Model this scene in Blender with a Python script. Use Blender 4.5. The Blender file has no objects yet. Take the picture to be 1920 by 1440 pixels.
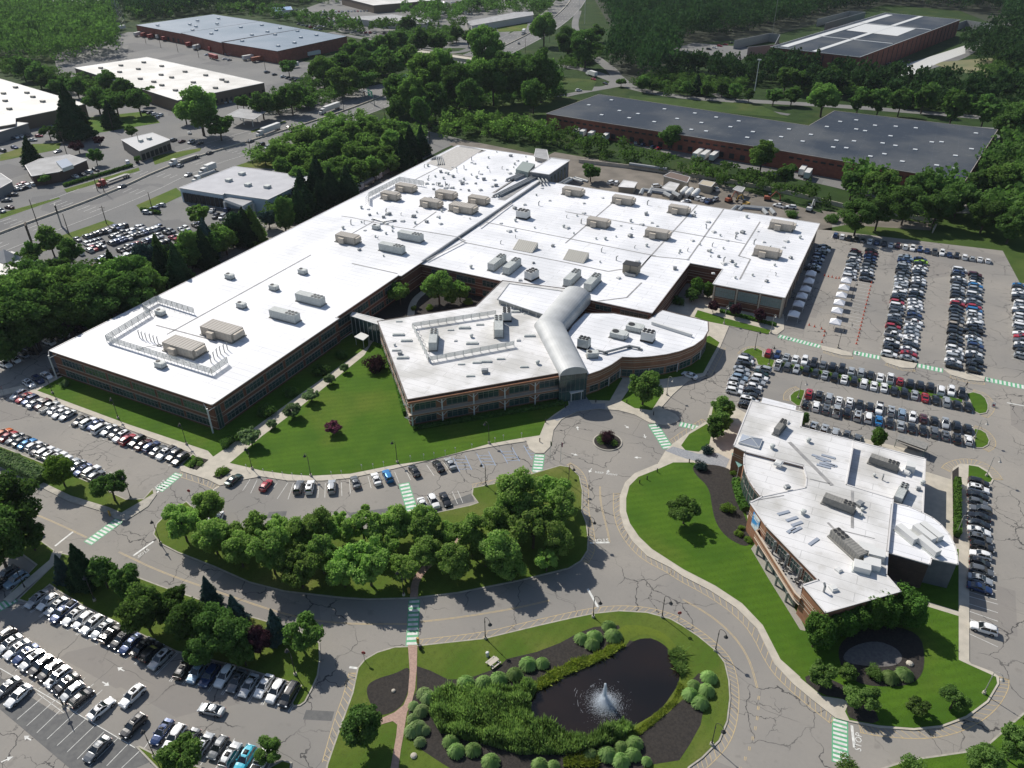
import bpy, math, random
import numpy as np
from mathutils import Vector, Matrix
random.seed(7); rng = np.random.default_rng(11)
S = bpy.context.scene
COL = S.collection
R = math.radians
# ---------------------------------------------------------------- camera geometry (metres, z up)
HC = 122.0
CAMR = np.array([[0.8932427, -0.23881264, 0.38090156],
                 [0.44955788, 0.48181545, -0.7521646],
                 [-0.00389784, 0.84310284, 0.53773824]])
FPX = 1469.0
def px(x, y, z=0.0):
    """ground position (metres) of a spot measured on the survey photograph, at height z"""
    d = CAMR @ np.array([x - 960.0, 720.0 - y, -FPX])
    t = (z - HC) / d[2]
    return (d[0] * t, d[1] * t)
def pxs(l, z=0.0): return [px(x, y, z) for x, y in l]
def mpp(x, y):
    """metres per photo pixel at a ground spot (across the view)"""
    X, Y = px(x, y); return math.sqrt(X * X + Y * Y + HC * HC) / math.hypot(FPX, math.hypot(x - 960, y - 720))
def toimg(X, Y, Z):
    c = CAMR.T @ np.array([X, Y, Z - HC]); return (960 + FPX * c[0] / -c[2], 720 - FPX * c[1] / -c[2])
# ---------------------------------------------------------------- materials
MATS = {}
def mat(name, col, rough=.8, col2=None, nscale=.3, nlo=.35, nhi=.65, metal=0, bump=0, bscale=5, spec=.5, coat=0, world=False, trans=0, emit=None, objrand=0, detail=4):
    if name in MATS: return MATS[name]
    m = bpy.data.materials.new(name); m.use_nodes = True; nt = m.node_tree; N = nt.nodes; L = nt.links
    b = N['Principled BSDF']; b.inputs['Roughness'].default_value = rough; b.inputs['Metallic'].default_value = metal
    b.inputs['Specular IOR Level'].default_value = spec; b.inputs['Base Color'].default_value = (*col, 1)
    if coat: b.inputs['Coat Weight'].default_value = coat; b.inputs['Coat Roughness'].default_value = .05
    tc = None
    def coord():
        nonlocal tc
        if tc is None:
            if world: g = N.new('ShaderNodeNewGeometry'); tc = g.outputs['Position']
            else: g = N.new('ShaderNodeTexCoord'); tc = g.outputs['Object']
        return tc
    if col2 is not None:
        n = N.new('ShaderNodeTexNoise'); n.inputs['Scale'].default_value = nscale; n.inputs['Detail'].default_value = detail
        L.new(coord(), n.inputs['Vector'])
        mr = N.new('ShaderNodeMapRange'); mr.inputs['From Min'].default_value = nlo; mr.inputs['From Max'].default_value = nhi
        L.new(n.outputs['Fac'], mr.inputs['Value'])
        mx = N.new('ShaderNodeMix'); mx.data_type = 'RGBA'; mx.inputs['A'].default_value = (*col, 1); mx.inputs['B'].default_value = (*col2, 1)
        L.new(mr.outputs['Result'], mx.inputs['Factor']); out = mx.outputs['Result']
        L.new(out, b.inputs['Base Color'])
    if bump:
        n = N.new('ShaderNodeTexNoise'); n.inputs['Scale'].default_value = bscale; L.new(coord(), n.inputs['Vector'])
        bp = N.new('ShaderNodeBump'); bp.inputs['Strength'].default_value = bump; bp.inputs['Distance'].default_value = .1
        L.new(n.outputs['Fac'], bp.inputs['Height']); L.new(bp.outputs['Normal'], b.inputs['Normal'])
    MATS[name] = m
    return m
def asphalt(name, col, col2, crack=.35, seal=(.03, .03, .032), cell=.085, patch=True, width=.013):
    m = bpy.data.materials.new(name); m.use_nodes = True; nt = m.node_tree; N = nt.nodes; L = nt.links
    b = N['Principled BSDF']; b.inputs['Roughness'].default_value = .9; b.inputs['Specular IOR Level'].default_value = .25
    g = N.new('ShaderNodeNewGeometry')
    def noise(sc, det=3):
        n = N.new('ShaderNodeTexNoise'); n.inputs['Scale'].default_value = sc; n.inputs['Detail'].default_value = det; L.new(g.outputs['Position'], n.inputs['Vector']); return n
    def rangeof(s, a, c, d=0, e=1):
        r = N.new('ShaderNodeMapRange'); r.inputs['From Min'].default_value = a; r.inputs['From Max'].default_value = c
        r.inputs['To Min'].default_value = d; r.inputs['To Max'].default_value = e; L.new(s, r.inputs['Value']); return r.outputs['Result']
    def mix(f, a, c):
        x = N.new('ShaderNodeMix'); x.data_type = 'RGBA'
        if isinstance(f, float): x.inputs['Factor'].default_value = f
        else: L.new(f, x.inputs['Factor'])
        for k, v in (('A', a), ('B', c)):
            if isinstance(v, tuple): x.inputs[k].default_value = (*v, 1)
            else: L.new(v, x.inputs[k])
        return x.outputs['Result']
    base = mix(rangeof(noise(.035, 5).outputs['Fac'], .35, .65), col, col2)
    base = mix(rangeof(noise(1.5, 4).outputs['Fac'], .3, .8, 0, .28), base, (col[0] * .72, col[1] * .72, col[2] * .74))
    base = mix(rangeof(noise(.55, 2).outputs['Fac'], .62, .74, 0, .45), base, (col[0] * .6, col[1] * .6, col[2] * .62))
    # resurfaced rectangular patches
    if patch:
        v = N.new('ShaderNodeTexVoronoi'); v.distance = 'CHEBYCHEV'; v.inputs['Scale'].default_value = .035; v.inputs['Randomness'].default_value = .9
        L.new(g.outputs['Position'], v.inputs['Vector'])
        sp = N.new('ShaderNodeSeparateColor'); L.new(v.outputs['Color'], sp.inputs['Color'])
        base = mix(rangeof(sp.outputs['Red'], .78, .785, 0, .42), base, (col[0] * .62, col[1] * .62, col[2] * .66))
    # tar-sealed cracks: two wandering networks
    for sc, amp, lo, w in ((cell, 3.2, .46, width), (cell * 2.1, 1.6, .56, width * 1.6)):
        dn = noise(.22 if sc == cell else .6, 4)
        vm = N.new('ShaderNodeVectorMath'); vm.operation = 'SCALE'; vm.inputs['Scale'].default_value = amp * 2
        L.new(dn.outputs['Color'], vm.inputs[0])
        va = N.new('ShaderNodeVectorMath'); va.operation = 'ADD'; L.new(vm.outputs[0], va.inputs[0]); L.new(g.outputs['Position'], va.inputs[1])
        v = N.new('ShaderNodeTexVoronoi'); v.feature = 'DISTANCE_TO_EDGE'; v.voronoi_dimensions = '2D'; v.inputs['Scale'].default_value = sc; L.new(va.outputs[0], v.inputs['Vector'])
        line = rangeof(v.outputs['Distance'], w * .55, w * .9, 1, 0)
        mask = rangeof(noise(.05, 2).outputs['Fac'], lo - .04, lo + .04)
        mm = N.new('ShaderNodeMath'); mm.operation = 'MULTIPLY'; L.new(line, mm.inputs[0]); L.new(mask, mm.inputs[1])
        m2 = N.new('ShaderNodeMath'); m2.operation = 'MULTIPLY'; L.new(mm.outputs[0], m2.inputs[0]); m2.inputs[1].default_value = crack
        base = mix(m2.outputs[0], base, seal)
    # straight paving joints, worn in and out
    dj = noise(.3, 2); vm = N.new('ShaderNodeVectorMath'); vm.operation = 'SCALE'; vm.inputs['Scale'].default_value = .9; L.new(dj.outputs['Color'], vm.inputs[0]); va = N.new('ShaderNodeVectorMath'); va.operation = 'ADD'; L.new(vm.outputs[0], va.inputs[0]); L.new(g.outputs['Position'], va.inputs[1])
    bt = N.new('ShaderNodeTexBrick'); bt.inputs['Scale'].default_value = 1; bt.inputs['Brick Width'].default_value = 31; bt.inputs['Row Height'].default_value = 7.4; bt.inputs['Mortar Size'].default_value = .045; bt.inputs['Mortar Smooth'].default_value = 0; L.new(va.outputs[0], bt.inputs['Vector'])
    mj = N.new('ShaderNodeMath'); mj.operation = 'MULTIPLY'; L.new(bt.outputs['Fac'], mj.inputs[0]); L.new(rangeof(noise(.04, 2).outputs['Fac'], .5, .56, 0, crack * .7), mj.inputs[1])
    base = mix(mj.outputs[0], base, (.05, .05, .05))
    L.new(base, b.inputs['Base Color'])
    MATS[name] = m; return m
def grassmat(name, c1, c2, c3, stripe=0.0, ang=0.5):
    m = bpy.data.materials.new(name); m.use_nodes = True; nt = m.node_tree; N = nt.nodes; L = nt.links
    b = N['Principled BSDF']; b.inputs['Roughness'].default_value = .95; b.inputs['Specular IOR Level'].default_value = .15
    g = N.new('ShaderNodeNewGeometry'); cur = None
    def mixn(a, c, sc, lo, hi, det=5):
        n = N.new('ShaderNodeTexNoise'); n.inputs['Scale'].default_value = sc; n.inputs['Detail'].default_value = det; L.new(g.outputs['Position'], n.inputs['Vector'])
        r = N.new('ShaderNodeMapRange'); r.inputs['From Min'].default_value = lo; r.inputs['From Max'].default_value = hi; L.new(n.outputs['Fac'], r.inputs['Value'])
        x = N.new('ShaderNodeMix'); x.data_type = 'RGBA'; L.new(r.outputs['Result'], x.inputs['Factor'])
        for k, v in (('A', a), ('B', c)):
            if isinstance(v, tuple): x.inputs[k].default_value = (*v, 1)
            else: L.new(v, x.inputs[k])
        return x.outputs['Result']
    o = mixn(c1, c2, .12, .38, .64); o = mixn(o, c3, .045, .52, .72, 6); o = mixn(o, tuple(v * .6 for v in c1), 2.5, .5, .85, 3)
    if stripe:
        w = N.new('ShaderNodeTexWave'); w.inputs['Scale'].default_value = .16; w.inputs['Distortion'].default_value = 1.0
        mp = N.new('ShaderNodeMapping'); mp.inputs['Rotation'].default_value = (0, 0, ang); L.new(g.outputs['Position'], mp.inputs['Vector']); L.new(mp.outputs[0], w.inputs['Vector'])
        r = N.new('ShaderNodeMath'); r.operation = 'MULTIPLY'; r.inputs[1].default_value = stripe; L.new(w.outputs['Fac'], r.inputs[0])
        x = N.new('ShaderNodeMix'); x.data_type = 'RGBA'; L.new(r.outputs[0], x.inputs['Factor']); L.new(o, x.inputs['A']); x.inputs['B'].default_value = (*[v * .55 for v in c1], 1); o = x.outputs['Result']
    L.new(o, b.inputs['Base Color'])
    n = N.new('ShaderNodeTexNoise'); n.inputs['Scale'].default_value = 6; L.new(g.outputs['Position'], n.inputs['Vector'])
    bp = N.new('ShaderNodeBump'); bp.inputs['Strength'].default_value = .6; bp.inputs['Distance'].default_value = .15; L.new(n.outputs['Fac'], bp.inputs['Height']); L.new(bp.outputs['Normal'], b.inputs['Normal'])
    MATS[name] = m; return m
def leafmat(name, c1, c2, trans=.35):
    m = bpy.data.materials.new(name); m.use_nodes = True; nt = m.node_tree; N = nt.nodes; L = nt.links
    N.remove(N['Principled BSDF']); out = N['Material Output']
    oi = N.new('ShaderNodeObjectInfo'); tc = N.new('ShaderNodeNewGeometry')
    n = N.new('ShaderNodeTexNoise'); n.inputs['Scale'].default_value = .9; n.inputs['Detail'].default_value = 3; L.new(tc.outputs['Position'], n.inputs['Vector'])
    r = N.new('ShaderNodeMapRange'); r.inputs['From Min'].default_value = .33; r.inputs['From Max'].default_value = .67; L.new(n.outputs['Fac'], r.inputs['Value'])
    x = N.new('ShaderNodeMix'); x.data_type = 'RGBA'; x.inputs['A'].default_value = (*c1, 1); x.inputs['B'].default_value = (*c2, 1); L.new(r.outputs['Result'], x.inputs['Factor'])
    hs = N.new('ShaderNodeHueSaturation')
    h = N.new('ShaderNodeMapRange'); h.inputs['To Min'].default_value = .495; h.inputs['To Max'].default_value = .508; L.new(oi.outputs['Random'], h.inputs['Value']); L.new(h.outputs['Result'], hs.inputs['Hue'])
    v = N.new('ShaderNodeMapRange'); v.inputs['To Min'].default_value = .82; v.inputs['To Max'].default_value = 1.18; L.new(oi.outputs['Random'], v.inputs['Value']); 
    n2 = N.new('ShaderNodeTexNoise'); n2.inputs['Scale'].default_value = .07; n2.inputs['Detail'].default_value = 2; L.new(tc.outputs['Position'], n2.inputs['Vector'])
    r2 = N.new('ShaderNodeMapRange'); r2.inputs['From Min'].default_value = .3; r2.inputs['From Max'].default_value = .7; r2.inputs['To Min'].default_value = .78; r2.inputs['To Max'].default_value = 1.3; L.new(n2.outputs['Fac'], r2.inputs['Value'])
    vmul = N.new('ShaderNodeMath'); vmul.operation = 'MULTIPLY'; L.new(v.outputs['Result'], vmul.inputs[0]); L.new(r2.outputs['Result'], vmul.inputs[1]); L.new(vmul.outputs[0], hs.inputs['Value'])
    L.new(x.outputs['Result'], hs.inputs['Color'])
    d = N.new('ShaderNodeBsdfDiffuse'); t = N.new('ShaderNodeBsdfTranslucent'); L.new(hs.outputs['Color'], d.inputs['Color'])
    br = N.new('ShaderNodeMix'); br.data_type = 'RGBA'; br.blend_type = 'MULTIPLY'; br.inputs['Factor'].default_value = 1; L.new(hs.outputs['Color'], br.inputs['A']); br.inputs['B'].default_value = (1.05, 1.25, .8, 1)
    L.new(br.outputs['Result'], t.inputs['Color'])
    ms = N.new('ShaderNodeMixShader'); ms.inputs[0].default_value = trans; L.new(d.outputs[0], ms.inputs[1]); L.new(t.outputs[0], ms.inputs[2]); L.new(ms.outputs[0], out.inputs['Surface'])
    MATS[name] = m; return m
# ---------------------------------------------------------------- mesh builder
def ccw(p):
    a = sum(p[i][0] * p[(i + 1) % len(p)][1] - p[(i + 1) % len(p)][0] * p[i][1] for i in range(len(p)))
    return list(p) if a > 0 else list(p)[::-1]
class MB:
    def __init__(s): s.v = []; s.f = []; s.m = []
    def face(s, pts, m=0):
        i = len(s.v); s.v += [tuple(map(float, p)) for p in pts]; s.f.append(tuple(range(i, i + len(pts)))); s.m.append(m); return s
    def poly(s, pts, z, m=0): return s.face([(x, y, z) for x, y in ccw(pts)], m)
    def prism(s, pts, z0, z1, ms=0, mt=None, bottom=False):
        p = ccw(pts); n = len(p); i = len(s.v); s.v += [(float(x), float(y), z0) for x, y in p] + [(float(x), float(y), z1) for x, y in p]
        for k in range(n): s.f.append((i + k, i + (k + 1) % n, i + n + (k + 1) % n, i + n + k)); s.m.append(ms)
        s.f.append(tuple(i + n + k for k in range(n))); s.m.append(ms if mt is None else mt)
        if bottom: s.f.append(tuple(i + n - 1 - k for k in range(n))); s.m.append(ms)
        return s
    def box(s, c, d, rz=0, m=0, mt=None, taper=1.0):
        ca, sa = math.cos(rz), math.sin(rz); i = len(s.v)
        for sz in (-1, 1):
            t = taper if sz > 0 else 1
            for sx, sy in ((-1, -1), (1, -1), (1, 1), (-1, 1)):
                x, y = sx * d[0] / 2 * t, sy * d[1] / 2 * t; s.v.append((c[0] + x * ca - y * sa, c[1] + x * sa + y * ca, c[2] + sz * d[2] / 2))
        for f in ((0, 3, 2, 1), (0, 1, 5, 4), (1, 2, 6, 5), (2, 3, 7, 6), (3, 0, 4, 7)): s.f.append(tuple(i + k for k in f)); s.m.append(m)
        s.f.append((i + 4, i + 5, i + 6, i + 7)); s.m.append(m if mt is None else mt); return s
    def tube(s, a, b, r0, r1=None, n=6, m=0, cap=True):
        a = Vector(a); b = Vector(b); r1 = r0 if r1 is None else r1; d = (b - a)
        if d.length < 1e-6: return s
        d.normalize(); u = d.orthogonal().normalized(); w = d.cross(u); i = len(s.v)
        for p, r in ((a, r0), (b, r1)):
            for k in range(n): t = 2 * math.pi * k / n; s.v.append(tuple(p + u * (r * math.cos(t)) + w * (r * math.sin(t))))
        for k in range(n): s.f.append((i + k, i + (k + 1) % n, i + n + (k + 1) % n, i + n + k)); s.m.append(m)
        if cap: s.f.append(tuple(i + n + k for k in range(n))); s.m.append(m); s.f.append(tuple(i + n - 1 - k for k in range(n))); s.m.append(m)
        return s
    def path(s, pts, r, n=6, m=0):
        for a, b in zip(pts, pts[1:]): s.tube(a, b, r, r, n, m)
        return s
    def ball(s, c, r, n=8, k=5, m=0, sz=1.0):
        i = len(s.v)
        for a in range(k + 1):
            th = math.pi * a / k
            for q in range(n): ph = 2 * math.pi * q / n; s.v.append((c[0] + r * math.sin(th) * math.cos(ph), c[1] + r * math.sin(th) * math.sin(ph), c[2] + r * sz * math.cos(th)))
        for a in range(k):
            for q in range(n): s.f.append((i + a * n + q, i + (a + 1) * n + q, i + (a + 1) * n + (q + 1) % n, i + a * n + (q + 1) % n)); s.m.append(m)
        return s
    def mesh(s, name, mats, smooth=False):
        me = bpy.data.meshes.new(name); me.from_pydata(s.v, [], s.f)
        for x in (mats if isinstance(mats, (list, tuple)) else [mats]): me.materials.append(x)
        me.polygons.foreach_set('material_index', s.m)
        if smooth: me.polygons.foreach_set('use_smooth', [True] * len(s.f))
        me.update(); return me
    def build(s, name, mats, parent=None, smooth=False, loc=None, rz=0):
        o = bpy.data.objects.new(name, s.mesh(name, mats, smooth)); COL.objects.link(o)
        if loc is not None: o.location = loc
        o.rotation_euler.z = rz
        if parent is not None: o.parent = parent
        return o
def tag(o, label=None, cat=None, group=None, kind=None):
    if label: o['label'] = label
    if cat: o['category'] = cat
    if group: o['group'] = group
    if kind: o['kind'] = kind
    return o
def empty(name, loc=(0, 0, 0), rz=0, label=None, cat=None, group=None):
    o = bpy.data.objects.new(name, None); COL.objects.link(o); o.location = loc; o.rotation_euler.z = rz; o.empty_display_size = .5
    return tag(o, label, cat, group)
def link(me, name, parent=None, loc=(0, 0, 0), rz=0, sc=None):
    o = bpy.data.objects.new(name, me); COL.objects.link(o); o.location = loc; o.rotation_euler.z = rz
    if sc is not None: o.scale = sc
    if parent is not None: o.parent = parent
    return o
def copytree(o, parent=None):
    c = o.copy(); COL.objects.link(c)
    if parent is not None: c.parent = parent
    for ch in o.children: copytree(ch, c)
    return c
def struct(o): o['kind'] = 'structure'; return o
def nth(k):
    return f"{k}{'th' if 10 <= k % 100 <= 20 else {1: 'st', 2: 'nd', 3: 'rd'}.get(k % 10, 'th')}"
def resample(p, step):
    out = [p[0]]; 
    for a, b in zip(p, p[1:]):
        L = math.dist(a, b); n = max(1, int(round(L / step)))
        out += [(a[0] + (b[0] - a[0]) * k / n, a[1] + (b[1] - a[1]) * k / n) for k in range(1, n + 1)]
    return out
def smoothline(p, it=2, closed=False):
    for _ in range(it):
        q = [] if closed else [p[0]]
        r = list(zip(p, p[1:] + (p[:1] if closed else [])))
        for a, b in (r if closed else zip(p, p[1:])):
            q += [(a[0] * .75 + b[0] * .25, a[1] * .75 + b[1] * .25), (a[0] * .25 + b[0] * .75, a[1] * .25 + b[1] * .75)]
        if not closed: q.append(p[-1])
        p = q
    return p
def offset(p, d):
    out = []
    for i in range(len(p)):
        a = p[max(0, i - 1)]; b = p[min(len(p) - 1, i + 1)]; dx, dy = b[0] - a[0], b[1] - a[1]; L = math.hypot(dx, dy) or 1
        out.append((p[i][0] - dy / L * d, p[i][1] + dx / L * d))
    return out
def inset(p, d):
    p = ccw(p); n = len(p); out = []
    for i in range(n):
        a, b, c = p[i - 1], p[i], p[(i + 1) % n]
        u = Vector((b[0] - a[0], b[1] - a[1])); w = Vector((c[0] - b[0], c[1] - b[1]))
        if u.length < 1e-6 or w.length < 1e-6: out.append(b); continue
        u.normalize(); w.normalize(); n1 = Vector((-u.y, u.x)); n2 = Vector((-w.y, w.x)); m = n1 + n2
        k = m.length_squared
        m = m * (2 / k) if k > .3 else n1
        out.append((b[0] + m.x * d, b[1] + m.y * d))
    return out
def strip(mb, line, w, z, m=0):
    a = offset(line, w / 2); b = offset(line, -w / 2)
    for i in range(len(line) - 1): mb.face([(*a[i], z), (*b[i], z), (*b[i + 1], z), (*a[i + 1], z)], m)
    return mb
SUNS, SKYS, EXPO, HAZE = 4.8, .095, .06, .000035
# ================================================================ ground, roads, lots
M_ASPH = asphalt('asphalt_lot', (.30, .278, .245), (.225, .215, .198), crack=.8, width=.011)
M_ASPH2 = asphalt('asphalt_road', (.17, .17, .165), (.21, .205, .195), crack=.15)
M_CONC = mat('concrete', (.50, .455, .375), .85, (.41, .375, .31), .5, world=True, bump=.1)
M_KERB = mat('kerb', (.42, .39, .33), .85, (.3, .28, .24), .8, world=True)
M_PAVE = mat('slate_paving', (.30, .31, .32), .8, (.22, .23, .25), 3, world=True)
M_BRICKP = mat('brick_path', (.40, .27, .21), .85, (.30, .20, .16), 3, world=True)
M_MULCH = mat('mulch', (.019, .016, .014), .95, (.036, .030, .025), 2.5, world=True, bump=.8, bscale=8)
M_DIRT = mat('dirt', (.20, .175, .145), .95, (.13, .115, .095), .12, world=True, bump=.3)
M_GRASS = grassmat('lawn', (.075, .150, .013), (.052, .118, .011), (.115, .155, .022), .26, .9)
M_GRASS2 = grassmat('lawn_dry', (.105, .145, .024), (.070, .125, .016), (.18, .17, .055), .15, .2)
M_FIELD = grassmat('rough_grass', (.030, .060, .014), (.020, .042, .010), (.055, .075, .022))
M_WHITE = mat('paint_white', (.72, .72, .68), .7, (.5, .5, .47), 1.2, world=True)
M_YEL = mat('paint_yellow', (.52, .39, .19), .7, (.40, .32, .20), 1.2, world=True)
M_GREENP = mat('paint_green', (.08, .36, .17), .7, (.14, .36, .2), .8, world=True)
M_BLUEP = mat('paint_blue', (.25, .36, .55), .7)
M_WATER = mat('pond_water', (.008, .007, .006), .08, (.018, .012, .009), .08, world=True, bump=.12, bscale=1.6, spec=.5)
M_DARKPATCH = mat('new_asphalt', (.10, .10, .10), .85, (.13, .13, .125), 1, world=True)

def sheet(name, pts, z, m): return struct(MB().poly(pts, z).build(name, m))
def island(name, pts, gm, grass=None, kerb=.28, h=.15):
    b = MB().prism(pts, -.02, h, 0); o = struct(b.build(name, M_KERB))
    if gm is not None: sheet('lawn', inset(pts, kerb) if grass is None else grass, h + .02, gm)
    return o
sheet('ground', [(-2600, -300), (1800, -300), (1800, 3200), (-2600, 3200)], -.10, M_FIELD)
sheet('parking_lot_asphalt', [(-420, -60), (160, -60), (160, 396), (24, 396), (-26, 352), (-26, 330), (-232, 330), (-238, 300), (-238, 128), (-420, 112)], 0, M_ASPH)
# --- office front: sidewalks, plaza
FRONT = [(-40, 742), (38, 724), (119, 701), (240, 640), (700, 560), (1360, 560), (1470, 590), (1470, 618), (1457, 628), (1367, 612), (1351, 650), (1322, 705), (1290, 715),
 (1262, 740), (1240, 765), (1267, 777), (1275, 787), (1267, 793), (1250, 798), (1217, 793), (1190, 778), (1160, 770), (1123, 767), (1083, 772), (1053, 787), (1038, 807), (1033, 837), (1020, 850), (1003, 850), (993, 843), (987, 828),
 (940, 835), (873, 847), (807, 863), (737, 880), (657, 897), (607, 902), (540, 902), (490, 894), (440, 903), (422, 909), (412, 911), (390, 900), (340, 884), (337, 876), (342, 872), (362, 851), (150, 772), (44, 732), (-40, 754)]
struct(MB().prism(pxs(FRONT), -.02, .15, 0).build('sidewalk', M_CONC))
LAWN1 = [(431, 869), (492, 818), (543, 780), (683, 667), (700, 640), (1040, 640), (1060, 690), (1063, 738), (1066, 760), (1040, 777), (1023, 790), (1012, 817), (973, 823), (917, 833), (857, 850), (803, 864), (743, 872), (657, 889), (582, 893), (540, 890), (490, 883), (462, 876)]
sheet('front_lawn', pxs(LAWN1), .17, M_GRASS)
sheet('lawn', pxs([(70, 733), (122, 704), (160, 690), (420, 780), (700, 600), (690, 650), (563, 740), (447, 825), (400, 857), (390, 846), (240, 796)]), .17, M_GRASS)
sheet('lawn', pxs([(1098, 743), (1153, 703), (1167, 710), (1143, 752), (1103, 751)]), .17, M_GRASS)
sheet('lawn', pxs([(1165, 752), (1185, 722), (1210, 728), (1240, 742), (1222, 770), (1190, 766)]), .17, M_GRASS)
sheet('lawn', pxs([(1175, 690), (1330, 630), (1349, 643), (1318, 700), (1240, 712), (1200, 712)]), .17, M_GRASS)
sheet('lawn', pxs([(1302, 595), (1308, 582), (1355, 596), (1445, 620), (1440, 627), (1385, 615), (1330, 604)]), .17, M_GRASS)
sheet('lawn', pxs([(342, 872), (362, 853), (367, 857), (352, 877)]), .18, M_GRASS)
sheet('slate_plaza', pxs([(1068, 737), (1092, 737), (1110, 758), (1135, 757), (1135, 768), (1123, 767), (1083, 772), (1060, 782), (1045, 790), (1033, 785), (1045, 777), (1068, 760)]), .17, M_PAVE)
sheet('courtyard', pxs([(690, 600), (800, 500), (960, 520), (900, 600)]), .17, M_MULCH)
cp = smoothline([px(*p) for p in [(770, 596), (772, 575), (780, 560), (795, 548)]], 2); struct(strip(MB(), cp, 2.4, .19).build('courtyard_path', M_CONC))
def bed(pts, label, near):
    o = MB().prism(pxs(pts), .15, .22).build('flower_bed', M_MULCH); return struct(o)
bed([(352, 877), (367, 857), (391, 863), (369, 882)], '', ''); bed([(399, 895), (422, 877), (436, 882), (414, 900)], '', '')
# --- entrance circle
cx0, cy0 = px(1139, 829); cr = (px(1170.7, 829)[0] - px(1107.7, 829)[0]) / 2 * .98
def circ(cx, cy, r, n=40): return [(cx + r * math.cos(6.2832 * k / n), cy + r * math.sin(6.2832 * k / n)) for k in range(n)]
struct(MB().prism(circ(cx0, cy0, cr), -.02, .2).build('circle_kerb', M_KERB)); sheet('circle_bed', circ(cx0, cy0, cr - .35), .22, M_MULCH)
# --- grove island
GROVE = [(313, 963), (350, 940), (400, 985), (480, 1000), (700, 990), (800, 965), (880, 948), (895, 943), (884, 928), (886, 915), (947, 903), (1050, 873), (1070, 876), (1087, 893), (1093, 920), (1092, 960), (1100, 980), (1104, 1010), (1103, 1033), (1090, 1053), (1067, 1067), (973, 1090), (857, 1113), (773, 1123), (690, 1125), (640, 1122), (533, 1110), (467, 1093), (400, 1063), (333, 1037), (300, 1020), (287, 1003), (293, 983)]
island('grove_island', pxs(GROVE), M_GRASS2)
struct(strip(MB(), smoothline([px(*p) for p in [(776, 1121), (778, 1090), (800, 1062), (830, 1040), (870, 1000)]], 2), 1.6, .19).build('brick_path', M_BRICKP))
# --- pond block
PONDK = [(1250, 1500), (600, 1500), (613, 1433), (640, 1355), (660, 1300), (670, 1253), (683, 1237), (707, 1223), (740, 1213), (765, 1212), (787, 1210), (907, 1197), (1007, 1173), (1073, 1158), (1113, 1150), (1160, 1145), (1213, 1148), (1257, 1160), (1280, 1173), (1310, 1193), (1343, 1220), (1360, 1243), (1368, 1277), (1370, 1310), (1365, 1353), (1350, 1390), (1317, 1423), (1293, 1440)]
island('pond_island', pxs(PONDK), M_GRASS2)
def z8(l): return [px(640 + x / 3, 960 + y / 3) for x, y in l]
sheet('mulch_bed', smoothline(z8([(380, 870), (310, 910), (200, 940), (140, 980), (150, 1060), (200, 1130), (240, 1150), (330, 1110), (375, 1030), (385, 920)]), 2, True), .185, M_MULCH)
sheet('mulch_bed', z8([(425, 870), (500, 895), (600, 945), (700, 945), (880, 880), (930, 830), (1100, 790), (1230, 740), (1330, 685), (1420, 650), (1560, 640), (1600, 720), (1640, 730), (1740, 712), (1820, 755), (1880, 860), (1905, 960), (1850, 1040), (1800, 1110), (1640, 1230), (1700, 1240), (1920, 1060), (1990, 1060), (2040, 1100), (2020, 1200), (1960, 1310), (1900, 1400), (1740, 1425), (1560, 1500), (700, 1500), (540, 1400), (450, 1340), (370, 1260), (380, 1100), (425, 1000)]), .185, M_MULCH)
sheet('mulch_bed', z8([(1960, 960), (2010, 910), (2060, 930), (2060, 1050), (2000, 1100), (1940, 1060)]), .188, M_MULCH)
WATER = z8([(1600, 770), (1650, 722), (1740, 710), (1820, 750), (1870, 820), (1905, 900), (1900, 960), (1850, 1040), (1800, 1110), (1640, 1215), (1540, 1225), (1300, 1262), (1180, 1215), (1080, 1200), (1020, 1120), (1040, 1030), (1120, 990), (1200, 960), (1400, 880), (1530, 800)])
sheet('pond_water', smoothline(WATER, 2, True), .20, M_WATER)
M_BANK = grassmat('bank_moss', (.12, .16, .02), (.08, .12, .02), (.17, .16, .03))
sheet('pond_bank', smoothline(z8([(1560, 640), (1700, 640), (1830, 690), (1900, 780), (1960, 900), (1950, 1000), (1900, 1080), (1700, 1250), (1560, 1300), (1400, 1290), (1600, 1230), (1800, 1120), (1890, 1000), (1900, 900), (1830, 740), (1740, 690), (1640, 700), (1590, 770), (1540, 740)]), 1, True), .192, M_BANK)
PATH = [(375, 752), (428, 752), (425, 880), (415, 1000), (395, 1080), (370, 1130), (360, 1190), (350, 1260), (335, 1340), (320, 1460), (275, 1460), (295, 1340), (310, 1260), (315, 1200), (290, 1180), (220, 1200), (212, 1170), (300, 1130), (350, 1090), (375, 1030), (385, 900)]
sheet('brick_path', z8(PATH), .21, M_BRICKP)
# --- block with the pavilion building
CBLOCK = [(1247, 847), (1233, 870), (1190, 888), (1172, 905), (1162, 930), (1162, 960), (1170, 990), (1187, 1017), (1213, 1043), (1257, 1065), (1280, 1081), (1330, 1107), (1380, 1140), (1420, 1180), (1453, 1247), (1487, 1283), (1523, 1313), (1567, 1347), (1597, 1355), (1647, 1365), (1713, 1370), (1763, 1365), (1813, 1347), (1853, 1317), (1873, 1283), (1873, 1270), (1860, 1260), (1820, 1245), (1817, 1240), (1817, 960), (1814, 904), (1859, 908), (1863, 900), (1852, 883), (1834, 873), (1800, 870), (1787, 878), (1783, 900), (1735, 885), (1732, 850), (1503, 795), (1503, 772), (1412, 748), (1400, 776), (1370, 760), (1350, 745), (1335, 755), (1325, 790), (1290, 812), (1262, 832)]
struct(MB().prism(pxs(CBLOCK), -.02, .15).build('sidewalk', M_CONC))
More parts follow.
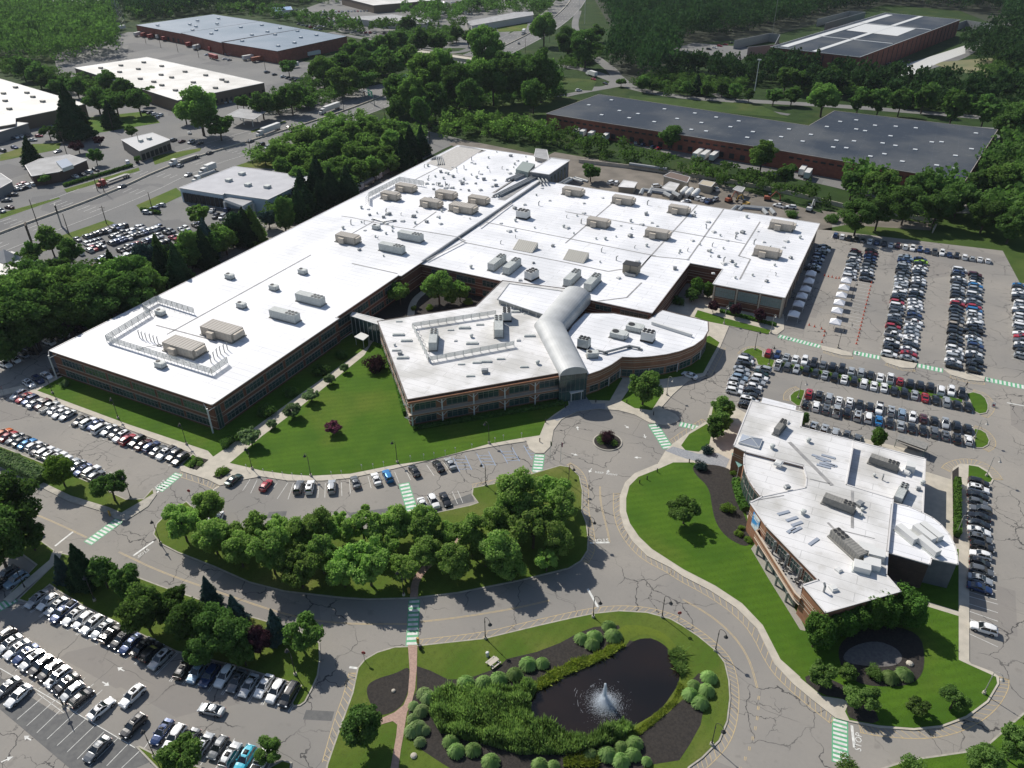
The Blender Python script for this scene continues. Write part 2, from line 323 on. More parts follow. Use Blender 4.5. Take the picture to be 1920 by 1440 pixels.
sheet('lawn', pxs([(1262, 868), (1235, 880), (1197, 895), (1180, 912), (1174, 935), (1174, 960), (1181, 982), (1198, 1007), (1222, 1030), (1281, 1068), (1341, 1099), (1391, 1132), (1430, 1173), (1463, 1237), (1500, 1270), (1540, 1290), (1600, 1200), (1500, 1100), (1405, 1000), (1390, 900), (1300, 868)]), .175, M_GRASS)
sheet('lawn', pxs([(1500, 1272), (1541, 1306), (1580, 1312), (1591, 1318), (1584, 1335), (1592, 1351), (1647, 1361), (1713, 1366), (1763, 1361), (1811, 1343), (1850, 1314), (1869, 1282), (1867, 1270), (1814, 1246), (1797, 1238), (1797, 1156), (1735, 1137), (1700, 1110), (1640, 1140), (1530, 1180)]), .17, M_GRASS)
sheet('lawn', pxs([(1690, 1095), (1745, 1040), (1797, 1030), (1797, 1147), (1738, 1129), (1710, 1115)]), .17, M_GRASS)
sheet('lawn', pxs([(1816, 873), (1834, 876), (1850, 886), (1860, 899), (1856, 905), (1815, 900)]), .17, M_GRASS)
sheet('lawn', pxs([(1277, 836), (1292, 815), (1326, 795), (1334, 812), (1330, 833), (1310, 848), (1285, 845)]), .17, M_GRASS)
sheet('lawn', pxs([(1330, 800), (1338, 757), (1352, 748), (1372, 762), (1365, 800), (1345, 822)]), .17, M_GRASS)
sheet('mulch_bed', smoothline(pxs([(1297, 872), (1302, 890), (1330, 915), (1335, 955), (1343, 985), (1365, 1012), (1405, 1030), (1410, 1000), (1392, 960), (1378, 930), (1378, 885), (1345, 872)]), 2, True), .19, M_MULCH)
sheet('mulch_bed', smoothline(pxs([(1570, 1240), (1575, 1200), (1640, 1170), (1725, 1185), (1735, 1240), (1725, 1275), (1690, 1290), (1600, 1285)]), 2, True), .19, M_MULCH)
sheet('mulch_bed', smoothline(pxs([(1502, 1273), (1541, 1305), (1583, 1311), (1590, 1318), (1586, 1333), (1594, 1350), (1650, 1360), (1640, 1330), (1590, 1290), (1530, 1262)]), 1, True), .19, M_MULCH)
M_PAVER = mat('dark_pavers', (.11, .10, .10), .85, (.16, .15, .14), 2, world=True)
sheet('patio', smoothline(pxs([(1575, 1243), (1590, 1215), (1640, 1201), (1680, 1215), (1694, 1235), (1680, 1250), (1640, 1252)]), 2, True), .205, M_PAVER)
sheet('slate_path', pxs([(1247, 846), (1283, 860), (1340, 874), (1360, 880), (1368, 862), (1345, 850), (1310, 852), (1262, 838)]), .17, M_PAVE)
sheet('planting_bed', pxs([(1785, 885), (1797, 876), (1797, 1020), (1787, 1020)]), .19, M_MULCH)
# --- left islands
island('hedge_island', pxs([(-60, 822), (0, 836), (73, 865), (170, 905), (235, 936), (270, 935), (286, 916), (293, 918), (294, 928), (278, 950), (235, 978), (215, 972), (200, 962), (133, 942), (0, 877), (-60, 852)]), M_GRASS2,
       pxs([(-60, 825), (0, 838), (73, 867), (170, 907), (235, 938), (270, 937), (286, 919), (288, 926), (262, 942), (228, 962), (205, 952), (133, 930), (0, 866), (-60, 843)]))
island('tree_row_island', pxs([(33, 1125), (100, 1060), (112, 1036), (150, 1045), (200, 1060), (300, 1098), (450, 1150), (560, 1182), (600, 1205), (601, 1237), (597, 1267), (587, 1290), (573, 1317), (563, 1324), (550, 1326), (546, 1320), (563, 1287), (440, 1250), (330, 1223), (160, 1140), (110, 1110), (93, 1098), (52, 1131)]), M_GRASS2)
island('corner_island', pxs([(-60, 1000), (20, 960), (70, 1008), (103, 1032), (95, 1060), (25, 1122), (18, 1112), (68, 1060), (40, 1040), (-60, 1045)]), M_GRASS2)
struct(strip(MB(), [px(14, 1128), px(60, 1088), px(102, 1052), px(108, 1036)], 2.2, .185).build('footpath', M_CONC))
island('lot_island', pxs([(254, 1401), (262, 1399), (300, 1418), (420, 1450), (500, 1442), (530, 1425), (548, 1430), (545, 1450), (500, 1500), (350, 1500)]), M_GRASS2)
# --- right lots
def o6(l, ox, oy, s): return [px(ox + x / s, oy + y / s) for x, y in l]
island('lot_island', o6([(320, 200), (345, 150), (400, 115), (480, 100), (560, 103), (650, 150), (640, 230), (830, 290), (790, 400), (560, 360), (530, 270), (420, 195)], 1350, 640, 8), M_GRASS)
island('lot_island', pxs([(1455, 677), (1640, 716), (1806, 750), (1804, 756), (1640, 724), (1453, 686)]), M_GRASS, kerb=.15)
island('lot_island', o6([(1440, 470), (1520, 450), (1620, 480), (1670, 525), (1700, 600), (1700, 650), (1680, 690), (1600, 705), (1530, 670), (1480, 540)], 1570, 660, 6), M_GRASS)
island('lot_island', o6([(1280, 740), (1200, 720), (1100, 760), (1040, 820), (1050, 900), (1150, 975), (1205, 980), (1270, 790)], 1350, 640, 8), M_GRASS)
island('lot_island', o6([(1530, 860), (1620, 880), (1680, 920), (1715, 1000), (1700, 1050), (1640, 1085), (1560, 1085), (1535, 1060)], 1570, 660, 6), M_GRASS)
for q in ([(1538, 648), (1597, 661), (1598, 668), (1580, 667), (1543, 657)], [(1650, 669), (1720, 682), (1714, 691), (1690, 690), (1662, 681)], [(1768, 692), (1847, 707), (1845, 716), (1815, 713), (1782, 703)]):
    struct(MB().prism(pxs(q), -.02, .15).build('crossing_island', M_CONC))
struct(MB().prism(pxs([(1592, 1448), (1640, 1445), (1700, 1425), (1840, 1405), (1880, 1370), (1960, 1300), (1990, 1500), (1590, 1500)]), -.02, .15).build('roadside_verge', M_KERB)); sheet('lawn', inset(pxs([(1592, 1448), (1640, 1445), (1700, 1425), (1840, 1405), (1880, 1370), (1960, 1300), (1990, 1500), (1590, 1500)]), .3), .17, M_GRASS)
# --- painted markings
ZM = .014
MW, MY, MG = MB(), MB(), MB()
def seg(mb, a, b, w, z=ZM): strip(mb, [a, b], w, z)
def hatch(pts, w, side=1, step=1.9, z=ZM):
    """yellow edge line with ticks between it and the kerb"""
    l = smoothline([px(*p) for p in pts], 2); l = resample(l, step); o = offset(l, w * side)
    strip(MY, o, .13, z)
    for i in range(0, len(l), 1):
        j = min(len(l) - 1, i + 1); a = ((l[i][0]), (l[i][1])); b = o[j]; seg(MY, a, b, .11, z + .003)
hatch([(787, 1211), (907, 1198), (1007, 1174), (1073, 1159), (1113, 1151), (1160, 1146), (1213, 1149), (1257, 1161), (1280, 1174), (1310, 1194), (1343, 1221), (1360, 1244), (1368, 1277), (1370, 1310), (1365, 1353), (1350, 1390), (1317, 1423), (1290, 1445)], 1.5, 1)
hatch([(1162, 925), (1162, 960), (1170, 990), (1187, 1017), (1213, 1043), (1257, 1065), (1280, 1081), (1330, 1107), (1380, 1140), (1420, 1180), (1453, 1247), (1487, 1283), (1523, 1313), (1566, 1347)], 1.5, -1)
hatch([(1610, 1358), (1647, 1365), (1713, 1370), (1763, 1365), (1813, 1347), (1853, 1317), (1873, 1283), (1873, 1268)], 1.6, -1)
hatch([(1062, 872), (1075, 880), (1087, 893), (1093, 920), (1092, 960), (1100, 985), (1104, 1010), (1103, 1033), (1092, 1052)], 1.4, 1, 1.7)
hatch([(886, 914), (947, 902), (1000, 888)], 1.2, 1)
hatch([(340, 885), (390, 901), (412, 911)], 1.6, -1)
hatch([(620, 1430), (640, 1355), (660, 1300), (668, 1262)], 1.4, 1)
hatch([(1480, 752), (1480, 742), (1487, 734), (1500, 730)], 1.6, 1, 1.4); hatch([(1823, 735), (1840, 740), (1852, 753), (1853, 767), (1840, 779)], 1.6, 1, 1.4)
hatch([(1825, 803), (1843, 809), (1855, 825), (1853, 835), (1842, 841)], 1.6, 1, 1.4); hatch([(1390, 665), (1400, 655), (1419, 652), (1431, 659)], 1.2, 1, 1.4)
hatch([(1782, 885), (1790, 876), (1812, 870), (1834, 872), (1852, 883), (1863, 899)], 2.2, 1, 1.5)
hatch([(1262, 832), (1290, 812), (1325, 790)], 1.5, 1); hatch([(1351, 650), (1322, 705)], 1.5, 1)
for q in ([(1545, 658), (1580, 668), (1598, 669)], [(1662, 681), (1690, 691), (1714, 692)], [(1782, 704), (1815, 714), (1845, 717)]): hatch(q, 1.3, -1, 1.6)
def yline(pts, gap=.12, w=.11):
    l = resample(smoothline([px(*p) for p in pts], 2), 4)
    strip(MY, offset(l, gap), w, ZM); strip(MY, offset(l, -gap), w, ZM)
yline([(0, 937), (100, 978), (163, 1008)]); yline([(223, 1035), (300, 1072), (400, 1107), (547, 1157), (640, 1170), (765, 1170)]); yline([(788, 1166), (860, 1158), (960, 1142), (1030, 1126)])
yline([(1125, 912), (1126, 945), (1138, 990), (1143, 1017)]); yline([(1280, 1124), (1330, 1152), (1375, 1190), (1405, 1235), (1420, 1290)]); yline([(0, 914), (20, 922)])
for i in range(8):
    a = (1423 - i * i * .7, 1305 + i * 19); b = (1422 - i * i * .7, 1312 + i * 19); yline([a, b])
def wline(a, b, w=.45): seg(MW, px(*a), px(*b), w)
wline((1106, 1018), (1143, 1017)); wline((1102, 1104), (1122, 1140)); wline((288, 1015), (250, 1042)); wline((137, 997), (103, 1024)); wline((1597, 1360), (1602, 1402)); wline((655, 1251), (671, 1253)); wline((389, 926), (410, 912), .4); wline((312, 908), (290, 927), .4); wline((1888, 755), (1930, 763), .4)
wline((0, 1253), (253, 1402), .13)
def crosswalk(a, b, w, n):
    a, b = px(*a), px(*b); strip(MG, [a, b], w, ZM); L = math.dist(a, b)
    for k in range(n):
        t0, t1 = (k + .25) / n, (k + .78) / n
        strip(MW, [(a[0] + (b[0] - a[0]) * t0, a[1] + (b[1] - a[1]) * t0), (a[0] + (b[0] - a[0]) * t1, a[1] + (b[1] - a[1]) * t1)], w * .86, ZM + .012)
crosswalk((777, 1124), (772, 1211), 2.3, 10); crosswalk((757, 906), (776, 967), 2.6, 9); crosswalk((1012, 852), (1007, 886), 2.6, 6); crosswalk((1224, 795), (1253, 841), 2.9, 9); crosswalk((1274, 795), (1324, 806), 2.2, 7)
crosswalk((1575, 1349), (1575, 1432), 2.6, 10); crosswalk((336, 888), (297, 920), 2.5, 8); crosswalk((224, 975), (164, 1019), 2.5, 9); crosswalk((29, 1122), (-20, 1150), 2.4, 6)
crosswalk((1460, 630), (1538, 650), 2.4, 12); crosswalk((1600, 661), (1650, 671), 2.6, 7); crosswalk((1720, 685), (1768, 695), 2.6, 6); crosswalk((1847, 711), (1930, 728), 2.6, 10)
def arrow(x, y, ang, s=.78, turn=0):
    X, Y = px(x, y); c, d = math.cos(ang), math.sin(ang)
    def T(u, v): return (X + (u * c - v * d) * s, Y + (u * d + v * c) * s, ZM)
    MW.face([T(-1.1, -.14), T(.1, -.14), T(.1, .14), T(-1.1, .14)]); MW.face([T(.1, -.6), T(1.2, 0), T(.1, .6)])
for a in [(227, 1255, R(180)), (198, 1282, 0), (52, 1384, R(180)), (13, 1424, R(60)), (1083, 803, R(120)), (1077, 852, R(0)), (1209, 818, R(-60)), (1196, 858, R(200)), (1140, 885, R(100)), (1107, 882, R(-90)), (1175, 800, R(-30))]: arrow(*a)
# lettering on the asphalt
def letters(txt, x, y, ang, size):
    cu = bpy.data.curves.new('lettering', 'FONT'); cu.body = txt; cu.size = size; cu.align_x = 'CENTER'; cu.align_y = 'CENTER'; cu.resolution_u = 2
    o = bpy.data.objects.new('tmp', cu); COL.objects.link(o); bpy.context.view_layer.update()
    me = bpy.data.meshes.new_from_object(o); bpy.data.objects.remove(o)
    X, Y = px(x, y); me.transform(Matrix.Translation((X, Y, ZM)) @ Matrix.Rotation(ang, 4, 'Z')); me.materials.clear(); me.materials.append(M_WHITE)
    return struct(link(me, 'road_lettering'))
def angpx(a, b):
    p, q = px(*a), px(*b); return math.atan2(q[1] - p[1], q[0] - p[0])
letters('STOP', 1127, 1013, angpx((1140, 1013), (1110, 1014)), 1.5); letters('STOP', 1610, 1391, angpx((1610, 1402), (1611, 1380)), 1.5); letters('KEEP  RIGHT', 1137, 888, angpx((1120, 885), (1155, 890)), 1.0)
letters('STOP', 268, 1037, angpx((280, 1030), (262, 1043)), 1.2); letters('STOP', 300, 908, angpx((308, 900), (292, 913)), 1.5)
# far lot stripes between the cones
for k in range(14):
    t = k / 13; a = (1592 - 25 * t + 13, 531 + 78 * t); b = (a[0] + 30, a[1] + 5.5 + t); wline(a, b, .1)
# handicap bays in the front row (blue)
MBL = MB()
for k in range(7):
    a = px(850 + k * 22, 858 - k * 3.8); b = px(862 + k * 22.5, 885 - k * 4); strip(MBL, [a, b], .12, ZM)
    if k % 2 == 0:
        for j in range(4):
            t = .15 + j * .22; p = (a[0] + (b[0] - a[0]) * t, a[1] + (b[1] - a[1]) * t); c = px(850 + (k + 1) * 22, 858 - (k + 1) * 3.8); d = px(862 + (k + 1) * 22.5, 885 - (k + 1) * 4); t2 = t + .12; q = (c[0] + (d[0] - c[0]) * t2, c[1] + (d[1] - c[1]) * t2); strip(MBL, [p, q], .1, ZM + .003)
sheet('asphalt_patch', pxs([(500, 972), (504, 960), (538, 958), (536, 967)]), .006, M_DARKPATCH)
sheet('asphalt_patch', pxs([(568, 1349), (574, 1331), (627, 1334), (622, 1352)]), .006, M_DARKPATCH)
sheet('asphalt_patch', pxs([(650, 962), (850, 938), (884, 925), (890, 940), (840, 952), (660, 972)]), .006, M_DARKPATCH)
sheet('asphalt_patch', pxs([(0, 1330), (0, 1270), (110, 1340), (135, 1332), (290, 1425), (255, 1440), (130, 1440)]), .006, M_DARKPATCH)
# ---------------------------------------------------------------- the highway and the districts beyond
HW = [(-120, 487), (0, 438), (200, 366), (320, 310), (467, 266), (640, 212), (790, 153), (873, 120), (940, 90), (1000, 60), (1040, 33), (1066, 8), (1078, -14)]
hw = smoothline([px(*p) for p in HW], 2)
sheet('commercial_lots_asphalt', [px(*p) for p in [(-300, 420), (-300, 260), (0, 225), (120, 200), (100, 100), (240, 60), (330, 60), (520, 110), (700, 130), (640, 170), (760, 150), (640, 260), (420, 380), (560, 330), (640, 370), (300, 540), (150, 520), (40, 560), (-300, 600)]], -.05, M_ASPH2)
sheet('distant_lots', [px(*p) for p in [(560, 20), (700, -30), (1000, -30), (1000, 10), (930, 90), (800, 90), (640, 60)]], -.05, M_ASPH2)
struct(strip(MB(), offset(hw, 9.5), 17.5, -.015).build('highway', M_ASPH2)); struct(strip(MB(), offset(hw, -9.5), 18.5, -.015).build('highway', M_ASPH2))
sheet('highway_shoulder', [px(*p) for p in [(-60, 500), (0, 476), (107, 424), (253, 380), (333, 338), (443, 310), (560, 260), (540, 245), (0, 440)]], -.03, M_ASPH2)
hl = resample(hw, 9)
for d in (18.3, 1.3, -1.3, -18): strip(MW, offset(hw, d), .18, .01)
for d in (5.2, 9, 12.8, -5.2, -9, -12.8):
    o = offset(hl, d)
    for i in range(0, len(o) - 1, 2):
        a, b = o[i], o[i + 1]; strip(MW, [a, (a[0] + (b[0] - a[0]) * .5, a[1] + (b[1] - a[1]) * .5)], .18, .01)
b = MB(); strip(b, hw, .6, .85)
for s in (-.3, .3):
    o = offset(hw, s)
    for i in range(len(o) - 1): b.face([(*o[i], -.02), (*o[i + 1], -.02), (*o[i + 1], .85), (*o[i], .85)])
tag(b.build('median_barrier', M_CONC), 'long pale concrete median barrier dividing the highway', 'barrier')
def road(pts, w, z=-.02, m=None): return struct(strip(MB(), smoothline([px(*p) for p in pts], 3), w, z).build('road', m or M_ASPH2))
road([(1110, 60), (1092, 90), (1120, 110), (1160, 140), (1150, 165), (1090, 165), (1030, 150)], 9, -.01); road([(1040, 122), (1100, 130), (1150, 150), (1200, 170), (1300, 185), (1420, 190), (1600, 200), (1960, 230)], 10, -.02)
road([(930, 212), (1060, 178), (1160, 160)], 7, -.005); road([(1340, 175), (1380, 200), (1480, 215)], 5, -.005); road([(1180, 160), (1130, 120), (1095, 85), (1075, 50), (1085, 20)], 7, -.008)
road([(1700, 140), (1760, 120), (1810, 105), (1850, 70), (1900, 40)], 8, .0); road([(620, 60), (800, 95), (860, 100), (890, 88), (880, 75)], 8, .005); road([(800, 100), (1000, 125), (1060, 128)], 9, .012)
road([(1060, 0), (1120, -60)], 14)
# yards
M_FARG = grassmat('far_grass', (.052, .088, .02), (.038, .068, .016), (.085, .10, .03))
sheet('construction_yard', pxs([(1010, 300), (1040, 285), (1300, 330), (1560, 405), (1560, 432), (1520, 430), (1280, 395), (1010, 345)]), .01, M_DIRT)
sheet('construction_yard', pxs([(840, 270), (870, 262), (1010, 290), (1010, 330), (920, 300)]), .012, M_DIRT)
sheet('loading_yard', pxs([(1010, 235), (1060, 240), (1180, 270), (1300, 300), (1470, 330), (1560, 350), (1700, 385), (1700, 365), (1560, 330), (1300, 270), (1025, 226)]), .0, M_ASPH2)
sheet('side_yard', pxs([(1690, 150), (1760, 118), (1810, 100), (1810, 85), (1700, 120), (1668, 140)]), .02, mat('gravel_yard', (.5, .5, .48), .9))
sheet('yard_edge', pxs([(1380, 120), (1260, 92), (1300, 80), (1420, 90)]), .0, M_ASPH2)
sheet('service_yard', pxs([(700, 262), (760, 235), (870, 262), (830, 280), (640, 380), (250, 610), (200, 600)]), -.04, M_ASPH2)
for q, g in (([(0, 290), (60, 270), (115, 268), (110, 280), (0, 302)], M_GRASS2), ([(285, 293), (378, 277), (375, 283), (290, 309)], M_GRASS2), ([(120, 355), (260, 314), (262, 320), (125, 361)], M_GRASS2), ([(0, 400), (110, 370), (113, 372), (0, 411)], M_GRASS2),
             ([(255, 385), (330, 352), (345, 365), (270, 400)], M_GRASS2), ([(40, 468), (200, 412), (215, 418), (60, 480)], M_GRASS2), ([(90, 228), (280, 208), (300, 230), (130, 258)], M_GRASS), ([(470, 245), (535, 226), (536, 229), (472, 249)], M_GRASS2),
             ([(440, 312), (475, 300), (540, 290), (560, 320)], M_GRASS2), ([(1050, 145), (1120, 150), (1110, 170), (1050, 168)], M_FARG), ([(860, 195), (1060, 180), (1100, 195), (1020, 230), (850, 235)], M_FARG), ([(1180, 180), (1420, 195), (1480, 222), (1180, 195)], M_FARG), ([(1740, 118), (1900, 105), (1960, 150), (1860, 150)], mat('dry_field', (.21, .19, .10), .95, (.12, .14, .06), .05, world=True)),
             ([(930, 50), (990, 45), (985, 58), (935, 60)], M_GRASS2), ([(1540, 430), (1880, 470), (1912, 530), (1990, 540), (1990, 400), (1700, 400)], grassmat('meadow', (.06, .10, .02), (.045, .08, .016), (.09, .12, .03)))):
    sheet('grass_verge', pxs(q), .01, g)
sheet('dirt_mound', pxs([(1540, 395), (1750, 420), (1745, 432), (1560, 420)]), .03, M_DIRT)
sheet('parking_lot_asphalt', pxs([(110, 620), (60, 660), (0, 690), (-120, 740), (-120, 700), (0, 640), (250, 520), (560, 385), (660, 335), (640, 370), (330, 540)]), -.03, M_ASPH)
# ================================================================ buildings
def brickmat(name, c1, c2, mort, sc=1.0):
    m = bpy.data.materials.new(name); m.use_nodes = True; nt = m.node_tree; N = nt.nodes; L = nt.links
    b = N['Principled BSDF']; b.inputs['Roughness'].default_value = .85; b.inputs['Specular IOR Level'].default_value = .25
    g = N.new('ShaderNodeNewGeometry'); s = N.new('ShaderNodeSeparateXYZ'); L.new(g.outputs['Position'], s.inputs[0])
    a = N.new('ShaderNodeMath'); a.operation = 'ADD'; L.new(s.outputs[0], a.inputs[0]); L.new(s.outputs[1], a.inputs[1])
    c = N.new('ShaderNodeCombineXYZ'); L.new(a.outputs[0], c.inputs[0]); L.new(s.outputs[2], c.inputs[1])
    t = N.new('ShaderNodeTexBrick'); t.inputs['Scale'].default_value = sc; t.inputs['Brick Width'].default_value = .8; t.inputs['Row Height'].default_value = .28; t.inputs['Mortar Size'].default_value = .025
    t.inputs['Color1'].default_value = (*c1, 1); t.inputs['Color2'].default_value = (*c2, 1); t.inputs['Mortar'].default_value = (*mort, 1); L.new(c.outputs[0], t.inputs['Vector'])
    n = N.new('ShaderNodeTexNoise'); n.inputs['Scale'].default_value = .4; L.new(g.outputs['Position'], n.inputs['Vector'])
    x = N.new('ShaderNodeMix'); x.data_type = 'RGBA'; x.blend_type = 'MULTIPLY'; x.inputs['Factor'].default_value = .5; L.new(t.outputs['Color'], x.inputs['A']); L.new(n.outputs['Fac'], x.inputs['B'])
    L.new(x.outputs['Result'], b.inputs['Base Color']); MATS[name] = m; return m
BRICK = brickmat('brick_red', (.25, .105, .062), (.20, .08, .05), (.22, .15, .11))
BRICK2 = brickmat('brick_tan', (.42, .195, .105), (.34, .155, .085), (.34, .25, .18))
BRICKD = brickmat('brick_far', (.34, .11, .07), (.27, .085, .06), (.22, .13, .10), .5)
STRIPE = mat('stone_band', (.50, .42, .33), .8)
def membrane(name, c1, c2, cs, sc, dirt):
    """white roof sheet with lap seams, ponding marks and dirt"""
    m = mat(name, c1, .6, c2, sc, .42, .62, world=True, detail=8); nt = m.node_tree; N = nt.nodes; L = nt.links; b = N['Principled BSDF']; g = N.new('ShaderNodeNewGeometry')
    src = b.inputs['Base Color'].links[0].from_socket
    t = N.new('ShaderNodeTexBrick'); t.inputs['Scale'].default_value = 1; t.inputs['Brick Width'].default_value = 22; t.inputs['Row Height'].default_value = 2.4; t.inputs['Mortar Size'].default_value = .07; t.inputs['Color1'].default_value = (1, 1, 1, 1); t.inputs['Color2'].default_value = (.965, .965, .965, 1); t.inputs['Mortar'].default_value = (cs, cs, cs, 1); L.new(g.outputs['Position'], t.inputs['Vector'])
    x = N.new('ShaderNodeMix'); x.data_type = 'RGBA'; x.blend_type = 'MULTIPLY'; x.inputs['Factor'].default_value = 1; L.new(src, x.inputs['A']); L.new(t.outputs['Color'], x.inputs['B'])
    n = N.new('ShaderNodeTexNoise'); n.inputs['Scale'].default_value = .35; n.inputs['Detail'].default_value = 6; L.new(g.outputs['Position'], n.inputs['Vector'])
    r = N.new('ShaderNodeMapRange'); r.inputs['From Min'].default_value = .6; r.inputs['From Max'].default_value = .8; r.inputs['To Max'].default_value = dirt; L.new(n.outputs['Fac'], r.inputs['Value'])
    y = N.new('ShaderNodeMix'); y.data_type = 'RGBA'; L.new(r.outputs['Result'], y.inputs['Factor']); L.new(x.outputs['Result'], y.inputs['A']); y.inputs['B'].default_value = (.42, .40, .36, 1)
    L.new(y.outputs['Result'], b.inputs['Base Color']); return m
ROOFW = membrane('roof_white', (.80, .80, .815), (.66, .665, .68), .66, .06, .45)
ROOFW2 = membrane('roof_white_worn', (.71, .70, .69), (.50, .49, .465), .70, .11, .7)
ROOFG = mat('roof_grey', (.36, .36, .36), .8, (.27, .27, .27), .2, world=True)
ROOFFAR = membrane('roof_far_white', (.68, .66, .62), (.52, .50, .46), .85, .05, .6)
ROOFK = membrane('roof_black', (.042, .052, .068), (.085, .092, .10), 1.6, .03, .12); ROOFK.node_tree.nodes['Principled BSDF'].inputs['Specular IOR Level'].default_value = .08
ROOFB = membrane('roof_bluegrey', (.11, .165, .225), (.16, .21, .27), .7, .03, .2)
COPING = mat('coping', (.62, .60, .58), .5)
COPD = mat('coping_dark', (.10, .075, .06), .5)
GLASS = mat('office_glass', (.03, .05, .05), .12, (.06, .11, .095), .25, world=True, spec=.8)
GLASSG = mat('glass_block', (.26, .31, .30), .35, (.20, .26, .25), 1.5, world=True)
MULL = mat('mullion', (.24, .23, .21), .5)
STEELW = mat('steel_white', (.62, .62, .60), .5)
STEELG = mat('steel_grey', (.33, .34, .34), .45, (.25, .26, .26), 2, metal=.3)
VAULT = mat('vault_metal', (.46, .47, .47), .6, (.39, .40, .40), .3, metal=.15, world=True, spec=.3)
TANM = mat('tan_metal', (.50, .445, .37), .7, (.42, .37, .305), 1.3, world=True)
UNITG = mat('unit_grey', (.52, .54, .52), .6, (.43, .45, .43), 1.5, world=True)
UNITD = mat('unit_dark', (.27, .26, .235), .6, (.20, .195, .18), 1.5, world=True)
BLACK = mat('black_part', (.015, .015, .016), .6)
JOINT = mat('roof_joint', (.34, .33, .32), .8, (.22, .22, .22), .5, world=True)
nwin = 0
def window(parent, A, B, z0, z1, off=.05, gm=GLASS, panes=None, name='window', mm=MULL, transom=True):
    """glazed strip between two ground points; frame and glazing bars stand proud of the glass"""
    A = Vector((*A[:2], 0)); B = Vector((*B[:2], 0)); d = B - A; L = d.length
    if L < .4: return
    d.normalize(); n = Vector((d.y, -d.x, 0)); b = MB()
    def quad(u0, u1, a, c, o, m):
        p = [A + d * u0 + n * o, A + d * u1 + n * o, A + d * u1 + n * o, A + d * u0 + n * o]
        b.face([(p[0].x, p[0].y, a), (p[1].x, p[1].y, a), (p[2].x, p[2].y, c), (p[3].x, p[3].y, c)], m)
    def bar(u0, u1, a, c):
        cx = A + d * ((u0 + u1) / 2) + n * (off + .03); b.box((cx.x, cx.y, (a + c) / 2), (u1 - u0, .1, c - a), math.atan2(d.y, d.x), 1)
    quad(0, L, z0, z1, off, 0); k = panes or max(1, round(L / 1.5)); w = .09
    bar(-.03, L + .03, z0 - .09, z0 + .02); bar(-.03, L + .03, z1 - .02, z1 + .09)
    for i in range(k + 1): u = L * i / k; bar(u - w / 2, u + w / 2, z0, z1)
    if transom and z1 - z0 > 1.2: bar(0, L, z0 + (z1 - z0) * .62, z0 + (z1 - z0) * .62 + .06)
    return b.build(name, [gm, mm], parent)
def segpt(A, B, t): return (A[0] + (B[0] - A[0]) * t, A[1] + (B[1] - A[1]) * t)
def facade(parent, A, B, rows, bay=8.5, pier=1.6, gm=GLASS):
    L = math.dist(A, B); n = max(1, round(L / bay))
    for k in range(n):
        a = segpt(A, B, (k * L / n + pier / 2) / L); c = segpt(A, B, ((k + 1) * L / n - pier / 2) / L)
        for z0, z1 in rows: window(parent, a, c, z0, z1, gm=gm)
def bands(b, poly, zs, out=.03, h=.13, m=1, skip=()):
    """thin stone courses running round a wall"""
    p = ccw(poly); n = len(p)
    for i in range(n):
        if i in skip: continue
        A, B = Vector((*p[i], 0)), Vector((*p[(i + 1) % n], 0)); d = (B - A); L = d.length
        if L < 1: continue
        d.normalize(); nn = Vector((d.y, -d.x, 0)); c = (A + B) / 2 + nn * (out / 2)
        for z in zs: b.box((c.x, c.y, z), (L + out, out + .02, h), math.atan2(d.y, d.x), m)
def block(parent, poly, z, wall=BRICK, roof=ROOFW, zs=(), lip=.35, cop=COPING, z0=-.05, wname='wall', rname='roof', th=.25, coph=.14):
    b = MB().prism(poly, z0, z - .26, 0); bands(b, poly, zs); w = b.build(wname, [wall, STRIPE], parent)
    r = MB().prism(inset(poly, -lip), z - th, z, 1, 0, bottom=True)
    p = inset(poly, -lip)
    n = len(p)
    for i in range(n):
        A, B = p[i], p[(i + 1) % n]; L = math.dist(A, B)
        if L < .5: continue
        r.box(((A[0] + B[0]) / 2, (A[1] + B[1]) / 2, z + coph / 2 - .03), (L + .2, .3, coph), math.atan2(B[1] - A[1], B[0] - A[0]), 1)
    ro = r.build(rname, [roof, cop], parent); return w, ro
ROWS2 = [(.9, 3.0), (4.7, 6.9)]
# ---------------------------------------------------------------- main office building
ZW = 8.7; ZE = 8.0
OFF = empty('office_building', (-146, 115, 0), 0, 'huge two storey brick office complex with flat bright white roofs, barrel vault and curved wing', 'building')
OFF.location = (0, 0, 0)
WB = [(-208, 115.4), (-145.7, 115.4), (-145.7, 168), (-146.9, 168), (-146.9, 203.5), (-145.7, 203.5), (-145.7, 322), (-155, 322), (-155, 350.3), (-208, 350.3)]
def zo(X, Y, z): return X * (HC - z) / (HC - 8.7), Y * (HC - z) / (HC - 8.7)
block(OFF, WB, ZW, BRICK, ROOFW, (.75, 3.25, 4.35, 7.2), cop=COPING)
facade(OFF, (-205, 115.4), (-147.5, 115.4), ROWS2, 9.4, 1.0)
facade(OFF, (-145.7, 118.5), (-145.7, 167), ROWS2, 8.1, 1.2); facade(OFF, (-146.9, 169), (-146.9, 203), ROWS2, 8.5, 1.2)
window(OFF, (-145.7, 115.8), (-145.7, 117.6), .3, 7.3, panes=2)
for X, Y, s in ((-146.2, 114.2, 1), (-207.6, 114.2, -1)):
    b = MB().tube((X, Y - .3, 0), (X, Y - .3, 7.9), .22, .22, 8); b.tube((X, Y - .3, 7.0), (X + 1.6 * s, Y + 1.0, 8.2), .09); b.tube((X, Y - .3, 7.0), (X - 2.2 * s, Y + .8, 8.2), .09); b.build('column', STEELW, OFF)
def E(x, y, z=ZE): return px(x, y, z)
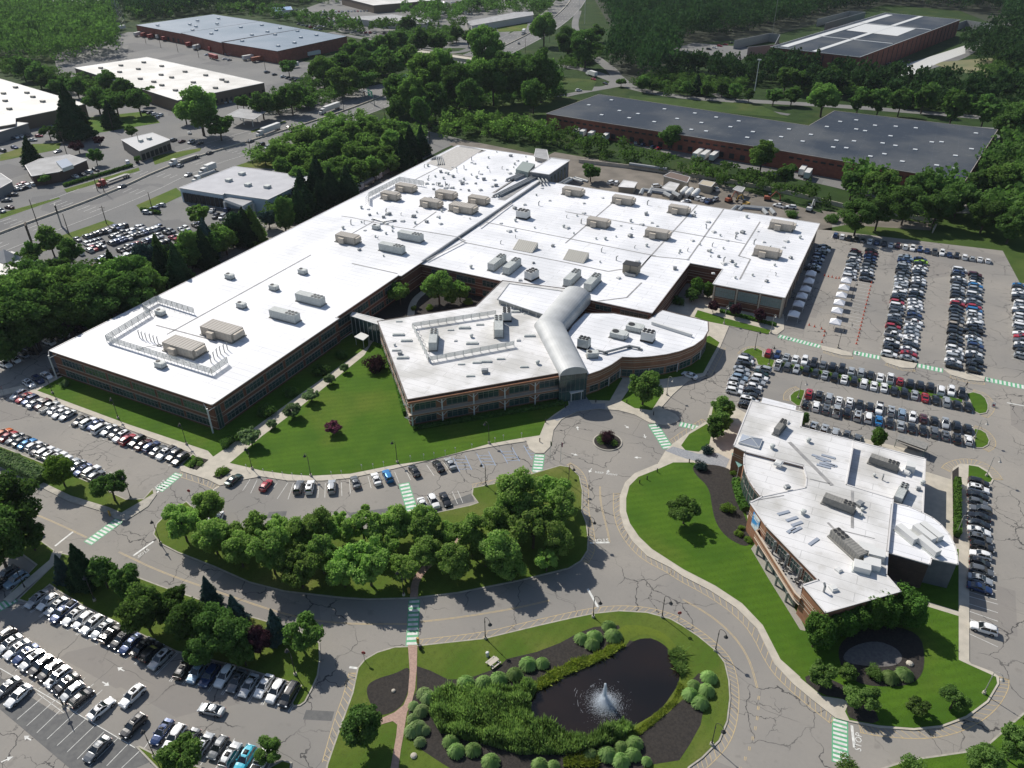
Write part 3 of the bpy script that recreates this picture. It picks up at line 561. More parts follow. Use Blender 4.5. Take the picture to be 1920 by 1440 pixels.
EB = [(-145.7, 216.5), (-90, 216.5), (-60.3, 216.5), (-60.3, 259.5), (-47.9, 259.5), (-47.9, 246), (-24.9, 246), (-24.9, 319), (-145.7, 319)]
block(OFF, EB, ZE, BRICK, ROOFW, (1.2, 3.2, 4.3, 5.2, 7.0))
facade(OFF, (-143, 216.5), (-112, 216.5), [(.8, 2.8), (4.6, 6.6)], 10, 3)
for A, B in (((-59.9 - 19, 216.5), (-73.5, 216.5)), ((-70.5, 216.5), (-61.2, 216.5))): window(OFF, A, B, 5.1, 6.7, gm=GLASS)
# glass-block band on the south-east pavilion
for k in range(3):
    a = -47.6 + k * 7.6; window(OFF, (a + .5, 246), (a + 7.1, 246), 3.7, 6.9, gm=GLASSG, panes=9)
    b = MB().box((a + .05, 245.85, 3.8), (.5, .35, 7.6)); b.build('pilaster', STRIPE, OFF)
MB().box((-25.0, 245.8, 3.8), (.6, .5, 7.6)).build('pilaster', STRIPE, OFF)
window(OFF, (-42, 246), (-38, 246), .2, 2.6, panes=3, transom=False)
for k in range(9):
    y = 248 + k * 7.9; MB().box((-24.7, y, 3.8), (.3, .5, 7.6)).build('pilaster', STRIPE, OFF)
# raised bar at the back, penthouse and plant structures
SB = pxs([(1003, 343), (1034, 300), (1068, 303), (1033, 348)], 12.0)
SBP = [(-146, 322), (-155, 350), (-146, 350), (-146, 322)]
block(OFF, [(-155, 321), (-145.9, 321), (-145.9, 350.2), (-155, 350.2)], 9.2, BRICK, ROOFG)
ST = [(-151.5, 319.3), (-142.7, 319.3), (-142.7, 342), (-151.5, 342)]
block(OFF, ST, 11.5, mat('precast_grey', (.22, .22, .23), .8, (.17, .17, .18), .5, world=True), ROOFW, wname='wall')
for k in range(5): window(OFF, (-142.68, 322 + k * 3.8), (-142.68, 323.4 + k * 3.8), 2, 9.5, panes=1, transom=False)
block(OFF, pxs([(1003, 297), (1028, 303), (1024, 285), (1006, 283)], 10), 11, mat('penthouse_tan', (.36, .33, .29), .8), ROOFG, z0=8, wname='penthouse')
b = MB()
for q in ([(967, 322), (990, 328), (1003, 312), (980, 307)],): b.prism(pxs(q, 10), 8.7, 11.2, 0)
b.build('penthouse', mat('green_grey', (.25, .29, .27), .7), OFF)
# step between the two roofs: pale parapet
MB().box((-145.6, 269, 8.45), (.5, 104, 1.0)).build('parapet', STEELG, OFF)
# pale joints and walkway pads on the roof
def joint(l, z, w=.5):
    q = pxs(l, z); b = MB()
    for a, c in zip(q, q[1:]): b.box(((a[0] + c[0]) / 2, (a[1] + c[1]) / 2, z + .02), (math.dist(a, c), w, .08), math.atan2(c[1] - a[1], c[0] - a[0]))
    b.build('roof_joint', JOINT, OFF)
for l in ([(1060, 456), (1150, 379)], [(1200, 502), (1307, 385)], [(1290, 487), (1357, 392)], [(1385, 480), (1425, 416)], [(1407, 486), (1387, 524)], [(1385, 480), (1407, 486)], [(1060, 397), (1397, 457)], [(873, 455), (1060, 492), (1140, 509), (1165, 505), (1184, 509)], [(908, 416), (1230, 480)], [(1290, 487), (1220, 480), (1188, 518)], [(1118, 565), (1175, 558), (1203, 530)]): joint(l, ZE)
for l in ([(583, 478), (313, 627)], [(660, 408), (740, 425), (857, 444), (873, 452)], [(660, 494), (745, 513)], [(660, 438), (701, 415)], [(775, 427), (818, 397)], [(640, 405), (660, 408)], [(778, 337), (860, 295)], [(930, 360), (985, 325)], [(870, 452), (800, 488)], [(900, 425), (960, 380)], [(293, 610), (407, 640)]): joint(l, ZW)
joint([(800, 485), (872, 440), (1000, 345)], ZE, .9)
for l, w in (([(860, 275), (905, 285)], 6), ([(815, 310), (905, 282)], 1.5), ([(940, 375), (990, 342)], 3.5), ([(925, 362), (975, 330)], 1.4)): joint(l, ZW, w)
# worn grey section of roof at the back corner
MB().poly(pxs([(800, 306), (857, 275), (903, 282), (845, 320)], ZW), ZW + .09, 0).build('roof_section', mat('gravel_roof', (.42, .40, .37), .9, (.5, .48, .45), .8, world=True), OFF)
# ---------------------------------------------------------------- middle office wing (angled)
ZM2 = 8.7
MP = pxs([(710, 603), (765, 748), (1058, 697), (1003, 607), (1035, 590), (1067, 543), (943, 527), (893, 575)], ZM2)
block(OFF, MP, ZM2, BRICK2, ROOFW2, (.8, 3.4, 4.3, 7.3), lip=.3, cop=COPD)
MPa, MPb, MPc = px(710, 603, ZM2), px(765, 748, ZM2), px(1058, 697, ZM2)
nb = 5
dv = Vector((MPc[0] - MPb[0], MPc[1] - MPb[1], 0)); LL = dv.length; dv.normalize(); nv = Vector((dv.y, -dv.x, 0))
for k in range(nb):
    for z0, z1 in ((.7, 3.1), (4.7, 7.1)):
        a = segpt(MPb, MPc, (k + .17) / nb); c = segpt(MPb, MPc, (k + .83) / nb); window(OFF, a, c, z0, z1)
for k in range(nb + 1):
    t = min(max(k / nb, .012), .988); p = segpt(MPb, MPc, t); q = Vector((*p, 0)) + nv * .9
    for z0, z1 in ((0, 3.5), (4.15, 7.7)):
        cb = MB().tube((q.x, q.y, z0), (q.x, q.y, z1), .2, .2, 8)
        for s in (-1, 1):
            e = q + dv * s * 1.9 - nv * .5
            cb.tube((q.x, q.y, z1 - 1.5), (e.x, e.y, z1 - .1), .09); cb.tube((q.x, q.y, z1 - .15), (e.x, e.y, z1 - .1), .07)
        cb.build('column', STEELW, OFF)
led = MB(); A = Vector((*MPb, 0)); B = Vector((*MPc, 0)); c = (A + B) / 2 + nv * .55
led.box((c.x, c.y, 3.85), (LL + .5, 1.3, .6), math.atan2(dv.y, dv.x)); led.box((c.x, c.y, 7.95), (LL + .5, 1.3, .7), math.atan2(dv.y, dv.x)); led.build('spandrel', BRICK2, OFF)
led = MB()
for z in (3.62, 4.17, 7.66): cc = (A + B) / 2 + nv * .6; led.box((cc.x, cc.y, z), (LL + .6, 1.36, .09), math.atan2(dv.y, dv.x))
led.build('ledge', STRIPE, OFF)
facade(OFF, MPa, MPb, [(.9, 2.9), (4.8, 6.9)], 5.6, 1.8)
# upper flat roof box beside the vault with louvred edge
UB = pxs([(935, 561), (956, 533), (1053, 547), (1022, 590)], 10.2)
block(OFF, UB, 10.2, STEELG, ROOFW, z0=8.7, cop=STEELG, wname='clerestory')
for k in range(6):
    a = px(937 + k * 14, 561.5 + k * 4.7, 10.2); MB().tube((a[0], a[1] - .6, 8.7), (a[0], a[1] - .6, 10.0), .08).build('post', STEELW, OFF)
# barrel vault: two runs meeting at a bend
def vault(P3, w, zb, rise):
    """barrel roof swept along a bent line, mitred at the bend"""
    b = MB(); N_ = 16; rings = []
    P3 = [Vector((*p, 0)) for p in P3]
    for i_, P in enumerate(P3):
        d0 = (P - P3[i_ - 1]).normalized() if i_ else None; d1 = (P3[i_ + 1] - P).normalized() if i_ < len(P3) - 1 else None
        d = ((d0 or d1) + (d1 or d0)).normalized(); n = Vector((-d.y, d.x, 0)); k_ = 1 / max(.3, d.dot(d1 or d0))
        rings.append([tuple(P + n * (w[i_] / 2 * k_ * math.cos(math.pi * k / N_)) + Vector((0, 0, zb + rise[i_] * math.sin(math.pi * k / N_)))) for k in range(N_ + 1)])
    for a, c in zip(rings, rings[1:]):
        for k in range(N_): b.face([a[k], c[k], c[k + 1], a[k + 1]][::-1])
        for s_ in (0, -1):
            p, q = Vector(a[s_]), Vector(c[s_]); b.face([(p.x, p.y, 6.8), (q.x, q.y, 6.8), tuple(q), tuple(p)])
    b.face(rings[0]); b.face(rings[-1][::-1]); r0 = rings[0]
    for p, q in zip(r0, r0[1:]): b.tube(p, q, .14, .14, 5, 1)
    return b.build('barrel_vault', [VAULT, STEELW], OFF), rings
ent = px(1076, 702, 9.0); bend = px(1030, 612, 9.0); far = px(1082, 552, 9.0)
vault([ent, bend, far], [7.8, 8.8, 9.6], 9.0, [2.3, 2.6, 2.9])
# glazed entrance under the vault mouth
dE = (Vector(bend) - Vector(ent)).normalized(); nE = Vector((-dE.y, dE.x)); gb = MB(); e0 = Vector(ent) + dE * .4
pts = [(e0 + nE * (3.9 * math.cos(math.pi * k / 12))) for k in range(13)]
prof = [(p.x, p.y, 9.0 + 2.2 * math.sin(math.pi * k / 12)) for k, p in enumerate(pts)]
gb.face([(pts[0].x, pts[0].y, 0)] + prof + [(pts[-1].x, pts[-1].y, 0)], 0)
for k in range(6):
    u = -3.2 + k * 1.28; q = e0 - dE * .06 + nE * u; zt = 9.0 + 2.15 * math.sqrt(max(0, 1 - (u / 3.9) ** 2)); gb.tube((q.x, q.y, 0), (q.x, q.y, zt), .045, .045, 4, 1)
for z in (3.4, 7.2):
    w_ = 3.85 if z < 9 else 3.8; a = e0 - dE * .06 - nE * w_; c = e0 - dE * .06 + nE * w_; gb.tube((a.x, a.y, z), (c.x, c.y, z), .05, .05, 4, 1)
gb.build('entrance_glazing', [GLASS, MULL], OFF)
sw = MB()
for s in (-1, 1):
    a = e0 + nE * s * 3.9; c = a + dE * 14; sw.face([(a.x, a.y, 0), (c.x, c.y, 0), (c.x, c.y, 9), (a.x, a.y, 9)], 0)
sw.build('entrance_side_wall', GLASS, OFF)
cp_ = pxs([(1064, 729), (1086, 722), (1094, 733), (1070, 738)], 3.2)
b = MB().prism(cp_, 3.0, 3.35, 0, 0, True)
for p in inset(cp_, .4)[:4]: b.tube((*p, 0), (*p, 3.0), .12, .12, 8)
b.build('entrance_canopy', STEELW, OFF)
# curved wing
ZC = 7.0
CW = pxs([(1098, 588), (1150, 588), (1216, 600), (1242, 582), (1326, 603), (1327, 620), (1318, 635), (1300, 648), (1275, 658), (1250, 664), (1220, 668), (1190, 670), (1166, 669), (1158, 675), (1145, 684), (1125, 694), (1095, 704), (1082, 680), (1055, 640), (1075, 610)], ZC)
block(OFF, CW, ZC, BRICK2, ROOFW, (.7, 2.9, 3.6, 5.2, 5.9), lip=.25, cop=COPD)
cwl = pxs([(1326, 606), (1327, 620), (1318, 635), (1300, 648), (1275, 658), (1250, 664), (1220, 668), (1190, 670), (1166, 669), (1158, 675), (1145, 684), (1125, 694), (1097, 703)], ZC)[::-1]
for i in range(len(cwl) - 1):
    a, c = segpt(cwl[i], cwl[i + 1], .08), segpt(cwl[i], cwl[i + 1], .92); window(OFF, a, c, .6, 2.7, panes=max(2, round(math.dist(a, c) / 1.5)))
for p in cwl[::2]: MB().tube((*offset([p, (p[0] + 1, p[1])], -.5)[0], 0), (*offset([p, (p[0] + 1, p[1])], -.5)[0], 3.2), .15).build('column', STEELW, OFF)
LWB = pxs([(1218, 605), (1242, 585), (1325, 604), (1294, 635)], 8.4)
b = MB(); q = pxs([(1222, 608), (1297, 632)], ZC); b.box(((q[0][0] + q[1][0]) / 2, (q[0][1] + q[1][1]) / 2, 7.5), (math.dist(*q), .6, 1.0), math.atan2(q[1][1] - q[0][1], q[1][0] - q[0][0])); b.build('roof_step', STEELW, OFF)
# glass link and its canopy
LK = pxs([(658, 592), (662, 586), (722, 601), (712, 609)], 7.0)
block(OFF, LK, 7.0, GLASS, ROOFW2, cop=STEELW, lip=.1, wname='glass_link')
for k in range(8):
    p = segpt(LK[0], LK[3], k / 7); MB().tube((p[0], p[1] - .1, 0), (p[0], p[1] - .1, 6.8), .07, .07, 4).build('mullion', STEELW, OFF)
cpy = pxs([(664, 632), (678, 623), (692, 630), (681, 639)], 3)
b = MB().prism(cpy, 2.9, 3.15, 0, 0, True)
for p in inset(cpy, .3): b.tube((*p, 0), (*p, 2.9), .08)
b.build('side_canopy', STEELW, OFF)
# ---------------------------------------------------------------- pavilion building
PAV = empty('pavilion_building', (0, 0, 0), 0, 'smaller angular brick building with white roof, half round glass front and blue banner', 'building')
ZP = 8.0
P1 = pxs([(1377, 836), (1410, 752), (1505, 774), (1500, 801), (1600, 827), (1585, 909), (1673, 936), (1663, 1034), (1660, 1078), (1686, 1108), (1548, 1147), (1507, 1098), (1537, 1088), (1437, 985), (1408, 943), (1430, 932), (1512, 915), (1514, 897), (1508, 874), (1398, 846)], ZP)
block(PAV, P1, ZP, BRICK2, ROOFW2, (5.2, 5.8), lip=.15)
arcp = pxs([(1398, 847), (1396, 858), (1396, 872), (1400, 888), (1407, 903), (1416, 917), (1427, 930), (1440, 929), (1509, 914), (1511, 897), (1505, 876)], 7.3)
block(PAV, arcp, 7.4, BRICK2, ROOFW2, lip=.15)
for i in range(2, 6):
    a, c = ccw(arcp), None
arc2 = pxs([(1396, 872), (1400, 888), (1407, 903), (1416, 917), (1427, 930)], 7.3)
for a, c in zip(arc2, arc2[1:]): window(PAV, segpt(a, c, .05), segpt(a, c, .95), .3, 6.6, panes=2)
block(PAV, pxs([(1600, 828), (1732, 861), (1727, 960), (1674, 938), (1586, 910)], 6.2), 6.2, BRICK2, ROOFW2)
MB().prism(pxs([(1700, 866), (1718, 871), (1716, 880), (1698, 876)], 7.5), 6.2, 8.0).build('stair_hood', STEELW, PAV)
SEP = pxs([(1674, 944), (1702, 950), (1727, 961), (1748, 972), (1763, 984), (1778, 1002), (1788, 1022), (1793, 1040), (1794, 1057), (1745, 1046), (1742, 1057), (1665, 1035)], 7.1)
SLATE = mat('slate_wall', (.10, .115, .13), .8, (.13, .145, .16), .8, world=True)
block(PAV, SEP, 7.1, SLATE, ROOFW, lip=.15)
qa, qb = px(1665, 1035, 7.1), px(1742, 1057, 7.1); dd_ = math.atan2(qb[1] - qa[1], qb[0] - qa[0]); MB().box(((qa[0] + qb[0]) / 2, (qa[1] + qb[1]) / 2, 3.3), (math.dist(qa, qb), .2, 6.7), dd_).build('wall', brickmat('brick_brown', (.12, .085, .07), (.10, .07, .06), (.12, .10, .09)), PAV)
# projecting low canopy north
MB().prism(pxs([(1430, 745), (1493, 761), (1491, 772), (1427, 756)], 4.5), 4.1, 4.5, 0, 0, True).build('porch_roof', ROOFW, PAV)
# terrace
T0 = pxs([(1416, 1001), (1437, 987), (1538, 1089), (1505, 1098), (1500, 1122), (1490, 1116)], 4.2)
MB().prism(inset(T0, .9), -.02, 2.8, 0).build('undercroft', GLASS, PAV); MB().prism(T0, 2.8, 4.0, 0, 1, True).build('terrace', [BRICK2, mat('terrace_floor', (.40, .39, .37), .9, (.33, .32, .31), 1.5, world=True)], PAV)
tl = pxs([(1437, 987), (1416, 1001), (1490, 1118), (1500, 1128)], 4.2)
b = MB()
for a, c in zip(tl, tl[1:]): b.box(((a[0] + c[0]) / 2, (a[1] + c[1]) / 2, 4.5), (math.dist(a, c), .3, 1.1), math.atan2(c[1] - a[1], c[0] - a[0]))
b.build('terrace_parapet', BRICK2, PAV)
b = MB()
for z in (3.3, 4.0, 5.07):
    for a, c in zip(tl[1:], tl[2:]): b.box(((a[0] + c[0]) / 2, (a[1] + c[1]) / 2, z), (math.dist(a, c), .38, .1), math.atan2(c[1] - a[1], c[0] - a[0]))
b.build('ledge', STRIPE, PAV)
ta, tb = px(1437, 987, ZP), px(1537, 1088, ZP)
for k in range(4): window(PAV, segpt(ta, tb, .03 + k * .245), segpt(ta, tb, .24 + k * .245), 4.3, 6.9, panes=4)
for k in range(1, 4): p = segpt(ta, tb, k * .245 + .012); MB().tube((p[0] - .7, p[1] - .5, 4), (p[0] - .7, p[1] - .5, 7.6), .22, .22, 8).build('column', STEELG, PAV)
tl2 = pxs([(1416, 1001), (1490, 1118)], 4.2)
for k in range(4): p = segpt(tl2[0], tl2[1], .12 + k * .25); MB().tube((*p, 0), (*p, 2.8), .25, .25, 10).build('column', STEELG, PAV)
sheet('gravel_strip', pxs([(1408, 1030), (1416, 1020), (1500, 1160), (1512, 1185), (1500, 1182), (1440, 1085)]), .2, mat('gravel', (.34, .32, .27), .95, (.24, .23, .20), 6, world=True))
# front corner courses
b = MB(); a, c = px(1507, 1098, ZP), px(1548, 1147, ZP)
for z in (3.3, 4.3, 5.3): b.box(((a[0] + c[0]) / 2, (a[1] + c[1]) / 2, z), (math.dist(a, c), .1, .12), math.atan2(c[1] - a[1], c[0] - a[0]))
b.build('ledge', STRIPE, PAV)
# banner on the wall
a, c = px(1408, 943, ZP), px(1437, 985, ZP); d = Vector((c[0] - a[0], c[1] - a[1])).normalized(); n = Vector((d.y, -d.x))
BAN = empty('wall_banner', (0, 0, 0), 0, 'tall blue and white fabric banner hanging on the pavilion brick wall', 'banner')
b = MB(); ang = math.atan2(d.y, d.x); q = Vector(a) + d * 3.4 + n * .12
b.box((q.x, q.y, 5.3), (3.0, .08, 3.8), ang, 0); b.build('cloth', mat('banner_blue', (.04, .27, .60), .7, (.60, .68, .70), .6, .42, .58, world=True), BAN)
b = MB(); q2 = q + n * .06
b.box((q2.x, q2.y, 6.6), (2.4, .05, .5), ang, 0); b.box((q2.x, q2.y, 5.95), (1.8, .05, .22), ang, 0); b.build('print', STEELW, BAN)
# roof features of the pavilion
def roofbar(l, z, w, h, m, name, parent):
    a, c = pxs(l, z); return MB().box(((a[0] + c[0]) / 2, (a[1] + c[1]) / 2, z + h / 2 - .01), (math.dist(a, c), w, h), math.atan2(c[1] - a[1], c[0] - a[0])).build(name, m, parent)
SKY = mat('skylight', (.32, .35, .40), .2, spec=.8)
for l in ([(1522, 853), (1557, 865)], [(1540, 853), (1566, 860)], [(1530, 858), (1548, 866)], [(1536, 868), (1565, 875)], [(1543, 866), (1569, 875)], [(1531, 871), (1557, 878)], [(1458, 965), (1480, 959)], [(1474, 977), (1495, 970)], [(1484, 986), (1504, 979)], [(1476, 999), (1491, 990)], [(1484, 998), (1502, 989)], [(1517, 1022), (1534, 1010)]): roofbar(l, ZP, .7, .18, SKY, 'skylight', PAV)
for l, w in (([(1480, 829), (1560, 910)], .9), ([(1400, 847), (1506, 872)], .25), ([(1518, 898), (1556, 907)], .25), ([(1598, 920), (1598, 990)], .6), ([(1405, 940), (1470, 929), (1512, 915)][:2], .2), ([(1552, 980), (1570, 998)], .5), ([(1580, 995), (1640, 1010)], .15), ([(1672, 945), (1663, 1034)], .3)): roofbar(l, ZP, w, .07, JOINT, 'roof_joint', PAV)
PY = px(1407, 829, 8.0); MB().box((PY[0], PY[1], 8.25), (5, 4, .5)).build('skylight_kerb', STEELW, PAV)
b = MB(); i0 = (PY[0], PY[1], 9.4)
for (sx, sy), (tx, ty) in (((-1, -1), (1, -1)), ((1, -1), (1, 1)), ((1, 1), (-1, 1)), ((-1, 1), (-1, -1))): b.face([(PY[0] + sx * 2.4, PY[1] + sy * 1.9, 8.5), (PY[0] + tx * 2.4, PY[1] + ty * 1.9, 8.5), i0], 0); b.tube((PY[0] + sx * 2.4, PY[1] + sy * 1.9, 8.5), i0, .08, .08, 4, 1)
b.build('pyramid_skylight', [SKY, STEELW], PAV)
# glass porch at the pavilion's west door
gp = pxs([(1372, 850), (1386, 846), (1398, 868), (1385, 876)], 4)
b = MB().prism(gp, 3.8, 4.0, 0, 0, True)
for p in inset(gp, .2): b.tube((*p, 0), (*p, 3.8), .1, .1, 6, 1)
b.build('glass_porch', [mat('green_glass', (.20, .36, .33), .2, spec=.8), STEELW], PAV)
# ---------------------------------------------------------------- background buildings
def shed(name, label, pts, z, wall, roof, cop=COPING, lip=.2, zs=(), cat='warehouse', z0=-.12):
    e = empty(name, (0, 0, 0), 0, label, cat); P = pxs(pts, z); block(e, P, z, wall, roof, zs, lip, cop, z0); return e, ccw(P)
def bits(e, n, pts, z, m, name='roof_vent', s=(1.2, 2.2, .8)):
    """scattered skylights and vents that belong to the building's roof"""
    (x0, y0), (x1, y1), (x2, y2), (x3, y3) = pts; k = 0
    for i in range(n[0]):
        for j in range(n[1]):
            u = (i + .5) / n[0] + random.uniform(-.045, .045); v = (j + .5) / n[1] + random.uniform(-.06, .06)
            if random.random() < .1: continue
            X = (x0 * (1 - u) + x1 * u) * (1 - v) + (x3 * (1 - u) + x2 * u) * v; Y = (y0 * (1 - u) + y1 * u) * (1 - v) + (y3 * (1 - u) + y2 * u) * v
            p = px(X, Y, z); MB().box((p[0], p[1], z + s[2] / 2), s, 0).build(name, m, e)
def wallparts(e, a, c, n, z0, z1, w, m, name, off=.12):
    for k in range(n):
        p = segpt(a, c, (k + .5) / n); d = math.atan2(c[1] - a[1], c[0] - a[0]); MB().box((p[0] + math.sin(d) * off, p[1] - math.cos(d) * off, (z0 + z1) / 2), (w, .2, z1 - z0), d).build(name, m, e)
e, P = shed('warehouse', 'long red brick warehouse under a dark roof dotted with skylights, behind the work yard', [(1025, 213), (1123, 177), (1517, 236), (1565, 208), (1870, 243), (1808, 340), (1463, 282)], 9, BRICKD, ROOFK, mat('coping_grey', (.3, .27, .24), .6))
PALE = mat('pale_skylight', (.55, .57, .58), .5)
bits(e, (8, 3), [(1140, 182), (1510, 240), (1450, 275), (1050, 210)], 9, PALE, 'roof_skylight', (2, 2, .4)); bits(e, (8, 4), [(1570, 215), (1850, 247), (1795, 328), (1480, 275)], 9, PALE, 'roof_skylight', (2, 2, .4))
W0, W1, W2 = px(1025, 213, 9), px(1463, 282, 9), px(1808, 340, 9)
wallparts(e, segpt(W0, W1, .3), segpt(W0, W1, .97), 16, 1, 3.6, 2.6, BLACK, 'dock_door'); wallparts(e, segpt(W0, W1, .05), segpt(W0, W1, .95), 30, 6, 6.9, 2.4, BLACK, 'window'); wallparts(e, segpt(W1, W2, .4), segpt(W1, W2, .6), 4, .2, 4.2, 4, BLACK, 'dock_door'); wallparts(e, segpt(W1, W2, .05), segpt(W1, W2, .8), 16, 6, 6.9, 2.4, BLACK, 'window')
MB().prism(pxs([(1823, 237), (1868, 240), (1876, 256), (1868, 262)], 5), 0, 5, 0).build('lean_to', STEELG, e)
e, P = shed('warehouse', 'far red brick warehouse with black roof crossed by white strips, backed by forest', [(1445, 88), (1612, 107), (1800, 37), (1660, 24)], 14, BRICKD, ROOFK, STEELW)
for l, w in (([(1527, 97), (1727, 31)], 4), ([(1470, 88), (1668, 28)], 6), ([(1535, 68), (1673, 82)], 1.5), ([(1612, 43), (1745, 56)], 1.5)): roofbar(l, 14, w, .3, STEELW, 'roof_strip', e)
MB().poly(pxs([(1586, 57), (1622, 45), (1717, 54), (1682, 68)], 14), 14.2).build('roof_platform', STEELW, e)
wallparts(e, px(1445, 88, 14), px(1612, 107, 14), 9, .2, 12.5, .7, BLACK, 'pilaster'); wallparts(e, px(1612, 107, 14), px(1800, 37, 14), 22, .2, 12.5, .9, BLACK, 'pilaster')
for pts in ([(1375, 92), (1440, 78), (1460, 80), (1450, 100), (1400, 105)], [(1530, 50), (1590, 34), (1620, 36), (1545, 58)], [(1792, 58), (1808, 52), (1858, 60), (1850, 70)]):
    l = pxs(pts, 0); b = MB()
    for a, c in zip(l, l[1:]): b.box(((a[0] + c[0]) / 2, (a[1] + c[1]) / 2, 3.5), (math.dist(a, c), .5, 7), math.atan2(c[1] - a[1], c[0] - a[0]))
    b.build('screen_wall', STEELG, e)
e, P = shed('warehouse', 'blue grey roofed brick warehouse with red trailers at its docks', [(255, 47), (400, 27), (487, 40), (340, 63)], 9, BRICKD, ROOFB, mat('coping_black', (.05, .05, .06), .6))
for q in ([(340, 62), (488, 40), (566, 54), (415, 80)], [(415, 79), (566, 54), (650, 68), (520, 96)]):
    block(e, pxs(q, 9.6), 9.6, BRICKD, ROOFB, cop=MATS['coping_black'])
bits(e, (4, 6), [(270, 48), (395, 30), (640, 68), (510, 92)], 9.6, PALE, 'roof_vent', (2.5, 2.5, 1.2)); wallparts(e, px(255, 47, 9), px(520, 96, 9.6), 26, .8, 4, 3, BLACK, 'dock_door')
e, P = shed('warehouse', 'wide white roofed warehouse with brown walls beside the highway trees', [(140, 127), (275, 107), (495, 155), (333, 188)], 8, mat('brown_wall', (.16, .12, .085), .8), ROOFFAR)
bits(e, (3, 6), [(160, 127), (270, 112), (480, 155), (335, 182)], 8, UNITD, 'roof_unit', (3, 2, 1.2)); wallparts(e, px(333, 188, 8), px(495, 155, 8), 18, 1.5, 3.5, 1.6, BLACK, 'window')
e, P = shed('warehouse', 'white roofed warehouse at the left edge behind a tree row', [(-80, 135), (0, 148), (160, 195), (28, 222), (28, 232), (-80, 250)], 7.5, mat('brown_wall', (.16, .12, .085), .8), ROOFFAR); bits(e, (2, 4), [(-20, 152), (30, 160), (130, 192), (-10, 215)], 7.5, UNITD, 'roof_unit', (3, 2, 1.2))
e, P = shed('office_annex', 'low grey walled annex with white roof in front of the left warehouse', [(-80, 222), (0, 226), (52, 231), (0, 247), (-80, 262)], 6, mat('grey_wall', (.2, .2, .2), .8), ROOFFAR, cat='building')
K1 = px(337, 352, 6.5); e, P = shed('car_dealership', 'pale blue walled dealership with flat grey roof and white entrance portal', [(337, 352), (440, 312), (587, 333), (502, 374), (420, 362), (417, 365)], 6.5, mat('pale_blue_wall', (.42, .50, .56), .7), mat('roof_pale_grey', (.46, .46, .48), .8, (.40, .40, .42), .2, world=True), cat='building')
wallparts(e, px(340, 353, 6.5), px(417, 365, 6.5), 9, .3, 4.6, 2.2, BLACK, 'window'); bits(e, (3, 2), [(440, 320), (560, 335), (500, 362), (400, 345)], 6.5, UNITG, 'roof_unit', (2.5, 2.5, 1.2))
b = MB(); q = pxs([(420, 374), (443, 368), (474, 377), (455, 387)], 5); b.prism(q, 3.9, 5.2, 0, 1, True)
for p in q: b.box((p[0], p[1], 2), (1, 1, 4))
b.build('entrance_portal', [STEELW, ROOFG], e)
e, P = shed('petrol_station', 'filling station canopy with flat dark top beside the highway', [(425, 217), (450, 204), (498, 209), (475, 224)], 6, BLACK, ROOFG, cat='petrol station')
for o in list(e.children):
    if o.name.startswith('wall'): bpy.data.objects.remove(o)
b = MB()
for x, y in ((435, 216), (448, 209), (480, 212), (472, 221), (455, 218)): p = px(x, y, 5); b.tube((*p, 0), (*p, 5.8), .3, .3, 8)
b.build('canopy_posts', STEELW, e)
e, P = shed('restaurant', 'small square grey restaurant with parapet roof beside its drive-through lane', [(228, 262), (262, 283), (318, 262), (285, 249)], 5.5, mat('taupe_wall', (.22, .19, .165), .8), mat('roof_mid', (.5, .5, .5), .8), cat='restaurant')
bits(e, (2, 1), [(245, 262), (290, 258), (290, 262), (265, 272)], 5.5, UNITG, 'roof_unit', (2, 2, 1.2)); wallparts(e, px(262, 283, 5.5), px(318, 262, 5.5), 7, .5, 3.5, 2.2, BLACK, 'window')
e, P = shed('bank_building', 'low dark brown bank with grey roof and sloped blue skylight', [(48, 310), (75, 298), (128, 290), (162, 300), (110, 322), (60, 330)], 5, mat('dark_brown_wall', (.10, .065, .05), .8), ROOFG, cat='bank')
MB().prism(pxs([(105, 303), (125, 297), (137, 309), (117, 316)], 6.5), 4.8, 6.6, 0, 1).build('skylight', [STEELW, SKY], e)
e, P = shed('shop_building', 'flat white roofed shop at the left edge above the hedge trees', [(-40, 482), (20, 472), (78, 492), (30, 520), (-40, 530)], 5, mat('pale_wall', (.5, .48, .45), .8), ROOFFAR, cat='shop'); bits(e, (2, 1), [(20, 490), (45, 490), (45, 500), (20, 505)], 5, UNITG, 'roof_unit', (2.5, 2, 1.2))
b = MB(); q = pxs([(-20, 486), (15, 475), (45, 484), (12, 496)], 5.2); ap = (sum(p[0] for p in q) / 4, sum(p[1] for p in q) / 4, 9)
for k in range(4): b.face([(*ccw(q)[k], 5.2), (*ccw(q)[(k + 1) % 4], 5.2), ap])
b.build('hip_roof', ROOFG, e)
e, P = shed('shop_building', 'small dark canopied shop cut by the left edge near the highway', [(-60, 330), (0, 325), (22, 340), (0, 352), (-60, 360)], 4.5, mat('grey_wall', (.2, .2, .2), .8), ROOFG, cat='shop')
e, P = shed('industrial_building', 'far pale industrial building at the top left corner', [(65, 2), (185, -3), (187, 6), (70, 18)], 8, mat('pale_wall2', (.5, .48, .44), .8), ROOFFAR, cat='building')
e, P = shed('industrial_building', 'low long building with dark roof and red end wall near the top', [(645, 33), (735, 27), (810, 37), (795, 45), (710, 40)], 6, mat('pale_wall', (.5, .48, .45), .8), ROOFG, cat='building')
e, P = shed('motel_building', 'long narrow white motel building with grey roof beside the ramp', [(872, 41), (965, 23), (998, 22), (1000, 28), (885, 48)], 6, mat('pale_wall', (.5, .48, .45), .8), ROOFG, cat='motel')
e, P = shed('industrial_building', 'bright blue and white shed among trees near the top', [(505, 15), (545, 12), (548, 18), (512, 22)], 6, mat('pale_wall', (.5, .48, .45), .8), mat('roof_blue', (.12, .24, .42), .6), cat='building')
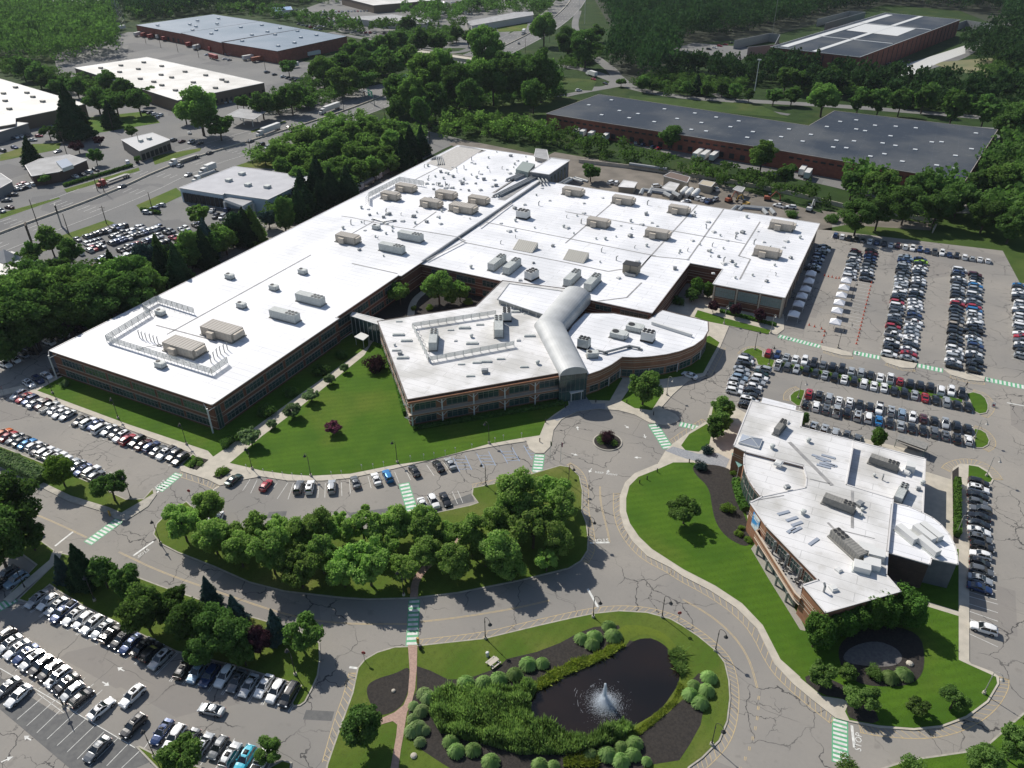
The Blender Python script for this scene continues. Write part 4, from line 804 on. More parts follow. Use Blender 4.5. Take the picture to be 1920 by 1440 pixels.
e, P = shed('industrial_building', 'wide pale roofed building on the top edge behind car lots', [(640, -5), (760, -12), (820, 0), (700, 10)], 8, mat('brown_wall', (.16, .12, .085), .8), ROOFFAR, cat='building')
for i, (pts, z, lab) in enumerate([([(1245, 330), (1258, 323), (1293, 332), (1288, 342)], 4.5, 'cream walled site building with brown roof in the work yard'), ([(1242, 352), (1256, 341), (1273, 345), (1262, 360)], 4, 'gabled shed with pale metal roof in the work yard'), ([(1311, 345), (1318, 338), (1340, 342), (1333, 350)], 3.5, 'small tan shed with flat roof by the yard wall'), ([(1160, 350), (1170, 338), (1194, 342), (1188, 352)], 3, 'white topped container block behind the tan rooftop units'), ([(1375, 355), (1383, 349), (1396, 352), (1390, 360)], 3.5, 'small pump house beside the yard pipes')]):
    e, P = shed('site_shed', lab, pts, z, mat('cream_wall', (.42, .37, .28), .8), [mat('roof_brown', (.14, .10, .08), .8), ROOFW2, MATS['cream_wall'], ROOFW2, ROOFG][i], cat='shed')
# overpass
OV = empty('road_overpass', (0, 0, 0), 0, 'concrete road bridge crossing above the highway in the distance', 'bridge')
a = pxs([(783, 97), (885, 112)], 7); b2 = MB(); strip(b2, a, 11, 7.4); l1, l2 = offset(a, 5.5), offset(a, -5.5)
for l in (l1, l2): b2.box(((l[0][0] + l[1][0]) / 2, (l[0][1] + l[1][1]) / 2, 7.0), (math.dist(*l), .4, 2.4), math.atan2(l[1][1] - l[0][1], l[1][0] - l[0][0]))
b2.build('deck', M_CONC, OV)
for t in (.45, .62, .78):
    for s in (-4, 0, 4): p = offset(a, s); p = segpt(p[0], p[1], t); MB().tube((*p, 0), (*p, 7), .6, .6, 8).build('pier', M_CONC, OV)
# boundary wall of the yard
l = pxs([(1085, 305), (1200, 318), (1340, 338), (1480, 365), (1592, 392), (1660, 400), (1757, 420), (1748, 437)], 0); b = MB()
for p, q in zip(l, l[1:]): b.box(((p[0] + q[0]) / 2, (p[1] + q[1]) / 2, .9), (math.dist(p, q), .4, 1.9), math.atan2(q[1] - p[1], q[0] - p[0]))
tag(b.build('yard_wall', M_CONC), 'long low pale concrete wall closing the work yard from the brush', 'wall')
# ================================================================ rooftop plant: every unit is a thing standing on a roof
def rtu(x, y, z, kind, ang, label, group='rooftop air handling units', s=1.0):
    X, Y = px(x, y, z + 1.2); e = empty({'tan': 'air_handler', 'long': 'chiller_unit', 'fans': 'chiller_unit', 'small': 'rooftop_unit', 'slab': 'roof_skylight', 'dark': 'air_handler', 'screen': 'louvre_box'}[kind], (X, Y, z + .02), ang, label, {'slab': 'skylight'}.get(kind, 'rooftop unit'), group)
    if kind == 'tan':
        L, W, H = 8.6 * s, 3.8 * s, 2.6; b = MB().box((0, 0, H / 2 + .3), (L, W, H), 0, 0, 1)
        for k in range(9):
            for sy in (-1, 1): b.box((-L / 2 + (k + .5) * L / 9, sy * W / 2, H / 2 + .3), (.12, .1, H - .2), 0, 1)
        for k in range(10): b.box((-L / 2 + (k + .5) * L / 10, 0, H + .33), (.1, W, .08), 0, 0)
        b.build('casing', [TANM, MATS.get('tan_top') or mat('tan_top', (.40, .37, .33), .7)], e)
        MB().box((-L * .12, -W / 2 - .6, 1.3), (2.4, 1.3, 2), 0).build('intake_hood', TANM, e); MB().box((L / 2 + .5, 0, 1.9), (1, W * .8, 1.6), 0, taper=.9).build('duct_hood', TANM, e); MB().box((0, 0, .14), (L + .8, W + .8, .3)).build('base_frame', UNITD, e)
    elif kind in ('long', 'dark'):
        L, W, H = 10 * s, 2.7 * s, (2.5 if kind == 'long' and s > .8 else 1.7); mt_ = UNITG if kind == 'long' else UNITD
        b = MB().box((0, 0, H / 2 + .3), (L, W, H))
        for k in range(12):
            for sy in (-1, 1): b.box((-L / 2 + (k + .5) * L / 12, sy * W / 2, H / 2 + .3), (.1, .08, H - .3), 0, 0)
            b.box((-L / 2 + (k + .5) * L / 12, 0, H + .31), (.09, W, .07))
        cas = b.build('casing', mt_, e); MB().box((0, 0, .14), (L + .5, W + .5, .3)).build('base_frame', UNITD, e)
        for i in range(3):
            for j in (-1, 1): MB().tube((L / 2 - (.8 + i * 1.3) * s, j * .65 * s, H + .3), (L / 2 - (.8 + i * 1.3) * s, j * .65 * s, H + .48), .56 * s, .56 * s, 12, 0).tube((L / 2 - (.8 + i * 1.3) * s, j * .65 * s, H + .4), (L / 2 - (.8 + i * 1.3) * s, j * .65 * s, H + .5), .49 * s, .49 * s, 12, 1).build('fan', [mt_, BLACK], cas)
    elif kind == 'fans':
        b = MB().box((0, 0, 1.9), (4.2 * s, 3.0 * s, 2.6)); cas = b.build('casing', STEELW if s >= .9 else UNITG, e); MB().box((0, 0, .3), (4.4 * s, 3.2 * s, .5)).build('base_frame', BLACK, e)
        for i in range(3):
            for j in (-1, 1): MB().tube((-1.35 * s + i * 1.35 * s, j * .7 * s, 3.2), (-1.35 * s + i * 1.35 * s, j * .7 * s, 3.42), .56 * s, .56 * s, 12, 0).build('fan', BLACK, cas)
    elif kind == 'small':
        cas = MB().box((0, 0, .95), (2.7 * s, 1.9 * s, 1.5), 0, 0).box((1.1 * s, 0, 1.1), (1.2 * s, 1.5 * s, 1.1)).build('casing', UNITG, e); MB().box((0, 0, .12), (3.0 * s, 2.2 * s, .24)).build('base_frame', UNITD, e)
        MB().tube((-.6 * s, 0, 1.7), (-.6 * s, 0, 1.85), .6 * s, .6 * s, 12).build('fan', BLACK, cas)
    elif kind == 'slab':
        L, W = 8, 5.2; b = MB(); b.face([(-L / 2, -W / 2, .1), (L / 2, -W / 2, .1), (L / 2, W / 2, 2.2), (-L / 2, W / 2, 2.2)]); b.face([(L / 2, -W / 2, 0), (L / 2, W / 2, 0), (L / 2, W / 2, 2.2)]); b.face([(-L / 2, W / 2, 0), (-L / 2, -W / 2, 0), (-L / 2, W / 2, 2.2)]); b.face([(L / 2, W / 2, 0), (-L / 2, W / 2, 0), (-L / 2, W / 2, 2.2), (L / 2, W / 2, 2.2)])
        for k in range(10): b.tube((-L / 2 + (k + .5) * L / 10, -W / 2, .12), (-L / 2 + (k + .5) * L / 10, W / 2, 2.22), .07, .07, 4, 1)
        b.build('glazing', [mat('rib_panel', (.44, .43, .38), .5), TANM], e)
    elif kind == 'screen':
        MB().box((0, 0, 1.9), (5.4, 3.4, 3.2)).box((0, -1.72, 1.9), (.15, .1, 3.2), 0, 1).build('casing', [mat('dark_tan', (.25, .22, .17), .7), BLACK], e); MB().box((0, 0, 3.55), (5.7, 3.7, .12)).build('rim', BLACK, e); MB().box((.5, -2.6, .6), (4, 1, .8)).build('pipework', STEELG, e)
    return e
TU = [(761, 353, ZW, 'tan', 0, 'tan ribbed rooftop unit inside the corner of the rear steel screen', 1), (732, 368, ZW, 'tan', 0, 'tan rooftop unit half behind the low screen fence at the roof left side', .9), (836, 366, ZW, 'tan', 0, 'tan rooftop unit, rearmost of the cluster of four', 1), (808, 382, ZW, 'tan', 0, 'tan rooftop unit at the left of the cluster of four', 1), (897, 376, ZW, 'tan', 0, 'tan rooftop unit at the right of the cluster of four', .95), (868, 391, ZW, 'tan', 0, 'large tan rooftop unit with double hood, nearest of the cluster of four', 1.25),
 (652, 448, ZW, 'tan', 0, 'tan rooftop unit alone in the middle of the west roof', 1), (1074, 360, ZE, 'tan', 0, 'tan rooftop unit on the back edge nearest the grey penthouse', 1), (1168, 376, ZE, 'tan', 0, 'tan rooftop unit, second along the back edge from the penthouse', 1), (1272, 394, ZE, 'tan', 0, 'tan rooftop unit, third along the back edge of the east roof', .9), (1121, 418, ZE, 'tan', 0, 'tan rooftop unit with grey top at the joint crossing', .95), (1232, 439, ZE, 'tan', 0, 'cream rooftop unit beside the dark walkway joint', 1), (1437, 474, ZE, 'tan', 0, 'tan rooftop unit above the glass block pavilion', 1), (1465, 424, ZE, 'tan', 0, 'tan rooftop unit at the far right back corner of the roof', 1),
 (417, 622, ZW, 'tan', 0, 'very long tan rooftop unit beyond the front steel screen', 1.4), (346, 652, ZW, 'tan', 0, 'very long tan rooftop unit inside the front steel screen', 1.35),
 (770, 444, ZW, 'long', 0, 'long grey chiller, farther of the pair on the west roof', 1), (735, 466, ZW, 'long', 0, 'long grey chiller, nearer of the pair on the west roof', 1), (582, 561, ZW, 'long', 0, 'long grey chiller beside the small white pipe racks', 1), (534, 592, ZW, 'long', 0, 'long grey chiller closest to the office front corner', 1),
 (932, 493, ZE, 'long', R(90), 'grey chiller, left of the two beside the courtyard edge', .95), (960, 500, ZE, 'long', R(90), 'grey chiller, right of the two beside the courtyard edge', .95), (1073, 522, ZE, 'long', R(90), 'grey chiller just behind the barrel vault end', .95), (1111, 530, ZE, 'long', R(90), 'grey chiller to the right of the barrel vault end', .95),
 (997, 517, ZE, 'fans', R(75), 'white boxy chiller with six fans above the flat roof box', 1), (981, 403, ZE, 'fans', 0, 'white boxy chiller with black fans beside a low roof slab', 1.15), (985, 461, ZE, 'slab', 0, 'sloped ribbed skylight, left of the two on the east roof', 1), (1080, 480, ZE, 'slab', 0, 'sloped ribbed skylight, right of the two on the east roof', 1), (1184, 506, ZE, 'screen', 0, 'dark open louvred box on the east roof', 1),
 (813, 638, ZW, 'long', R(118), 'grey chiller at the left inside the middle wing screen', .85), (935, 613, ZW, 'long', R(118), 'grey chiller at the right inside the middle wing screen', .95), (950, 592, ZW, 'fans', R(118), 'white boxy chiller with six fans beside the middle wing screen', .95),
 (1095, 645, 7.0, 'fans', 0, 'white fan unit on the curved wing nearest the vault', .8), (1215, 632, 7.0, 'fans', 0, 'white fan unit on the curved wing near its far edge', .9), (1160, 625, 7.0, 'small', 0, 'low white unit at the middle of the curved wing', 1.7), (1190, 612, 7.0, 'small', 0, 'low white unit near the roof step of the curved wing', 1.7), (1110, 662, 7.0, 'small', R(30), 'small white unit at the duct end on the curved wing', 1.1),
 (1463, 800, 8.0, 'dark', R(80), 'dark rooftop unit on the pavilion north end with deep shadow', .52), (1574, 943, 8.0, 'dark', R(-8), 'dark rooftop unit with four fans in the pavilion middle', .66), (1590, 1020, 8.0, 'dark', R(140), 'dark ribbed rooftop unit near the pavilion south walls', .8), (1658, 867, 6.2, 'dark', R(-8), 'tan ribbed rooftop unit in the pavilion sunken roof', .64), (1690, 924, 6.2, 'long', R(80), 'tan and black fan unit at the pavilion sunken roof edge', .62)]
for x, y, z, k, a, lab, s in TU: rtu(x, y, z, k, a, lab, s=s)
for i, (x, y) in enumerate([(430, 516), (513, 537), (452, 570), (567, 507), (300, 584), (300, 681), (705, 424)]):
    rtu(x, y, ZW, 'small', 0, f"small grey box unit on the west roof, {nth(sorted([430, 513, 452, 567, 300.1, 300, 705]).index(x + (.1 if y == 584 else 0)) + 1)} from the left", 'small box units on the west roof')
# white box hoods on the pavilion
for i, (x, y, a, lab) in enumerate([(1624, 1030, R(5), 'white box hood nearest the dark ribbed unit'), (1643, 1040, R(5), 'white box hood at the slate wall side'), (1616, 1064, R(5), 'white box hood at the front of its group'), (1634, 1058, R(5), 'white box hood at the right front of its group'), (1700, 1002, R(-40), 'white hood, uppermost left on the round end roof'), (1732, 1002, R(-40), 'long white hood, middle of the round end roof'), (1745, 998, R(-40), 'white hood, uppermost right on the round end roof'), (1740, 1025, R(-40), 'long white hood, lowest on the round end roof')]):
    z = 8.0 if x < 1660 else 7.1; X, Y = px(x, y, z + .6); e = empty('roof_hood', (X, Y, z), a, lab, 'roof hood', 'white hoods on the pavilion roof')
    L, W = (3.0, 2.3) if x < 1660 else (4.6, 1.5); L += .05 * i; MB().box((0, 0, .75 + .02 * i), (L, W, 1.3)).build('casing', STEELW, e); MB().box((0, 0, .08), (L + .4, W + .4, .16)).build('base_frame', UNITG, e)
# small vents
VB = {}
def ventmesh(k):
    if k in VB: return VB[k]
    b = MB()
    if k == 4: b.box((0, 0, .2), (3.4, 1.1, .4)).box((0, 0, .45), (3.1, .8, .12), 0, 0, taper=.9)
    elif k == 0: b.tube((0, 0, 0), (0, 0, .7), .45, .45, 10).ball((0, 0, .8), .65, 10, 5, 0, .55)
    elif k == 1: b.box((0, 0, .4), (1.5, 1.2, .8)).box((0, 0, .9), (1.8, 1.5, .25), 0, 0, taper=.7)
    elif k == 2: b.box((0, 0, .25), (1.6, 1.6, .5)).box((0, 0, .58), (1.35, 1.35, .18), 0, 0, taper=.8)
    else: b.tube((0, 0, 0), (0, 0, 1.5), .22, .22, 8).tube((0, 0, 1.5), (.6, 0, 1.9), .22, .22, 8)
    VB[k] = b.mesh('roof_vent', [UNITG, STEELG, STEELW, STEELG, UNITG][k]); return VB[k]
VENTS = [(660 + a / 4.571, 260 + b / 4.571) for a, b in [(80, 590), (140, 600), (150, 650), (215, 635), (270, 670), (80, 710), (200, 835), (345, 755), (270, 1000), (540, 720), (640, 710), (760, 725), (740, 665), (515, 665), (1010, 680), (1250, 495), (900, 285), (760, 400), (640, 380), (1000, 440), (1110, 300), (1220, 350), (1100, 435), (1160, 245), (1025, 200), (1025, 180), (1240, 110), (1360, 145), (1420, 185), (1490, 150), (620, 240), (650, 230), (860, 240), (870, 420), (930, 430), (820, 300), (1060, 380), (1050, 210), (1330, 260), (1500, 200), (1170, 160)]]
VENTE = [(660 + a / 4.571, 260 + b / 4.571) for a, b in [(1600, 565), (1695, 525), (1395, 595), (1400, 700), (1400, 785), (1840, 670), (1555, 1060), (1020, 1100), (1440, 1205), (1760, 1300), (1630, 420), (1580, 480), (1480, 560)]] + \
        [(1060 + a / 4, 320 + b / 4) for a, b in [(280, 200), (140, 240), (140, 315), (15, 425), (490, 375), (615, 250), (575, 400), (650, 385), (690, 410), (495, 430), (380, 490), (300, 510), (520, 575), (610, 560), (260, 680), (970, 310), (1060, 380), (955, 520), (1150, 640), (1285, 460), (1360, 345), (1445, 450), (1490, 530), (1540, 565), (1415, 545), (1660, 525), (1760, 500), (1640, 570), (1690, 650), (1570, 705), (1580, 780), (1510, 825), (1275, 800), (400, 800), (1405, 780), (1725, 400), (860, 600), (610, 315)]]
VENTM = [(748, 601), (747, 626), (762, 637), (740, 646), (743, 655), (750, 662), (755, 669), (865, 681), (894, 678), (912, 676), (939, 671), (882, 703), (909, 696), (983, 686), (1008, 680), (854, 637), (884, 630), (885, 642), (845, 617), (871, 613), (900, 607), (972, 636), (993, 628), (965, 583), (987, 586)]
rv = random.Random(8)
for _ in range(42): VENTS.append((rv.uniform(800, 985), 0)); VENTS[-1] = (VENTS[-1][0], 340 - (VENTS[-1][0] - 800) * .18 + rv.uniform(-16, 20) if VENTS[-1][0] < 900 else rv.uniform(298, 350))
for _ in range(26): t = rv.random(); VENTS.append((640 + 190 * t, 445 - 60 * t + rv.uniform(-25, 35)))
for _ in range(46): u, v = rv.random(), rv.random(); VENTE.append((1010 + 480 * u - 120 * v, 362 + 66 * u + 90 * v))
def vents(l, z, place, grp):
    l = sorted(l)
    for i, (x, y) in enumerate(l):
        p = px(x, y, z + .4); o = link(ventmesh(4 if 'middle' in place and i % 4 else (i * 7 + i // 3) % 4), 'roof_vent', None, (*p, z + .0), R(28) if 'middle' in place else random.uniform(0, 3)); s = random.uniform(.55, 1.1); o.scale = (s, s, s)
        tag(o, f"small grey roof vent, {nth(i + 1)} from the left on the {place}", 'roof vent', grp)
vents(VENTS, ZW, 'main west roof', 'small vents on the west roof'); vents(VENTE, ZE, 'main east roof', 'small vents on the east roof'); vents(VENTM, ZM2, 'angled middle wing roof', 'small vents on the middle wing')
vents([(1475, 790), (1448, 838), (1455, 808), (1516, 826), (1460, 868), (1476, 913), (1506, 961), (1612, 945), (1617, 955), (1615, 965), (1545, 1107), (1573, 1067), (1563, 1102)], 8.0, 'pavilion roof', 'small vents on the pavilion'); vents([(1700, 885), (1730, 905), (1722, 915), (1655, 897), (1640, 890), (1715, 1027)], 6.3, 'pavilion sunken roof', 'small vents on the sunken roof')
# steel screens
def screen(pts, z, h, label, braces=True):
    e = empty('roof_screen', (0, 0, 0), 0, label, 'screen fence', None); q = pxs(pts, z); b = MB(); pm = MB()
    for a, c in zip(q, q[1:]):
        d = math.atan2(c[1] - a[1], c[0] - a[0]); L = math.dist(a, c); M = ((a[0] + c[0]) / 2, (a[1] + c[1]) / 2)
        for k in range(5): b.box((*M, z + .7 + k * (h - .7) / 4.2), (L, .06, (h - .7) / 7), d)
        for k in range(max(2, round(L / 2.6)) + 1):
            p = segpt(a, c, k / max(2, round(L / 2.6))); pm.tube((*p, z), (*p, z + h), .06, .06, 4)
            if braces: pm.tube((p[0] + math.sin(d) * -1.6, p[1] + math.cos(d) * 1.6, z), (*p, z + h * .85), .05, .05, 4)
    b.build('slat_panel', UNITG, e); pm.build('posts', STEELG, e); return e
screen([(365, 590), (295, 568), (270, 582), (283, 592), (201, 642), (398, 704), (428, 683)], ZW, 2.4, 'open steel slat screen round the front rooftop plant of the office')
screen([(692, 385), (692, 372), (750, 342), (795, 350)], ZW, 2.6, 'solid looking steel screen at the back of the west roof')
screen([(774, 616), (930, 592)], ZM2, 1.9, 'rear run of the middle wing roof screen'); screen([(774, 616), (804, 680)], ZM2, 1.9, 'left run of the middle wing roof screen'); screen([(804, 680), (964, 650)], ZM2, 1.9, 'front run of the middle wing roof screen')
def pipes(pts, z, r, label, n=1):
    q = pxs(pts, z); b = MB()
    for k in range(n): b.path([(x + k * r * 3, y + k * r * 2, z + r + .3) for x, y in q], r, 8)
    for x, y in q: b.box((x, y, z + .15), (1.2, 1.2, .3))
    return tag(b.build('roof_duct', STEELG), label, 'duct')
pipes([(1118, 660), (1135, 664), (1180, 652), (1200, 656)], 7.0, .35, 'pale bent duct lying across the curved wing roof'); pipes([(950, 340), (985, 325), (1000, 318)], ZW, .5, 'fat grey duct leading to the rear penthouse', 3); pipes([(925, 370), (975, 345), (1005, 330), (1015, 345)], ZW, .4, 'grey pipe bundle on the rear roof walkway', 3)
pipes([(1200, 372), (1205, 362), (1245, 368), (1258, 375)], 4, 1.1, 'large looped grey ducts behind the back edge of the roof', 2); pipes([(1370, 402), (1380, 393), (1430, 398), (1438, 408)], 5, .9, 'grey looped duct at the back edge near the right corner', 2); pipes([(1046, 350), (1068, 338), (1092, 345)], 6, .7, 'grey duct run beside the grey rear block', 2)
pipes([(1180, 312), (1250, 322)], 1, .9, 'pale horizontal tank pipe in the rear work yard'); pipes([(810, 300), (818, 296), (822, 310)], ZW, .25, 'thin upright pipe cluster on the rear roof', 4); pipes([(700, 412), (720, 418), (740, 415)], ZW, .2, 'small grey pipe cluster behind the white roof fans', 2); pipes([(262, 655), (300, 648)], ZW, .08, 'thin pipework inside the front roof screen', 2)
# exhaust stacks along the screen
k = 0
for x, y in [(262, 633), (268, 636), (275, 638), (283, 640), (290, 643), (297, 645), (396, 680), (402, 674), (408, 668), (414, 664), (421, 660), (427, 656)]:
    p = px(x, y, ZW); k += 1; tag(link(VB.setdefault('st', MB().tube((0, 0, 0), (0, 0, 2.3), .14, .14, 6).tube((0, 0, 2.2), (.3, 0, 2.6), .14, .14, 6).mesh('stack', STEELG)), 'exhaust_stack', None, (*p, ZW)), f"thin exhaust stack by the front roof screen, {nth(k)} from the left", 'exhaust stack', 'exhaust stacks beside the front roof screen')
# ================================================================ cars
PAINTS = {'w': ('white', (.78, .78, .77)), 's': ('silver', (.42, .44, .45)), 'g': ('grey', (.13, .14, .15)), 'k': ('black', (.012, .013, .015)), 'b': ('dark blue', (.02, .045, .13)), 'B': ('bright blue', (.02, .19, .45)), 'l': ('pale blue', (.28, .38, .48)),
          'r': ('red', (.36, .018, .03)), 'm': ('maroon', (.08, .015, .02)), 'o': ('orange', (.55, .12, .02)), 't': ('tan', (.36, .31, .24)), 'c': ('cyan', (.03, .42, .55)), 'G': ('lime green', (.32, .55, .03)), 'e': ('dark green', (.015, .045, .035))}
PM = {k: mat('paint_car_' + v[0].replace(' ', '_'), v[1], .28, metal=.25 if k in 'sglbBe' else 0, coat=.8, spec=.5) for k, v in PAINTS.items()}
CGL = mat('car_glass', (.012, .016, .018), .08, spec=.9); TYRE = mat('tyre', (.012, .012, .012), .9); RIM = mat('rim', (.38, .38, .39), .35, metal=.7); HEAD = mat('head_lens', (.75, .78, .8), .15); TAIL = mat('tail_lens', (.30, .01, .01), .3); PLATE = mat('number_plate', (.6, .6, .55), .6)
KINDS = {'sedan': dict(L=4.85, W=1.86, low=[(-2.42, .80, .74), (-2.3, 1.0, .86), (-1.75, 1.05, .91), (-.9, 1.0, .925), (.5, .98, .925), (1.05, .98, .92), (1.7, .88, .9), (2.2, .74, .83), (2.42, .55, .68)], gh=[(-1.85, 1.03), (-1.0, 1.42), (.15, 1.45), (1.1, .97)]),
         'hatchback': dict(L=4.3, W=1.8, low=[(-2.15, .75, .76), (-2.05, 1.0, .86), (-1.5, 1.02, .89), (0, .98, .9), (.8, .98, .9), (1.4, .9, .87), (1.95, .78, .8), (2.15, .55, .68)], gh=[(-2.0, 1.02), (-1.6, 1.46), (.1, 1.5), (1.0, .97)]),
         'suv': dict(L=4.75, W=1.92, low=[(-2.38, .85, .82), (-2.3, 1.12, .91), (-1.6, 1.14, .95), (0, 1.1, .96), (.9, 1.1, .95), (1.5, 1.05, .93), (2.15, .95, .87), (2.38, .65, .76)], gh=[(-2.22, 1.12), (-1.9, 1.66), (.25, 1.72), (1.1, 1.09)]),
         'van': dict(L=5.1, W=1.98, low=[(-2.55, .85, .86), (-2.48, 1.15, .95), (-1.5, 1.16, .98), (.6, 1.14, .98), (1.3, 1.1, .96), (2.2, .92, .88), (2.5, .62, .76)], gh=[(-2.46, 1.14), (-2.25, 1.76), (.6, 1.8), (1.6, 1.08)]),
         'pickup': dict(L=5.7, W=1.98, low=[(-2.85, .9, .86), (-2.78, 1.15, .94), (-1.0, 1.17, .97), (.4, 1.14, .97), (1.1, 1.14, .96), (1.9, 1.1, .94), (2.6, 1.0, .88), (2.85, .7, .8)], gh=[(-.85, 1.15), (-.6, 1.78), (.7, 1.82), (1.5, 1.13)])}
def car_meshes(kind, col, sun):
    K = KINDS[kind]; W = K['W']; b = MB(); rings = []
    for x, zt, hw_ in K['low']:
        half = [(hw_ * .86, .24), (hw_ * .99, .42), (hw_, zt - .30), (hw_ * .965, zt - .1), (hw_ * .87, zt), (hw_ * .4, zt + .035)]
        rings.append([(x, y, z) for y, z in half] + [(x, -y, z) for y, z in half[::-1]])
    n = len(rings[0])
    for a, c in zip(rings, rings[1:]):
        for k in range(n): b.face([a[k], a[(k + 1) % n], c[(k + 1) % n], c[k]][::-1])
    b.face(rings[0]); b.face(rings[-1][::-1])
    (x0, z0), (x1, z1), (x2, z2), (x3, z3) = K['gh']; wb, wt = W / 2 * .90, W / 2 * .70
    # roof panel with a soft crown, pillars
    xs = [x1 - .05, x1 + .3, (x1 + x2) / 2, x2 - .3, x2 + .05]; zz = [z1 - .01, z1 + .035, max(z1, z2) + .05, z2 + .03, z2 - .01]
    for (a, za), (c, zc) in zip(zip(xs, zz), list(zip(xs, zz))[1:]):
        ys = [-wt - .03, -wt * .6, wt * .6, wt + .03]; dz = [-.06, 0, 0, -.06]
        for j in range(3): b.face([(a, ys[j], za + dz[j]), (c, ys[j], zc + dz[j]), (c, ys[j + 1], zc + dz[j + 1]), (a, ys[j + 1], za + dz[j + 1])])
    for s in (-1, 1):
        for p, q, r_ in (((x0, wb * s, z0), (x1, wt * s, z1 - .02), .06), ((x3, wb * s, z3), (x2, wt * s, z2 - .02), .05), (((x1 + x2) / 2 - .1, wb * s * 1.0, (z0 + z3) / 2), ((x1 + x2) / 2 - .1, wt * s, max(z1, z2) - .02), .04), ((x1, wt * s, z1 - .03), (x2, wt * s, z2 - .03), .05)): b.tube(p, q, r_, r_, 5)
        b.box((x3 - .35, s * (W / 2 + .06), z3 + .08), (.18, .2, .13))
    if kind == 'pickup': b.box((-1.85, 0, 1.19), (1.75, 1.5, .03), 0, 1)
    if sun: b.box(((x1 + x2) / 2 + .25, 0, max(z1, z2) + .05), ((x2 - x1) * .4, wt * 1.25, .02), 0, 1)
    b.box((x2 * 0 + K['L'] / 2 - .06, 0, .5), (.1, W * .5, .22), 0, 1)
    b.box((-K['L'] / 2 + .02, 0, .78), (.04, .5, .13), 0, 2)
    for s in (-1, 1):   # dark wheel arches
        for wx in (-K['L'] * .29, K['L'] * .30): b.tube((wx, s * (W / 2 - .06), .36), (wx, s * (W / 2 + .012), .36), .41, .41, 14, 1)
    body = b.mesh('body', [PM[col], BLACK, PLATE], True)
    g = MB(); B_ = [(x0, z0 - .03, wb), (x1, z1, wt), (x2, z2, wt), (x3, z3 - .03, wb)]
    R_ = [[(x, w, z), (x, -w, z)] for x, z, w in B_]
    g.face([R_[0][0], R_[1][0], R_[1][1], R_[0][1]]); g.face([R_[1][0], R_[2][0], R_[2][1], R_[1][1]]); g.face([R_[2][0], R_[3][0], R_[3][1], R_[2][1]])
    for s in (0, 1): g.face([R_[0][s], R_[1][s], R_[2][s], R_[3][s]])
    glass = g.mesh('windows', CGL)
    return body, glass
CM = {}
def carmesh(kind, col, sun):
    if (kind, col, sun) not in CM: CM[(kind, col, sun)] = car_meshes(kind, col, sun)
    return CM[(kind, col, sun)]
WHEEL = MB().tube((0, -.12, 0), (0, .12, 0), .34, .34, 14, 0).tube((0, -.135, 0), (0, .135, 0), .2, .2, 10, 1).mesh('wheel', [TYRE, RIM])
HL = MB().box((0, 0, 0), (.22, .38, .14), taper=.8).mesh('headlight', HEAD); TL = MB().box((0, 0, 0), (.12, .34, .2)).mesh('tail_light', TAIL)
CARS = []   # (x, y, heading, kind, colour, sunroof, label)
def near_car(x, y, h, kind, col, sun, label, group, z=0.0):
    K = KINDS[kind]; e = empty('parked_car' if 'driving' not in label else 'moving_car', (x, y, z), h, label, 'car', group); bd, gl = carmesh(kind, col, sun)
    link(bd, 'body', e); link(gl, 'windows', e)
    for sx in (-K['L'] * .29, K['L'] * .30):
        for sy in (-1, 1): link(WHEEL, 'wheel', e, (sx, sy * (K['W'] / 2 - .1), .34))
    zt = K['low'][-2][1]
    for sy in (-1, 1): link(HL, 'headlight', e, (K['L'] / 2 - .2, sy * K['W'] * .37, zt - .12)); link(TL, 'tail_light', e, (-K['L'] / 2 + .08, sy * K['W'] * .38, zt))
    return e
FM = {}
def farmesh(kind, col, sun):
    k = (kind, col, sun)
    if k not in FM:
        bd, gl = carmesh(*k); K = KINDS[kind]; b = MB()
        for me, off in ((bd, 0), (gl, 3)):
            i = len(b.v); b.v += [tuple(v.co) for v in me.vertices]
            for p in me.polygons: b.f.append(tuple(i + q for q in p.vertices)); b.m.append(p.material_index + off)
        for sx in (-K['L'] * .29, K['L'] * .30):
            for sy in (-1, 1): b.tube((sx, sy * (K['W'] / 2 - .2), .34), (sx, sy * (K['W'] / 2 + .02), .34), .34, .34, 10, 1)
        FM[k] = b.mesh('parked_car', [PM[col], BLACK, PLATE, CGL])
    return FM[k]
rk = random.Random(5)
def kindof(col):
    return rk.choices(['sedan', 'suv', 'hatchback', 'van', 'pickup'], [38, 38, 14, 5, 5])[0]
